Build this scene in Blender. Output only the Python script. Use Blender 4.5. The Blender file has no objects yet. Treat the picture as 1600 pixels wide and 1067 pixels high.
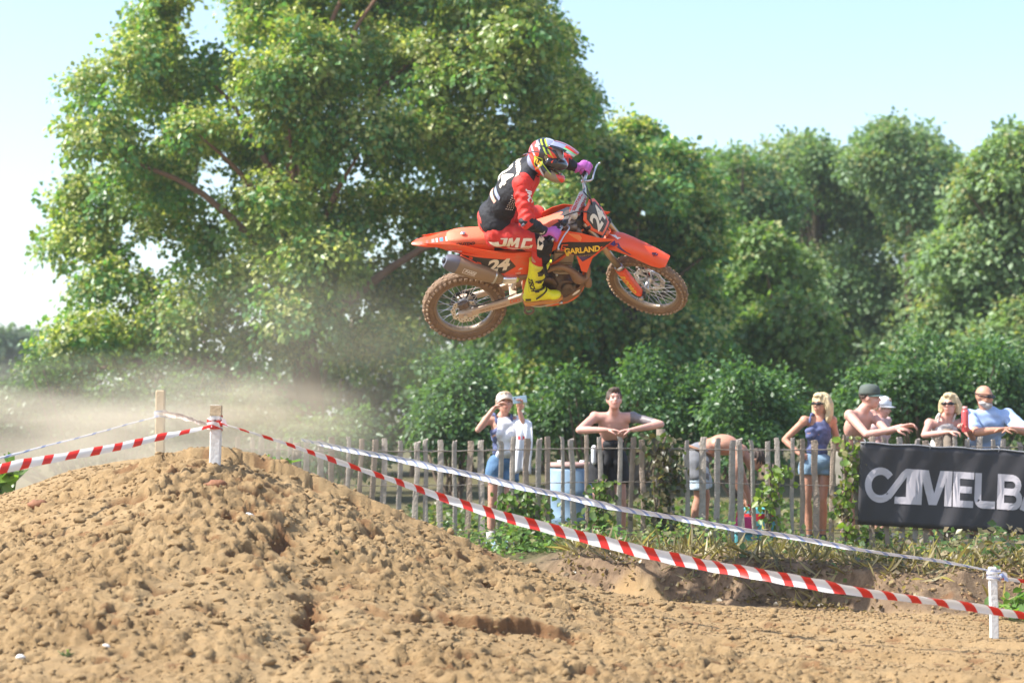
import bpy, bmesh, math, random
import numpy as np
from mathutils import Vector, Matrix, geometry
from mathutils.bvhtree import BVHTree

random.seed(7)
np.random.seed(7)
PI = math.pi
scene = bpy.context.scene
COL = scene.collection

# ------------------------------------------------------------------ camera
CAM_Z = 1.55
cam_d = bpy.data.cameras.new('camera')
cam = bpy.data.objects.new('camera', cam_d)
COL.objects.link(cam)
cam_d.lens = 70.0
cam_d.sensor_width = 36.0
cam_d.clip_start = 0.1
cam_d.clip_end = 2000.0
PITCH = math.radians(1.97)
cam.location = (0, 0, CAM_Z)
cam.rotation_euler = (PI / 2 + PITCH, 0, 0)
cam_d.dof.use_dof = True
cam_d.dof.focus_distance = 16.0
cam_d.dof.aperture_fstop = 1.9
scene.camera = cam

# ------------------------------------------------------------------ sky and sun
SUN_EL = math.radians(49)
SUN_AZ = math.radians(-98)          # clockwise from +Y: the sun stands to the left, a little to the camera's side
SUN_DIR = Vector((math.sin(SUN_AZ) * math.cos(SUN_EL), math.cos(SUN_AZ) * math.cos(SUN_EL), math.sin(SUN_EL)))
world = bpy.data.worlds.new('World')
scene.world = world
world.use_nodes = True
wn = world.node_tree
wn.nodes.clear()
sky = wn.nodes.new('ShaderNodeTexSky')
sky.sky_type = 'NISHITA'
sky.sun_disc = False
sky.sun_elevation = SUN_EL
sky.sun_rotation = SUN_AZ % (2 * PI)
sky.air_density = 1.0
sky.dust_density = 1.2
sky.ozone_density = 1.6
bg = wn.nodes.new('ShaderNodeBackground')
bg.inputs['Strength'].default_value = 0.135
wo = wn.nodes.new('ShaderNodeOutputWorld')
wn.links.new(sky.outputs[0], bg.inputs['Color'])
wn.links.new(bg.outputs[0], wo.inputs['Surface'])
sun_d = bpy.data.lights.new('sun', 'SUN')
sun_d.energy = 4.3
sun_d.angle = math.radians(0.53)
sun_d.color = (1.0, 0.97, 0.92)
sun = bpy.data.objects.new('sun', sun_d)
sun.rotation_euler = SUN_DIR.to_track_quat('Z', 'Y').to_euler()
COL.objects.link(sun)
scene.view_settings.view_transform = 'Standard'
scene.view_settings.look = 'None'
scene.view_settings.exposure = 1.12
scene.view_settings.gamma = 1.0
scene.view_settings.use_curve_mapping = False
scene.render.engine = 'CYCLES'
scene.cycles.max_bounces = 7
scene.cycles.transparent_max_bounces = 6
scene.cycles.volume_bounces = 1
scene.cycles.use_denoising = True

# ------------------------------------------------------------------ measuring helpers (focal length in photo pixels; horizon row)
FPX, HOR = 3111.0, 640.0


def at(px, py, Y):
    """World point at distance Y whose direction is that of a spot measured in the photograph."""
    return Vector(((px - 800) / FPX * Y, Y, CAM_Z + (HOR - py) / FPX * Y))


# ------------------------------------------------------------------ mesh helpers
def tag(o, label=None, cat=None, group=None, kind=None):
    if label: o['label'] = label
    if cat: o['category'] = cat
    if group: o['group'] = group
    if kind: o['kind'] = kind
    return o


def empty(name, label=None, cat=None, group=None, mat=None):
    o = bpy.data.objects.new(name, None)
    o.empty_display_size = 0.1
    COL.objects.link(o)
    if mat is not None: o.matrix_world = mat
    return tag(o, label, cat, group)


def link(name, me, m=None, parent=None, smooth=False):
    if m is not None and not me.materials:
        for k in (m if isinstance(m, (list, tuple)) else [m]): me.materials.append(k)
    if smooth: me.shade_smooth()
    o = bpy.data.objects.new(name, me)
    COL.objects.link(o)
    if parent is not None: o.parent = parent
    return o


class Acc:
    """Collects shapes into one mesh."""
    def __init__(s):
        s.v, s.f, s.mi = [], [], []
        s.n = 0

    def add(s, V, F, mi=0):
        V = [tuple(p) for p in V]
        s.v += V
        s.f += [tuple(i + s.n for i in f) for f in F]
        s.mi += [mi] * len(F)
        s.n += len(V)
        return s

    def mesh(s, name='mesh'):
        me = bpy.data.meshes.new(name)
        me.from_pydata(s.v, [], s.f)
        me.polygons.foreach_set('material_index', s.mi)
        me.update()
        return me

    def build(s, name, m, parent=None, smooth=False, bevel=0):
        o = link(name, s.mesh(name), m, parent, smooth)
        if bevel:
            b = o.modifiers.new('bevel', 'BEVEL'); b.width = bevel; b.segments = 2; b.limit_method = 'ANGLE'
        return o

    # shapes ------------------------------------------------------
    def box(s, c, size, R=None, mi=0, taper=1.0):
        c = Vector(c); hx, hy, hz = [k / 2 for k in size]
        V = []
        for z in (-hz, hz):
            t = taper if z > 0 else 1
            for x, y in ((-hx * t, -hy * t), (hx * t, -hy * t), (hx * t, hy * t), (-hx * t, hy * t)):
                p = Vector((x, y, z))
                V.append(c + (R @ p if R is not None else p))
        return s.add(V, [(3, 2, 1, 0), (4, 5, 6, 7), (0, 1, 5, 4), (1, 2, 6, 5), (2, 3, 7, 6), (3, 0, 4, 7)], mi)

    def loft(s, rings, closed=False, caps=True, mi=0):
        n = len(rings[0]); V = [p for r in rings for p in r]; F = []
        m = len(rings)
        for i in range(m if closed else m - 1):
            a, b = i * n, ((i + 1) % m) * n
            for j in range(n):
                k = (j + 1) % n
                F.append((a + j, a + k, b + k, b + j))
        if caps and not closed:
            F.append(tuple(range(n - 1, -1, -1))); F.append(tuple((m - 1) * n + j for j in range(n)))
        return s.add(V, F, mi)

    def tube(s, pts, r, n=10, mi=0, closed=False, flat=1.0, up=None):
        pts = [Vector(p) for p in pts]
        m = len(pts)
        rr = [r] * m if isinstance(r, (int, float)) else list(r)
        rings = []; prev = None
        for i in range(m):
            if closed: t = (pts[(i + 1) % m] - pts[i - 1]).normalized()
            else: t = (pts[min(i + 1, m - 1)] - pts[max(i - 1, 0)]).normalized()
            if prev is None:
                ref = Vector(up) if up is not None else (Vector((0, 0, 1)) if abs(t.z) < .9 else Vector((1, 0, 0)))
                u = (ref - t * ref.dot(t)).normalized()
            else:
                u = (prev - t * prev.dot(t)).normalized()
            prev = u
            w = t.cross(u)
            rings.append([pts[i] + (u * math.cos(a) * flat + w * math.sin(a)) * rr[i] for a in [2 * PI * k / n for k in range(n)]])
        return s.loft(rings, closed=closed, mi=mi)

    def ell(s, c, r, R=None, nu=14, nv=9, mi=0):
        c = Vector(c); V = []; F = []
        for i in range(nv + 1):
            th = PI * i / nv
            for j in range(nu):
                ph = 2 * PI * j / nu
                p = Vector((r[0] * math.sin(th) * math.cos(ph), r[1] * math.sin(th) * math.sin(ph), r[2] * math.cos(th)))
                V.append(c + (R @ p if R is not None else p))
        for i in range(nv):
            for j in range(nu):
                k = (j + 1) % nu
                F.append((i * nu + j, (i + 1) * nu + j, (i + 1) * nu + k, i * nu + k))
        return s.add(V, F, mi)

    def cap(s, p0, r0, p1, r1, n=12, flat=1.0, up=None, mi=0):
        """Tapered limb with round ends."""
        p0 = Vector(p0); p1 = Vector(p1); d = (p1 - p0); L = d.length; d = d / max(L, 1e-6)
        P = []; R = []
        for a in (90, 65, 40, 15):
            a = math.radians(a); P.append(p0 - d * r0 * math.sin(a)); R.append(max(r0 * math.cos(a), 1e-4))
        P += [p0 + d * L * .5]; R += [(r0 + r1) / 2]
        for a in (15, 40, 65, 90):
            a = math.radians(a); P.append(p1 + d * r1 * math.sin(a)); R.append(max(r1 * math.cos(a), 1e-4))
        return s.tube(P, R, n, mi=mi, flat=flat, up=up)

    def lathe(s, prof, c=(0, 0, 0), n=32, R=None, closed=True, mi=0):
        """Profile of (radius, offset) about the y axis."""
        c = Vector(c); rings = []
        for k in range(n):
            a = 2 * PI * k / n
            ring = []
            for r, y in prof:
                p = Vector((r * math.cos(a), y, r * math.sin(a)))
                ring.append(c + (R @ p if R is not None else p))
            rings.append(ring)
        m = len(prof); V = [p for r in rings for p in r]; F = []
        for i in range(n):
            a, b = i * m, ((i + 1) % n) * m
            for j in range(m if closed else m - 1):
                k = (j + 1) % m
                F.append((a + j, b + j, b + k, a + k))
        return s.add(V, F, mi)

    def cyl(s, p0, p1, r, n=20, r1=None, mi=0):
        return s.tube([p0, p1], [r, r if r1 is None else r1], n, mi=mi)


def smooth_path(pts, k=6):
    """Catmull-Rom through the points."""
    P = [Vector(p) for p in pts]; out = []
    for i in range(len(P) - 1):
        a = P[max(i - 1, 0)]; b = P[i]; c = P[i + 1]; d = P[min(i + 2, len(P) - 1)]
        for j in range(k):
            t = j / k
            out.append(0.5 * ((2 * b) + (c - a) * t + (2 * a - 5 * b + 4 * c - d) * t * t + (3 * b - a - 3 * c + d) * t ** 3))
    out.append(P[-1])
    return out


def remeshed(acc, voxel=0.012, smooth=4, fn=None):
    """Fuse the collected shapes into one continuous skin."""
    me = acc.mesh('tmp')
    o = bpy.data.objects.new('tmp', me); COL.objects.link(o)
    r = o.modifiers.new('r', 'REMESH'); r.mode = 'VOXEL'; r.voxel_size = voxel
    if smooth:
        sm = o.modifiers.new('s', 'SMOOTH'); sm.factor = 0.5; sm.iterations = smooth
    dg = bpy.context.evaluated_depsgraph_get()
    me2 = bpy.data.meshes.new_from_object(o.evaluated_get(dg))
    bpy.data.objects.remove(o); bpy.data.meshes.remove(me)
    if fn:
        for v in me2.vertices: v.co = fn(v.co.copy())
    me2.shade_smooth()
    return me2


def paint(me, fn):
    """Material slot of each face from its centre."""
    me.polygons.foreach_set('material_index', [fn(p.center, p.normal) for p in me.polygons])


def join_mesh(me, acc, mi=0):
    """Append collected shapes (fingers and the like) to a mesh."""
    bm = bmesh.new(); bm.from_mesh(me)
    t = acc.mesh('t')
    for p in t.polygons: p.material_index += mi
    bm.from_mesh(t); bm.to_mesh(me); bm.free(); bpy.data.meshes.remove(t)
    me.shade_smooth()
    return me


def cdt_fill(outline, step):
    """Triangulated interior of a 2-D outline with a grid of inner points."""
    ov = [Vector(p) for p in outline]
    dense = []
    for i in range(len(ov)):
        a, b = ov[i], ov[(i + 1) % len(ov)]
        k = max(1, int((b - a).length / step))
        dense += [a + (b - a) * j / k for j in range(k)]
    n = len(dense)
    xs = [p.x for p in dense]; ys = [p.y for p in dense]
    inner = []
    x = min(xs) + step * .5
    while x < max(xs):
        y = min(ys) + step * .5
        while y < max(ys):
            p = Vector((x, y))
            c = False; j = n - 1; dm = 9
            for i in range(n):
                a, b = dense[i], dense[j]
                if (a.y > p.y) != (b.y > p.y) and p.x < (b.x - a.x) * (p.y - a.y) / (b.y - a.y) + a.x: c = not c
                dm = min(dm, (a - p).length); j = i
            if c and dm > step * .45: inner.append(p)
            y += step
        x += step
    r = geometry.delaunay_2d_cdt(dense + inner, [(i, (i + 1) % n) for i in range(n)], [], 1, 1e-6)
    return r[0], r[2], n


def panel(name, outline, yf, th, m, parent, step=0.02, edge=0.006, place=None, smooth=True):
    """A moulded plate: outline in (x, z), outer surface y = yf(x, z), rounded at its edge, thickness th inward (sign of yf)."""
    V2, F2, n = cdt_fill(outline, step)
    ol = [Vector(p) for p in outline]

    def dist(p):
        d = 9
        for i in range(len(ol)):
            a, b = ol[i], ol[(i + 1) % len(ol)]
            ab = b - a; t = max(0, min(1, (p - a).dot(ab) / max(ab.length_squared, 1e-9)))
            d = min(d, (a + ab * t - p).length)
        return d
    sgn = -1 if yf(ol[0].x, ol[0].y) <= 0 else 1
    out, inn = [], []
    for p in V2:
        y = yf(p.x, p.y)
        e = max(0, 1 - dist(p) / (step * .6))
        out.append((p.x, y - sgn * edge * e * e, p.y)); inn.append((p.x, y - sgn * th, p.y))
    N = len(V2); F = []
    area = 0
    cnt = {}
    for f in F2:
        F.append(tuple(f)); F.append(tuple(i + N for i in reversed(f)))
        for i in range(len(f)):
            e = (f[i], f[(i + 1) % len(f)]); cnt[e] = 1
    for (a, b) in list(cnt):
        if (b, a) not in cnt: F.append((b, a, a + N, b + N))
    A = Acc(); A.add([place @ Vector(p) if place else p for p in out + inn], F)
    o = A.build(name, m, parent, smooth)
    bm = bmesh.new(); bm.from_mesh(o.data); bmesh.ops.recalc_face_normals(bm, faces=bm.faces); bm.to_mesh(o.data); bm.free()
    if smooth:
        o.data.shade_smooth()
        o.data.set_sharp_from_angle(angle=math.radians(40))
    return o


def text_verts(txt, size=1.0, bold=0.0, shear=0.0, squeeze=1.0, space=1.0):
    cu = bpy.data.curves.new('txt', 'FONT'); cu.body = txt; cu.size = size; cu.offset = bold; cu.shear = shear
    cu.align_x = 'CENTER'; cu.align_y = 'CENTER'; cu.resolution_u = 3; cu.space_character = space
    o = bpy.data.objects.new('txt', cu); COL.objects.link(o)
    dg = bpy.context.evaluated_depsgraph_get()
    me = bpy.data.meshes.new_from_object(o.evaluated_get(dg))
    V = [(v.co.x * squeeze, v.co.y) for v in me.vertices]; F = [tuple(p.vertices) for p in me.polygons]
    bpy.data.objects.remove(o); bpy.data.curves.remove(cu); bpy.data.meshes.remove(me)
    return V, F


def poly_verts(polys):
    V, F = [], []
    for p in polys:
        t = geometry.tessellate_polygon([[Vector((a, b, 0)) for a, b in p]])
        F += [tuple(i + len(V) for i in f) for f in t]; V += list(p)
    return V, F


def decal(name, VF, o, u, v, targets, m, parent, off=0.0025, thick=0.0, maxlen=0.03):
    """Flat print laid on a surface: 2-D shapes placed with origin o and axes u, v (all in the parent's space) and pressed onto the targets."""
    V, F = VF; o = Vector(o); u = Vector(u).normalized(); v = Vector(v).normalized(); n = u.cross(v).normalized()
    bm = bmesh.new()
    bv = [bm.verts.new((a, b, 0)) for a, b in V]
    for f in F:
        try: bm.faces.new([bv[i] for i in f])
        except ValueError: pass
    for _ in range(4):
        es = [e for e in bm.edges if e.calc_length() > maxlen]
        if not es: break
        bmesh.ops.subdivide_edges(bm, edges=es, cuts=1)
    bmesh.ops.triangulate(bm, faces=bm.faces)
    trees = []
    for t in targets:
        b2 = bmesh.new(); b2.from_mesh(t.data); trees.append(BVHTree.FromBMesh(b2)); b2.free()
    for w in bm.verts:
        p = o + u * w.co.x + v * w.co.y
        best = None
        for tr in trees:
            h = tr.ray_cast(p + n * .3, -n, .6)
            if h[0] is not None and (best is None or (h[0] - p).dot(n) > (best - p).dot(n)): best = h[0]
        w.co = (best if best is not None else p) + n * off
    for f in bm.faces:
        if f.normal.dot(n) < 0: f.normal_flip()
    me = bpy.data.meshes.new(name); bm.to_mesh(me); bm.free()
    return link(name, me, m, parent)


# ------------------------------------------------------------------ materials
MATS = {}


def mat(name, col, rough=.6, metal=0.0, var=.12, vs=6.0, dirt=0.0, dirtcol=(.42, .29, .17), ds=5.0, bump=0.0, bs=60.0, coat=0.0, spec=.5, sheen=0.0, second=None, s2=3.0, sub=0.0):
    if name in MATS: return MATS[name]
    m = bpy.data.materials.new(name); m.use_nodes = True
    nt = m.node_tree; N = nt.nodes; L = nt.links
    b = N['Principled BSDF']
    b.inputs['Roughness'].default_value = rough; b.inputs['Metallic'].default_value = metal
    b.inputs['Specular IOR Level'].default_value = spec
    if coat: b.inputs['Coat Weight'].default_value = coat; b.inputs['Coat Roughness'].default_value = .15
    if sheen: b.inputs['Sheen Weight'].default_value = sheen
    if sub:
        b.inputs['Subsurface Weight'].default_value = sub; b.inputs['Subsurface Radius'].default_value = (.02, .008, .004); b.inputs['Subsurface Scale'].default_value = 1.0
    tc = N.new('ShaderNodeTexCoord')
    nz = N.new('ShaderNodeTexNoise'); nz.inputs['Scale'].default_value = vs; nz.inputs['Detail'].default_value = 5
    L.new(tc.outputs['Object'], nz.inputs['Vector'])
    mx = N.new('ShaderNodeMix'); mx.data_type = 'RGBA'
    mx.inputs['A'].default_value = tuple(max(0, c * (1 - var)) for c in col) + (1,)
    mx.inputs['B'].default_value = tuple(min(1, c * (1 + var)) for c in (second or col)) + (1,)
    L.new(nz.outputs['Fac'], mx.inputs['Factor'])
    last = mx.outputs['Result']
    if dirt > 0:
        n2 = N.new('ShaderNodeTexNoise'); n2.inputs['Scale'].default_value = ds; n2.inputs['Detail'].default_value = 7; n2.inputs['Roughness'].default_value = .65
        L.new(tc.outputs['Object'], n2.inputs['Vector'])
        rp = N.new('ShaderNodeMapRange'); rp.inputs['From Min'].default_value = .65 - dirt * .5; rp.inputs['From Max'].default_value = .85 - dirt * .25
        rp.inputs['To Max'].default_value = min(1, .45 + dirt * .5)
        L.new(n2.outputs['Fac'], rp.inputs['Value'])
        m2 = N.new('ShaderNodeMix'); m2.data_type = 'RGBA'; m2.inputs['B'].default_value = tuple(dirtcol) + (1,)
        L.new(rp.outputs[0], m2.inputs['Factor']); L.new(last, m2.inputs['A']); last = m2.outputs['Result']
        rr = N.new('ShaderNodeMapRange'); rr.inputs['To Min'].default_value = rough; rr.inputs['To Max'].default_value = .9
        L.new(rp.outputs[0], rr.inputs['Value']); L.new(rr.outputs[0], b.inputs['Roughness'])
    L.new(last, b.inputs['Base Color'])
    if bump > 0:
        n3 = N.new('ShaderNodeTexNoise'); n3.inputs['Scale'].default_value = bs; n3.inputs['Detail'].default_value = 4
        L.new(tc.outputs['Object'], n3.inputs['Vector'])
        bp = N.new('ShaderNodeBump'); bp.inputs['Strength'].default_value = bump; bp.inputs['Distance'].default_value = .02
        L.new(n3.outputs['Fac'], bp.inputs['Height']); L.new(bp.outputs[0], b.inputs['Normal'])
    MATS[name] = m
    return m


def leaf_mat(name, rough=.42, transl=.35, tint=(1, 1, 1), tcol=(1.15, 1.2, .50)):
    """Leaf blades: colour per leaf from the mesh, light passing through."""
    m = bpy.data.materials.new(name); m.use_nodes = True
    nt = m.node_tree; N = nt.nodes; L = nt.links
    b = N['Principled BSDF']; b.inputs['Roughness'].default_value = rough; b.inputs['Specular IOR Level'].default_value = .55
    at_ = N.new('ShaderNodeAttribute'); at_.attribute_name = 'leafcol'
    mul = N.new('ShaderNodeMix'); mul.data_type = 'RGBA'; mul.blend_type = 'MULTIPLY'; mul.inputs['Factor'].default_value = 1
    mul.inputs['B'].default_value = tuple(tint) + (1,)
    L.new(at_.outputs['Color'], mul.inputs['A']); L.new(mul.outputs['Result'], b.inputs['Base Color'])
    tr = N.new('ShaderNodeBsdfTranslucent')
    m2 = N.new('ShaderNodeMix'); m2.data_type = 'RGBA'; m2.blend_type = 'MULTIPLY'; m2.inputs['Factor'].default_value = 1
    m2.inputs['B'].default_value = tuple(tcol) + (1,)
    L.new(mul.outputs['Result'], m2.inputs['A']); L.new(m2.outputs['Result'], tr.inputs['Color'])
    ms = N.new('ShaderNodeMixShader'); ms.inputs['Fac'].default_value = transl
    L.new(b.outputs[0], ms.inputs[1]); L.new(tr.outputs[0], ms.inputs[2])
    L.new(ms.outputs[0], N['Material Output'].inputs['Surface'])
    return m
# ------------------------------------------------------------------ numpy noise
_rng = np.random.RandomState(11)
_T = _rng.rand(256, 256)
_TX = _rng.rand(256, 256); _TY = _rng.rand(256, 256)


def vnoise(x, y):
    xi = np.floor(x).astype(int); yi = np.floor(y).astype(int)
    fx = x - xi; fy = y - yi
    fx = fx * fx * (3 - 2 * fx); fy = fy * fy * (3 - 2 * fy)
    a = _T[xi & 255, yi & 255]; b = _T[(xi + 1) & 255, yi & 255]; c = _T[xi & 255, (yi + 1) & 255]; d = _T[(xi + 1) & 255, (yi + 1) & 255]
    return (a * (1 - fx) + b * fx) * (1 - fy) + (c * (1 - fx) + d * fx) * fy


def fbm(x, y, oct=4, g=.5):
    s = 0; a = 1; t = 0
    for i in range(oct):
        s = s + a * vnoise(x * 2 ** i + 17.3 * i, y * 2 ** i + 9.1 * i); t += a; a *= g
    return s / t


def worley(x, y):
    xi = np.floor(x).astype(int); yi = np.floor(y).astype(int)
    best = np.full(x.shape, 9.0); idv = np.zeros(x.shape); tl = np.zeros(x.shape)
    for dx in (-1, 0, 1):
        for dy in (-1, 0, 1):
            cx = (xi + dx) & 255; cy = (yi + dy) & 255
            px = xi + dx + _TX[cx, cy]; py = yi + dy + _TY[cx, cy]
            d = (px - x) ** 2 + (py - y) ** 2
            m = d < best
            best = np.where(m, d, best); idv = np.where(m, _T[cx, cy], idv)
            tl = np.where(m, (px - x) * (_TX[cy, cx] - .5) * 2 + (py - y) * (_TY[cy, cx] - .5) * 2, tl)
    return np.sqrt(best), idv, tl


def sst(a, b, x):
    t = np.clip((x - a) / (b - a), 0, 1)
    return t * t * (3 - 2 * t)


# crest of the jump seen from the side: height over x
_CX = np.array([-9, -6.2, -4.9, -3.68, -3.29, -2.9, -2.53, -2.3, -2.1, -1.84, -1.6, -1.29, -.92, -.46, -.14, .14, .69, 1.38, 2.4, 4, 9])
_CZ = np.array([0, .02, .36, .78, .94, 1.09, 1.205, 1.25, 1.26, 1.21, 1.13, 1.01, .85, .653, .516, .424, .24, .12, .05, .03, .0])
# foot of the low earth bank in front of the fence: y over x
_BX = np.array([-3, .3, 1.1, 1.9, 2.9, 3.6, 6, 12])
_BY = np.array([17.6, 17.2, 16.3, 15.7, 15.0, 14.7, 14.6, 14.6])


def macro(x, y):
    c = np.interp(x, _CX, _CZ)
    wob = (fbm(x * .8 + 40, y * .8, 3) - .5)
    yc = 14.3 + .25 * (vnoise(x * .6 + 9, x * 0 + 3) - .5)
    yn = 10.1 + 0 * x
    t = np.clip((y - yn) / (yc - yn), 0, 1)
    prof = t ** 1.12
    prof = prof - .05 * np.exp(-((t - 1) / .12) ** 2)
    near = c * prof
    # behind the crest: the ramp of the track on the left, a drop on the right
    ramp = c + .22 * sst(-2.55, -3.6, x) * sst(14.3, 15.8, y)
    far_ramp = ramp * (1 - sst(19.0, 20.6, y))
    drop = c * (1 - sst(14.35, 15.6, y))
    k = sst(-2.75, -1.85, x + .165 * np.clip(y - 14.4, 0, 9) - .35 * sst(14.6, 14.2, y))
    back = far_ramp * (1 - k) + drop * k
    z = np.where(y < yc, near, np.minimum(back, 9))
    # bank at the fence side
    by = np.interp(x, _BX, _BY) + .5 * (fbm(x * 1.3, y * 0 + 5, 3) - .5) * 2
    bank = .30 * sst(0, .38, y - by) * (1 - .55 * sst(.9, 2.8, y - by))
    bank = bank + (.16 * (fbm(x * 3.2 + 7, y * 3.2, 4) - .5) + .08 * (fbm(x * 11 + 7, y * 11, 3) - .5)) * sst(-.05, .12, y - by) * (1 - sst(1.0, 2.0, y - by))
    bank = bank * sst(-.3, .7, x)
    z = z + bank + .10 * sst(17, 20, y) * (1 - sst(-.3, .7, x)) * sst(-2, -1, x)
    z = z + wob * .16 * np.exp(-((y - 12.8) / 2.2) ** 2) * np.clip(c + .15, 0, 1) * (y < yc)
    return z


GOUGES = ((-1.20, 11.95, .05, .22, .13), (-1.15, 11.45, .035, .16, .06), (-1.50, 13.0, .05, .20, .10), (-1.76, 13.62, .20, .05, .08), (-1.58, 13.85, .10, .05, .07), (-2.67, 13.49, .07, .06, .07), (-1.88, 13.1, .05, .05, .06),
          (-2.18, 12.9, .04, .04, .05), (-1.72, 13.2, .10, .06, .07), (-.55, 13.5, .05, .04, .06), (-.2, 13.2, .06, .05, .06), (.50, 12.9, .08, .05, .08), (.62, 12.6, .05, .05, .07), (-.95, 13.75, .09, .05, .06),
          (-2.4, 11.3, .12, .04, .05), (-.3, 11.2, .06, .05, .05), (1.2, 11.6, .06, .05, .05), (.2, 11.5, .05, .05, .05), (-2.9, 12.2, .05, .05, .05), (-2.1, 11.9, .05, .04, .05))


def ledge_marks(x, y):
    """The broken ledge across the bank and the gouges torn into it."""
    led = 12.17 + .06 * x + .035 * np.sin(x * 11) + .05 * np.sin(x * 4.4 + 1) + .09 * (fbm(x * 13, y * 9 + 3, 4) - .5)
    ls = sst(-1.08, -.7, x) * sst(.62, .15, x) * (.35 + .65 * sst(.3, .55, fbm(x * 4, x * 0 + 8, 3)))
    g = 0 * x
    for (gx, gy, wx, wy, dp) in GOUGES:
        xr = x - gx + .035 * np.sin(y * 19 + gx * 7) + .03 * (fbm(x * 12, y * 12, 2) - .5)
        g = g + dp * np.exp(-(np.abs(xr / wx) ** 3) - np.abs((y - gy) / wy) ** 3)
    return led, ls, g


def micro(x, y):
    """Loose clods, ruts and pits."""
    c = np.interp(x, _CX, _CZ)
    smooth_ramp = sst(14.6, 15.0, y) * (x < -1.5)
    wx = .35 * (fbm(x * 7, y * 7, 3) - .5); wy = .35 * (fbm(x * 7 + 50, y * 7, 3) - .5)
    d1, i1, t1_ = worley((x + wx * .3) * 4.6, (y + wy * .3) * 5.4)
    d2, i2, t2_ = worley((x + wx * .15) * 9 + 31, (y + wy * .15) * 10.5 + 7)
    d3, i3, t3_ = worley((x + wx * .08) * 19 + 3, (y + wy * .08) * 21 + 2)
    d4, i4, t4_ = worley(x * 38 + 13, y * 42 + 22)
    p = fbm(x * 1.1 + 5, y * 1.1, 3)
    track = sst(.5, 1.6, x + .5 * (y - 13)) * sst(10.6, 11.8, y + .3 * x - .9)        # ridden, flatter earth to the right
    channel = np.exp(-((x + 1.28 + .10 * np.sin(y * 2)) / .16) ** 2) * sst(13.9, 13.2, y)
    amt = (.10 + 1.2 * sst(.40, .58, p)) * (1 - .84 * track) * (1 - .6 * channel)
    h = (.010 * (1 - np.clip(d1, 0, 1) ** 2.4) + .013 * t1_) * (i1 > .55) * (.3 + i1)
    h = h + (.012 * (1 - np.clip(d2 * 1.05, 0, 1) ** 3) + .016 * t2_) * (i2 > .35) * (.3 + i2)
    h = h + (.018 * (1 - np.clip(d3 * 1.05, 0, 1) ** 3) + .020 * t3_) * (i3 > .25)
    h = h + (.012 * (1 - np.clip(d4 * 1.1, 0, 1) ** 2) + .010 * t4_) * (i4 > .2)
    pit = (i2 < .10) * (1 - np.clip(d2 * 1.5, 0, 1) ** 2) * .05 + (i3 < .10) * (1 - np.clip(d3 * 1.4, 0, 1) ** 2) * .028
    h = h * amt - pit * (1 - .8 * track) + (.045 * (fbm(x * 3 + 3, y * 3, 4) - .5) + .045 * (fbm(x * 14, y * 15, 4, .65) - .5)) * (1 - .55 * track)
    h = h - .045 * channel
    near = (1 - .88 * smooth_ramp) * (1 - .55 * sst(13.9, 14.35, y) * (y < 15.6))
    fade = (1 - .8 * sst(17.5, 22, y))
    h = h * near * fade
    # the broken ledge across the bank and two gouges
    led, ls, gou = ledge_marks(x, y)
    h = h + ls * .070 * (sst(led - .012, led + .016, y) * np.exp(-np.clip(y - led, 0, 9) / .40)) - ls * .035 * np.exp(-((y - led + .05) / .06) ** 2)
    h = h - gou
    # shallow wheel ruts on the flat at the right
    for k, (a, b) in enumerate(((12.2, .02), (13.4, .05), (11.6, .0))):
        yy = y - a + .35 * (x - 2) - .2 * np.sin(x * .9 + k)
        h = h - .028 * np.exp(-(yy / .10) ** 2) * sst(.4, 1.4, x) + .02 * np.exp(-((yy - .17) / .07) ** 2) * sst(.4, 1.4, x)
    return h


def height(x, y):
    x = np.asarray(x, float); y = np.asarray(y, float)
    nearf = sst(9.2, 10.2, y) * (1 - sst(6.5, 9, np.abs(x)))
    far = .35 * (fbm(x * .05 + 3, y * .05, 3) - .5) * sst(24, 40, np.hypot(x, y))
    m = macro(x, y) * (1 - sst(7.5, 9, np.abs(x)))
    return m * sst(9.0, 10.1, y) + micro(x, y) * nearf * (1 - sst(23, 27, y)) + far


def gz(x, y):
    return float(height(np.array([x]), np.array([y]))[0])


def axis_steps(parts):
    out = []
    for a, b, s in parts:
        n = max(1, int(round((b - a) / s))); out += [a + (b - a) * i / n for i in range(n)]
    return out + [parts[-1][1]]


def geo(a, b, n):
    return list(np.geomspace(a, b, n))


xs = axis_steps([(-9, -5, .10), (-5, -3.9, .04), (-3.9, 4.3, .0165), (4.3, 6, .05), (6, 9, .12)])
xs = [-v for v in geo(9.3, 450, 30)][::-1] + xs + geo(9.3, 450, 30)
ys = axis_steps([(-20, 8, 2.0), (8, 10.4, .1), (10.4, 13.2, .0155), (13.2, 15.2, .018), (15.2, 17.6, .03), (17.6, 22, .06), (22, 30, .25)])
ys = [-450, -200, -80, -40] + ys + geo(30.5, 600, 36)
GX, GY = np.meshgrid(np.array(xs), np.array(ys))
GZ = height(GX, GY)
nx, ny = len(xs), len(ys)
# sideways pushes let the clods overhang a little
gx_ = GX + .010 * (fbm(GX * 21, GY * 21, 2) - .5) * 2 * (np.abs(GX) < 5) * (GY > 10) * (GY < 18)
gy_ = GY - .32 * np.clip(GZ - macro(GX, GY), -.05, .08) * (GY > 10.2) * (GY < 18) * (np.abs(GX) < 6)
co = np.stack([gx_, gy_, GZ], -1).reshape(-1, 3).astype(np.float32)
idx = np.arange(nx * ny).reshape(ny, nx)
quads = np.stack([idx[:-1, :-1], idx[:-1, 1:], idx[1:, 1:], idx[1:, :-1]], -1).reshape(-1, 4)


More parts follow.
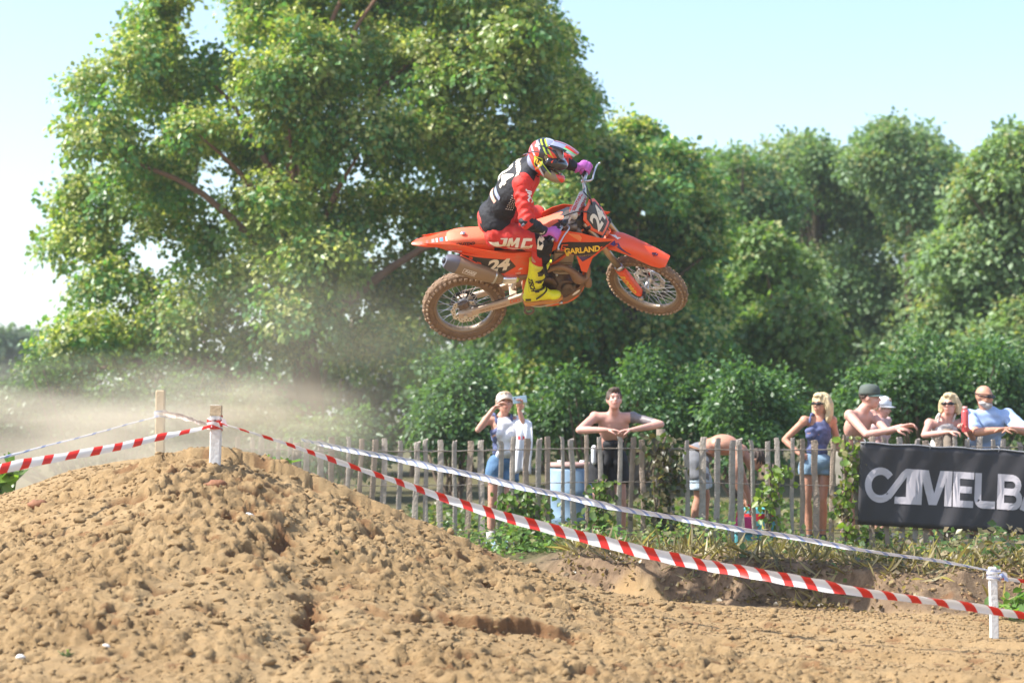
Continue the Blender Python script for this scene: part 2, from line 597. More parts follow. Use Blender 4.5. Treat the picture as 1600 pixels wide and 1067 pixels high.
def np_mesh(name, co, faces, k):
    me = bpy.data.meshes.new(name)
    me.vertices.add(len(co)); me.vertices.foreach_set('co', co.astype(np.float32).ravel())
    nf = len(faces)
    me.loops.add(nf * k); me.loops.foreach_set('vertex_index', faces.astype(np.int32).ravel())
    me.polygons.add(nf); me.polygons.foreach_set('loop_start', np.arange(0, nf * k, k, dtype=np.int32))
    me.update(calc_edges=True)
    return me


def ground_mat():
    m = bpy.data.materials.new('dry earth'); m.use_nodes = True
    nt = m.node_tree; N = nt.nodes; L = nt.links; b = N['Principled BSDF']
    b.inputs['Roughness'].default_value = .95; b.inputs['Specular IOR Level'].default_value = .15
    tc = N.new('ShaderNodeTexCoord')

    def noise(sc, det=6, rough=.6, vec=None):
        n = N.new('ShaderNodeTexNoise'); n.inputs['Scale'].default_value = sc; n.inputs['Detail'].default_value = det; n.inputs['Roughness'].default_value = rough
        L.new(vec or tc.outputs['Object'], n.inputs['Vector']); return n.outputs['Fac']

    def ramp(fac, stops):
        r = N.new('ShaderNodeValToRGB'); e = r.color_ramp.elements
        e[0].position, e[0].color = stops[0][0], tuple(stops[0][1]) + (1,)
        e[1].position, e[1].color = stops[-1][0], tuple(stops[-1][1]) + (1,)
        for p, c in stops[1:-1]:
            k = e.new(p); k.color = tuple(c) + (1,)
        L.new(fac, r.inputs['Fac']); return r.outputs['Color']

    def mix(f, a, b_):
        x = N.new('ShaderNodeMix'); x.data_type = 'RGBA'; L.new(f, x.inputs['Factor']); L.new(a, x.inputs['A'])
        if isinstance(b_, tuple): x.inputs['B'].default_value = b_ + (1,)
        else: L.new(b_, x.inputs['B'])
        return x.outputs['Result']

    def rng(v, a, b_, c=0., d=1.):
        r = N.new('ShaderNodeMapRange'); r.inputs['From Min'].default_value = a; r.inputs['From Max'].default_value = b_; r.inputs['To Min'].default_value = c; r.inputs['To Max'].default_value = d
        L.new(v, r.inputs['Value']); return r.outputs[0]
    dirt = ramp(noise(1.6, 8, .65), [(.25, (.31, .198, .092)), (.5, (.415, .278, .138)), (.75, (.48, .335, .175))])
    grit = noise(55, 5, .7)
    dirt = mix(rng(grit, .54, .78, 0, .5), dirt, (.25, .150, .07))
    dirt = mix(rng(noise(11, 5, .7), .62, .74, 0, .6), dirt, (.23, .13, .058))
    dirt = mix(rng(noise(7, 4, .6), .58, .75, 0, .5), dirt, (.45, .325, .185))
    # grass and leaf litter away from the track
    litter = ramp(noise(2.2, 8, .7), [(.3, (.07, .085, .03)), (.5, (.16, .13, .07)), (.7, (.10, .13, .04))])
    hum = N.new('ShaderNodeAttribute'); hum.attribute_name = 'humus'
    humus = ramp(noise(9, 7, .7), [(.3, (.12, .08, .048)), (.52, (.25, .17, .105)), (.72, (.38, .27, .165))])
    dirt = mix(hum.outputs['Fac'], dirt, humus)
    pit_att = N.new('ShaderNodeAttribute'); pit_att.attribute_name = 'moist_pit_shade'
    dirt = mix(rng(pit_att.outputs['Fac'], 0, 1, 0, .85), dirt, (.235, .115, .052))  # moist red-brown ledge soil, plus shade painted into gouges and pits
    sep = N.new('ShaderNodeSeparateXYZ'); L.new(tc.outputs['Object'], sep.inputs[0])
    nz = noise(1.3, 5, .6)
    add = N.new('ShaderNodeMath'); add.operation = 'MULTIPLY_ADD'; add.inputs[1].default_value = 2.4
    L.new(nz, add.inputs[0]); L.new(sep.outputs['Y'], add.inputs[2])
    far = rng(add.outputs[0], 18.3, 20.4)
    col = mix(far, dirt, litter)
    L.new(col, b.inputs['Base Color'])
    bp = N.new('ShaderNodeBump'); bp.inputs['Strength'].default_value = 1.0; bp.inputs['Distance'].default_value = .02
    L.new(noise(85, 6, .75), bp.inputs['Height'])
    L.new(bp.outputs[0], b.inputs['Normal'])
    return m


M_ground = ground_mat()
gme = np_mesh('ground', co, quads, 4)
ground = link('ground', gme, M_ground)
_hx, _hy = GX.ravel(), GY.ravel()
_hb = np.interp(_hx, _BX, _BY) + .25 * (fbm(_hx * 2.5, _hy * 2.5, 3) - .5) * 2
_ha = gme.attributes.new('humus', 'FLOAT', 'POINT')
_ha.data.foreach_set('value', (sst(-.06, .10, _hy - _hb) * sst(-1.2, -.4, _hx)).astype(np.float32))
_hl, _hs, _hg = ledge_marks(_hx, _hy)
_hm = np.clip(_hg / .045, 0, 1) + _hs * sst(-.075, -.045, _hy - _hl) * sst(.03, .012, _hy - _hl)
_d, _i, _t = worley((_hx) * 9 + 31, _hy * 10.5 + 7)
_hm = _hm + .8 * (_i < .13) * sst(.75, .3, _d)  # pit cells get painted shade, darkest at their centres
_ha = gme.attributes.new('moist_pit_shade', 'FLOAT', 'POINT')
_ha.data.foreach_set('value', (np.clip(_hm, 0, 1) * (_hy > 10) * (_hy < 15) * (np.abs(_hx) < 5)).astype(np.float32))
tag(ground, 'rough tan earth of the motocross jump and the flat track beside it', kind='structure')

# loose clods and small stones lying on the bank, uncountable
M_clod = mat('clod', (.44, .30, .17), .95, var=.25, vs=3, bump=.4, bs=40)
bm = bmesh.new(); bmesh.ops.create_icosphere(bm, subdivisions=2, radius=1)
ICO_V = np.array([v.co[:] for v in bm.verts]); ICO_F = np.array([[v.index for v in f.verts] for f in bm.faces]); bm.free()
bm = bmesh.new(); bmesh.ops.create_icosphere(bm, subdivisions=1, radius=1)
ICS_V = np.array([v.co[:] for v in bm.verts]); ICS_F = np.array([[v.index for v in f.verts] for f in bm.faces]); bm.free()


def scatter_clods(name, n, big, seed, region, m, label, power=2.8, smin=.005, smax=.038):
    r = np.random.RandomState(seed)
    V, F = (ICO_V, ICO_F) if big else (ICS_V, ICS_F)
    x = r.uniform(region[0], region[1], n); y = r.uniform(region[2], region[3], n)
    s = smin + (smax - smin) * r.rand(n) ** power
    z = height(x, y) + s * .12
    dirs = r.randn(n, 3, 3) * .8
    sc = r.uniform(.55, 1.25, (n, 1, 3)) * np.array([1.15, 1, .7])
    P = V[None] * sc * s[:, None, None]
    lump = 1 + .22 * np.sin((V[None] @ np.swapaxes(dirs, 1, 2) * 2.5)).sum(-1, keepdims=True) * .6
    P = P * lump
    P = P + np.stack([x, y, z], -1)[:, None]
    fc = (F[None] + (np.arange(n) * len(V))[:, None, None]).reshape(-1, 3)
    me = np_mesh(name, P.reshape(-1, 3), fc, 3)
    o = link(name, me, m)
    return tag(o, label, kind='stuff')


scatter_clods('soil_clods', 2000, True, 3, (-4, 2.2, 10.6, 15.0), M_ground, 'loose tan clods of earth lying on the bank of the jump')
scatter_clods('soil_crumbs', 17000, False, 4, (-4.2, 4.3, 10.5, 15.6), M_ground, 'small crumbs of dry earth strewn over bank and track', 1.6, .004, .02)
for (px, py, Y, s, c, lb) in ((390, 913, 13.2, .028, (.75, .72, .66), 'white pebble on the sunlit upper half of the earth bank'),
                              (35, 1050, 11.0, .022, (.72, .68, .6), 'white pebble at the bottom left corner of the bank'),
                              (168, 1035, 11.1, .02, (.7, .66, .6), 'pale pebble near the bottom of the bank beside the small weed'),
                              (60, 822, 13.9, .05, (.26, .11, .05), 'rust brown stone near the dusty left edge of the bank'),
                              (338, 845, 13.5, .055, (.27, .12, .055), 'rust brown stone below the white tape stake')):
    X = (px - 800) / FPX * Y
    A = Acc(); A.ell((0, 0, 0), (s * 1.3, s, s * .7), nu=10, nv=7)
    o = A.build('pebble' if s < .04 else 'stone', mat(lb[:10], c, .8, var=.15, bump=.3), None, True)
    for v in o.data.vertices: v.co *= 1 + .15 * math.sin(v.co.x * 90 + v.co.z * 140) + random.uniform(-.08, .08)
    o.location = (X, Y, gz(X, Y) + s * .35); tag(o, lb, 'stone', 'stones on the bank')
# ------------------------------------------------------------------ foliage
LEAF6 = (np.array([(0, 0, 0), (-.30, .28, .06), (-.36, .62, .08), (0, 1, -.10), (.36, .62, .08), (.30, .28, .06)]), [(0, 3, 2, 1), (0, 5, 4, 3)])
LEAF4 = (np.array([(0, 0, 0), (-.36, .5, .07), (0, 1, -.06), (.36, .5, .07)]), [(0, 2, 1), (0, 3, 2)])


def unit(a):
    return a / np.maximum(np.linalg.norm(a, axis=-1, keepdims=True), 1e-9)


def leaves_mesh(name, P, D, Nn, S, C, shape, m, parent=None, aspect=1.0):
    """P base points, D blade directions, Nn blade normals, S lengths, C colours."""
    LV, LF = shape
    D = unit(D); X = unit(np.cross(D, Nn)); Z = np.cross(X, D)
    V = P[:, None] + S[:, None, None] * (LV[None, :, 0:1] * aspect * X[:, None] + LV[None, :, 1:2] * D[:, None] + LV[None, :, 2:3] * Z[:, None])
    n, k = len(P), len(LV)
    F = np.array(LF); q = F.shape[1]
    F = (F[None] + (np.arange(n) * k)[:, None, None]).reshape(-1, q)
    me = np_mesh(name, V.reshape(-1, 3), F, q)
    a = me.attributes.new('leafcol', 'FLOAT_COLOR', 'POINT')
    c4 = np.concatenate([np.repeat(C, k, 0), np.ones((n * k, 1))], 1).astype(np.float32)
    a.data.foreach_set('color', c4.ravel())
    me.materials.append(m)
    o = bpy.data.objects.new(name, me); COL.objects.link(o)
    if parent is not None: o.parent = parent
    return o


def crown_leaves(name, blobs, n_sprays, per, size, pal, tips, seed, m, parent, shape=LEAF6, spray_r=.34, tipcol=(.36, .31, .11), inner=.25, droop=.5, origin=None, cut=None):
    """Blobs (centre, radii) each carry sprays of leaves on and just under their surface."""
    r = np.random.RandomState(seed)
    area = np.array([b[1][0] * b[1][2] + b[1][0] * b[1][1] for b in blobs]); area = area / area.sum()
    Ps, Ns = [], []
    for b, a in zip(blobs, area):
        k = max(4, int(n_sprays * a))
        d = unit(r.randn(k, 3)); d[:, 2] = np.where(d[:, 2] < -.35, -d[:, 2] * .8, d[:, 2]); d = unit(d)
        rad = np.where(r.rand(k) < inner, r.uniform(.45, .85, k), r.uniform(.84, 1.12, k))
        bump = 1 + .16 * np.sin(d @ r.randn(3) * 4 + r.rand() * 6) + .10 * np.sin(d @ r.randn(3) * 8)
        Ps.append(np.array(b[0]) + d * np.array(b[1]) * (rad * bump)[:, None]); Ns.append(d)
    C = np.concatenate(Ps); Nv = np.concatenate(Ns); K = len(C)
    if cut is not None:
        keep = cut(C); C, Nv = C[keep], Nv[keep]; K = len(C)
    sr = spray_r * r.uniform(.6, 1.4, K)
    # leaves about each spray: a shallow dome facing outward and up
    q = unit(r.randn(K, per, 3)); q *= (r.rand(K, per, 1) ** .5) * sr[:, None, None]
    up = unit(Nv * 1.05 + np.array([0, 0, .5]) + r.randn(K, 3) * .25)
    h = (q * up[:, None]).sum(-1, keepdims=True)
    q = q - up[:, None] * h * .6
    P = C[:, None] + q
    D = unit(q) * .9 + r.randn(K, per, 3) * .45 + up[:, None] * .1 - np.array([0, 0, droop])
    Nn = up[:, None] + r.randn(K, per, 3) * .42
    S = size * r.uniform(.6, 1.3, (K, per))
    pal = np.array(pal)
    ci = r.randint(0, len(pal), K)
    base = pal[ci][:, None] * r.uniform(.75, 1.3, (K, per, 1)) * np.array([1, 1, 1])[None, None]
    # flowering / young tips on sprays that face up and outward
    tipm = (r.rand(K) < tips * np.clip(.25 + Nv[:, 2] * 1.1, 0, 1.2))[:, None] & (r.rand(K, per) < .6)
    tc = np.array(tipcol) * r.uniform(.75, 1.25, (K, per, 1))
    base = np.where(tipm[..., None], tc, base)
    S = np.where(tipm, S * .75, S)
    P, D, Nn, S, base = P.reshape(-1, 3), D.reshape(-1, 3), Nn.reshape(-1, 3), S.ravel(), base.reshape(-1, 3)
    if origin is not None: P = P - np.array(origin)
    return leaves_mesh(name, P, D, Nn, S, base, shape, m, parent)


M_leaf = leaf_mat('leaf', .38, .50, (1.62, 1.70, 1.55))
M_leaf_far = leaf_mat('leaf far', .5, .50, (1.5, 1.4, 1.5))
M_bark = mat('bark', (.17, .12, .085), .9, var=.35, vs=4, bump=.8, bs=12)
M_bark_red = mat('reddish bark', (.22, .12, .08), .9, var=.3, vs=4, bump=.8, bs=12)
GREENS = [(.080, .165, .050), (.100, .190, .058), (.066, .145, .050), (.118, .195, .062), (.084, .160, .066)]
GREENS_Y = [(.150, .195, .045), (.130, .180, .038), (.17, .20, .05)]
GREENS_B = [(.120, .205, .085), (.140, .230, .095), (.105, .185, .078), (.165, .245, .095)]


def px_blobs(lst, Y, dep, seed, flat=.92):
    """(px, py, radius px[, dY]) measured in the photograph -> blobs standing round the distance Y."""
    r = random.Random(seed); out = []
    for b in lst:
        dy = b[3] if len(b) > 3 else r.uniform(-dep, dep)
        yy = Y + dy; c = at(b[0], b[1], yy); R = b[2] / FPX * yy
        out.append((tuple(c), (R, R * r.uniform(.85, 1.1), R * flat * r.uniform(.85, 1.05))))
    return out


def limbs(A, base, top, blobs, r0, seed, n=14):
    r = random.Random(seed)
    base = Vector(base); top = Vector(top)
    A.tube(smooth_path([base, base.lerp(top, .33) + Vector((r.uniform(-.1, .1), 0, 0)), base.lerp(top, .66) + Vector((r.uniform(-.3, .3), 0, 0)), top], 4), [r0 * 1.25, r0 * 1.05] + [r0 * (1 - .8 * i / 12) for i in range(11)], 12)
    bl = list(blobs); r.shuffle(bl)
    for c, R in bl[:n]:
        c = Vector(c)
        t = min(.92, max(.22, (c.z - base.z) * .62 / max(.1, top.z - base.z)))
        s = base.lerp(top, t)
        mid = s.lerp(c, .5) + Vector((0, 0, .12 * (c - s).length))
        rr = r0 * (1 - .75 * t) * .55
        A.tube(smooth_path([s, mid, c], 4), [rr * (1 - .85 * i / 8) for i in range(9)], 7)


def gap_cut(C):
    a = fbm(C[:, 0] * .62 + C[:, 1] * .12 + 20, C[:, 2] * .70 + 4, 3)
    b = vnoise(C[:, 0] * 1.7 + 3, C[:, 2] * 1.9 + C[:, 1] * .2)
    return (a > .295) | ((a > .25) & (b > .55))


# the big tree behind the jump
T1 = [(165, 150, 62), (215, 95, 58), (265, 45, 62), (150, 235, 66), (130, 320, 56), (150, 400, 72), (115, 372, 46), (185, 465, 66), (140, 545, 72), (88, 590, 46), (120, 635, 50),
      (440, 60, 60, -2.2), (430, 130, 60, -2.3), (500, 90, 50, -2), (450, 200, 60, -2), (310, 210, 50, -1.8), (420, 330, 60, -2.2), (500, 420, 60, -2.2), (460, 500, 60, -2.0), (250, 60, 50), (200, 130, 50), (290, 90, 60), (215, 560, 80), (245, 640, 62), (300, 520, 80), (330, 610, 64), (240, 170, 70), (330, 120, 84), (300, 15, 84), (420, 50, 90), (540, 15, 92), (660, 10, 92), (770, 15, 82), (820, 60, 56),
      (862, 75, 42), (858, 150, 60), (895, 180, 38), (780, 130, 90), (690, 120, 90), (590, 110, 84), (470, 150, 84), (240, 300, 84), (330, 260, 76), (440, 250, 76), (560, 240, 84), (680, 240, 90),
      (790, 250, 84), (870, 235, 56), (270, 400, 84), (380, 360, 84), (500, 350, 80), (620, 350, 86), (740, 360, 90), (850, 350, 70), (400, 460, 76), (520, 460, 70), (640, 470, 84), (760, 480, 84), (420, 555, 60), (600, 560, 66),
      (380, -70, 90), (520, -90, 90), (660, -90, 90), (780, -60, 70), (560, -190, 90), (450, -170, 80), (660, -190, 80)]
b1 = px_blobs(T1, 35, 1.6, 1)
b1 += px_blobs([(b[0] + 20, b[1] + 10, b[2] * .95, 3.4) for b in T1[15:50:2]], 35, 0, 5)
t1 = empty('sycamore_tree', 'huge broad sycamore with olive tips filling the left half behind the jump', 'tree', mat=Matrix.Translation(at(500, 775, 35)))
o1 = tuple(t1.location)
A = Acc()
limbs(A, at(500, 790, 35) - t1.location, at(440, 60, 35) - t1.location, [(tuple(Vector(c) - t1.location), R) for c, R in b1], .27, 3, 16)
A.build('trunk', M_bark_red, t1, True)
crown_leaves('crown', b1, 9000, 30, .120, GREENS + GREENS_Y * 2, 1.0, 21, M_leaf, t1, LEAF4, .36, (.33, .32, .13), .3, .45, o1, cut=gap_cut)

# its neighbour on the right with yellow-brown tips
T2 = [(905, 250, 44), (945, 262, 48), (990, 232, 46), (1000, 210, 26), (1045, 262, 48), (1090, 300, 40), (1075, 350, 56), (1000, 310, 64), (930, 340, 64), (1020, 400, 70), (940, 430, 74), (1060, 450, 60),
      (880, 420, 70), (980, 500, 80), (890, 520, 80), (1060, 545, 66), (960, 590, 76), (860, 600, 70), (1040, 640, 60), (900, 660, 60), (1000, 690, 50), (1100, 400, 34), (1095, 500, 40)]
b2 = px_blobs(T2, 40, 1.8, 2)
t2 = empty('maple_tree', 'round maple with tan flowering tips directly behind the leaping motorcycle', 'tree', mat=Matrix.Translation(at(985, 745, 40)))
A = Acc(); limbs(A, Vector((0, 0, -.3)), at(990, 300, 40) - t2.location, [(tuple(Vector(c) - t2.location), R) for c, R in b2], .3, 4, 12)
A.build('trunk', M_bark, t2, True)
crown_leaves('crown', b2, 2700, 26, .135, GREENS + GREENS_Y[:1], .85, 22, M_leaf, t2, LEAF6, .38, (.35, .33, .13), .25, .4, tuple(t2.location), cut=gap_cut)

# wood at the right, each crown its own tree
FAR = [
    ('bushy_tree', 'dark green bushy tree beyond the maple, behind the front wheel', 52, [(1135, 290, 40), (1165, 275, 30), (1120, 350, 60), (1190, 330, 60), (1150, 420, 80), (1110, 500, 80), (1180, 520, 80), (1100, 620, 70), (1170, 650, 60)], GREENS, 1500),
    ('oak_tree', 'mid green oak whose low rounded top stands in the middle of the wood', 58, [(1215, 262, 32), (1250, 250, 30), (1285, 262, 38), (1300, 300, 50), (1240, 310, 60), (1310, 370, 70), (1230, 400, 80), (1300, 470, 80), (1210, 500, 70), (1280, 570, 80), (1210, 610, 70), (1300, 650, 50)], GREENS_B, 1700),
    ('ash_tree', 'tallest airy ash tree with two thin pointed tops above the spectators', 56, [(1345, 262, 30), (1372, 235, 28), (1395, 222, 26), (1442, 232, 24), (1465, 262, 30), (1420, 280, 48), (1370, 310, 60), (1450, 330, 60), (1400, 390, 80), (1480, 400, 66), (1505, 292, 28), (1360, 480, 80), (1450, 490, 80), (1380, 570, 80), (1470, 590, 80), (1400, 660, 60)], GREENS_B, 2200),
    ('beech_tree', 'light green spreading beech at the right edge behind the bald spectator', 46, [(1590, 235, 26), (1560, 275, 38), (1615, 285, 60), (1540, 330, 54), (1590, 380, 80), (1520, 420, 70), (1650, 420, 90), (1570, 500, 90), (1490, 520, 60), (1640, 560, 90), (1530, 600, 80), (1470, 630, 60), (1600, 660, 80), (1450, 690, 50), (1680, 300, 70)], [(.145, .235, .095), (.17, .26, .105), (.13, .215, .09)], 2900),
    ('young_tree', 'full leafy young tree standing in front of the oak, right of the front wheel', 44, [(1190, 400, 40), (1220, 440, 52), (1170, 480, 56), (1240, 520, 60), (1180, 570, 64), (1260, 600, 56), (1210, 640, 60), (1150, 630, 56)], [(.11, .20, .05), (.13, .21, .055)], 1300),
    ('hornbeam_tree', 'shaded dark hornbeam in the hollow behind the man with the cap', 60, [(1340, 560, 70), (1290, 520, 60), (1390, 600, 70), (1440, 640, 60), (1320, 640, 70), (1410, 540, 50)], GREENS, 900),
]
for k, (nm, lb, Y, bl, pal, ns) in enumerate(FAR):
    rt_ = random.Random(k + 7); bl = bl + [(q[0] + rt_.uniform(-.7, .7) * q[2], q[1] - q[2] * rt_.uniform(.75, 1.15), q[2] * rt_.uniform(.22, .42)) for q in bl if q[1] < 340 for _ in range(3)]
    b = px_blobs(bl, Y, 1.8, 30 + k)
    cx = sum(q[0] for q in bl) / len(bl)
    t = empty(nm, lb, 'tree', 'trees of the wood at the right', mat=Matrix.Translation(Vector(((cx - 800) / FPX * Y, Y, -.2))))
    A = Acc(); topz = max(c[2] for c, R in b)
    limbs(A, Vector((0, 0, -.2)), Vector((.3, 0, topz - t.location.z - 1)), [(tuple(Vector(c) - t.location), R) for c, R in b], .26, 60 + k, 9)
    A.build('trunk', M_bark, t, True)
    crown_leaves('crown', b, int(ns * 1.15), 20, .165, pal, .45, 80 + k, M_leaf_far, t, LEAF4, .46, (.24, .26, .09), .22, .35, tuple(t.location))

# second rank that closes the gaps low between the trees
back = [(530, 560, 56), (600, 540, 56), (470, 590, 50), (520, 640, 60), (620, 640, 64), (720, 620, 80), (800, 600, 80), (700, 540, 70), (830, 520, 80), (1110, 600, 70), (430, 640, 44), (770, 680, 60), (660, 690, 50), (560, 690, 50), (480, 700, 44), (870, 690, 50), (400, 690, 44)]
b = px_blobs(back, 47, 2.0, 9)
t = empty('hazel_thicket', 'deep shaded hazel thicket low behind the trunk of the big sycamore', 'tree', mat=Matrix.Translation(Vector((-2, 47, -.2))))
A = Acc()
rr = random.Random(5)
for k in range(16):
    x = rr.uniform(-5, 5); A.tube(smooth_path([(x, rr.uniform(-1, 1), 0), (x + rr.uniform(-.4, .4), 0, 2), (x + rr.uniform(-1, 1), 0, 4)], 3), [.09 - .01 * i for i in range(7)], 6)
A.build('trunk', M_bark, t, True)
crown_leaves('crown', b, 1100, 20, .18, [(.06, .12, .035), (.075, .13, .04)], .1, 99, M_leaf_far, t, LEAF4, .46, (.12, .14, .05), .3, .4, tuple(t.location))
# distant bluish trees at the far left and beyond the wood
DIST = [('distant left', 'farthest pale tree line at the left edge under the white sky', 120, [(-60, 560, 60), (5, 560, 46), (35, 545, 26), (-20, 620, 70), (60, 610, 50), (10, 660, 60), (90, 660, 50), (-90, 640, 80)], 1300, 26),
        ('distant gap', 'distant tree seen in the dip of the tree tops at the right', 110, [(1515, 330, 40), (1550, 300, 30), (1480, 340, 50), (1600, 320, 60), (1560, 380, 60), (1200, 330, 50), (1150, 340, 50), (1330, 330, 40)], 900, 27)]
DIST.append(('outside left', 'long pale tree line running on beyond the left edge of the view', 130, [(x_, 560 + (x_ % 97) * .6, 70) for x_ in range(-1500, -80, 85)] + [(x_, 640, 60) for x_ in range(-1500, -80, 110)], 2200, 28))
for _, lb, Y, bl, ns, sd in DIST:
    b = px_blobs(bl, Y, 3, sd)
    cx = sum(q[0] for q in bl) / len(bl)
    o = crown_leaves('distant_wood', b, ns, 16, .42, [(.07, .12, .06), (.085, .13, .065)], .1, 100 + sd, M_leaf_far, None, LEAF4, .9, (.1, .13, .06), .2, .3, None)
    tag(o, lb, kind='stuff')

# shrubs in the shade below the trees, behind the spectators
SHR = [('laurel_shrub', 'glossy light-leaved shrub between the trunk and the first spectator', 28, [(700, 640, 34), (730, 620, 30), (690, 680, 32), (740, 670, 30)], 420),
       ('bramble_shrub', 'low bramble shrub growing behind the left end of the fence', 26, [(490, 694, 14), (520, 700, 16), (560, 700, 20)], 200),
       ('field_hedge', 'loose hedge in the dust at the left edge beyond the ramp', 33, [(-30, 650, 44), (30, 640, 40), (90, 660, 44), (150, 650, 40), (210, 665, 44), (270, 655, 40), (330, 665, 44), (390, 660, 40), (60, 700, 50), (180, 705, 50), (300, 700, 50), (430, 690, 36), (-20, 710, 50)], 900),
       ('elder_shrub', 'elder shrub with pale leaves right behind the bare-chested man in front', 29, [(900, 650, 34), (860, 670, 30), (1010, 640, 34), (1040, 670, 30), (960, 690, 34)], 480),
       ('hawthorn_shrub', 'hawthorn shrub between the bending man and the blonde woman in navy', 28, [(1110, 640, 34), (1150, 660, 36), (1190, 640, 34), (1225, 670, 30), (1170, 700, 34), (1110, 700, 30)], 520),
       ('dogwood_shrub', 'mid green dogwood shrub filling the space behind the peaked-cap man', 30, [(1330, 660, 40), (1390, 640, 36), (1430, 620, 44), (1440, 670, 44), (1500, 640, 44), (1560, 610, 50), (1600, 650, 50)], 700)]
for k, (nm, lb, Y, bl, ns) in enumerate(SHR):
    rt_ = random.Random(k + 70); bl = bl + [(q[0] + rt_.uniform(-1, 1) * q[2], q[1] - q[2] * rt_.uniform(.6, 2.0), q[2] * rt_.uniform(.25, .55)) for q in bl for _ in range(2)]
    b = px_blobs(bl, Y, .9, 50 + k)
    cx = sum(q[0] for q in bl) / len(bl)
    t = empty(nm, lb, 'shrub', 'shrubs behind the fence', mat=Matrix.Translation(Vector(((cx - 800) / FPX * Y, Y, gz((cx - 800) / FPX * Y, Y)))))
    A = Acc()
    for c, R in b:
        A.tube(smooth_path([(rr.uniform(-.2, .2), 0, -.05), ((c[0] - t.location.x) * .6, 0, .5), (c[0] - t.location.x, c[1] - Y, c[2] - t.location.z)], 3), [.03, .028, .025, .02, .018, .014, .01], 6)
    A.build('stem', M_bark, t, True)
    crown_leaves('crown', b, int(ns * 1.7), 16, .078, [(.055, .105, .04), (.07, .125, .045), (.045, .09, .036)], .2, 140 + k, M_leaf, t, LEAF6, .40, (.10, .15, .05), .3, .4, tuple(t.location))


# ------------------------------------------------------------------ undergrowth: brambles, ivy and dry stalks on the bank and along the fence
def ground_cover(name, n, box, seed, pal, size, hmax, label, dens=None, shape=LEAF4):
    r = np.random.RandomState(seed)
    x = r.uniform(box[0], box[1], n); y = r.uniform(box[2], box[3], n)
    d = fbm(x * 1.5 + seed, y * 1.5, 3)
    ok = d > .36
    if dens is not None: ok &= dens(x, y, r.rand(n))
    x, y, d = x[ok], y[ok], d[ok]; n = len(x)
    hh = hmax * sst(.34, .62, d)
    hh = hh * (1 - (.72 if name == 'brambles' else .0) * sst(18.3, 19.5, y))
    z = height(x, y) + hh * r.rand(n) ** .7 + .01
    P = np.stack([x, y, z], -1)
    D = r.randn(n, 3) * np.array([1, 1, .5]) + np.array([0, -.3, .05]); Nn = r.randn(n, 3) * .5 + np.array([0, -.35, 1])
    S = size * r.uniform(.5, 1.4, n); pal = np.array(pal)
    C = pal[(fbm(x * 3, y * 3, 2) * 2.2 * len(pal)).astype(int) % len(pal)] * r.uniform(.6, 1.4, (n, 1))
    o = leaves_mesh(name, P, D, Nn, S, C, shape, M_leaf)
    return tag(o, label, kind='stuff')


def by_(x): return np.interp(x, _BX, _BY)


BR = [(.075, .12, .04), (.095, .13, .045), (.17, .15, .08), (.06, .10, .035), (.13, .10, .06), (.22, .17, .11), (.12, .085, .05)]
ground_cover('brambles', 15000, (.6, 8.5, 14.9, 20.3), 5, BR, .062, .30, 'tangled brambles and ivy covering the earth bank below the banner',
             lambda x, y, u: (y > by_(x) + .25 + .25 * u) & (u < sst(.4, 2.0, x) + .25))
ground_cover('nettles', 3600, (-2.4, 2.2, 18.9, 20.4), 6, [(.09, .16, .04), (.12, .18, .05), (.18, .17, .08)], .06, .32, 'nettles and weeds growing up through the left half of the fence',
             lambda x, y, u: u < .9)
ground_cover('low_weeds', 14000, (-3, 9, 20.6, 27), 7, [(.06, .10, .025), (.10, .12, .04), (.15, .13, .06)], .09, .22, 'low weeds and grass on the ground behind the fence')
ground_cover('leaf_litter', 12000, (.4, 8.5, 14.6, 17.5), 8, [(.13, .09, .05), (.2, .15, .08), (.10, .07, .04)], .05, .05, 'dry leaf litter and roots on the slope of the bank',
             lambda x, y, u: (y > by_(x) + .02) & (y < by_(x) + .9))
# dry stalks
r = np.random.RandomState(12); n = 3600
x = r.uniform(.5, 8, n); y = by_(x) + r.uniform(.2, 3.2, n)
z = height(x, y)
D = r.randn(n, 3) * np.array([.7, .5, .3]) + np.array([0, -.2, .6])
o = leaves_mesh('dry_stalks', np.stack([x, y, z], -1), D, r.randn(n, 3), r.uniform(.10, .30, n), np.array([(.26, .21, .13)]) * r.uniform(.6, 1.3, (n, 1)), LEAF4, M_leaf, aspect=.025)
tag(o, 'dry grey-brown stalks sticking out of the brambles', kind='stuff')


def climber(label, px, Y, z0, z1, w, n, pal, seed, size=.075):
    r = np.random.RandomState(seed)
    X = (px - 800) / FPX * Y
    t = empty('climbing_plant', label, 'climbing plant', 'plants climbing the fence', mat=Matrix.Translation(Vector((X, Y, z0))))
    H = z1 - z0
    A = Acc()
    for k in range(3):
        A.tube(smooth_path([(r.uniform(-w, w) * .4, r.uniform(-.03, .03), -.02), (r.uniform(-w, w) * .5, 0, H * .35), (r.uniform(-w, w) * .5, 0, H * .7), (r.uniform(-w, w) * .4, 0, H)], 4), .009, 5)
    A.build('stem', M_bark, t, True)
    zz = r.rand(n) * H; xx = r.randn(n) * w * .5 + .05 * np.sin(zz * 9)
    P = np.stack([xx, r.randn(n) * .05 - .03, zz], -1)
    D = r.randn(n, 3) * .6 + np.array([0, -.4, -.6]); Nn = r.randn(n, 3) * .5 + np.array([0, -.9, .5])
    C = np.array(pal)[r.randint(0, len(pal), n)] * r.uniform(.6, 1.4, (n, 1))
    leaves_mesh('foliage', P, D, Nn, size * r.uniform(.6, 1.3, n), C, LEAF6, M_leaf, t)
    return t
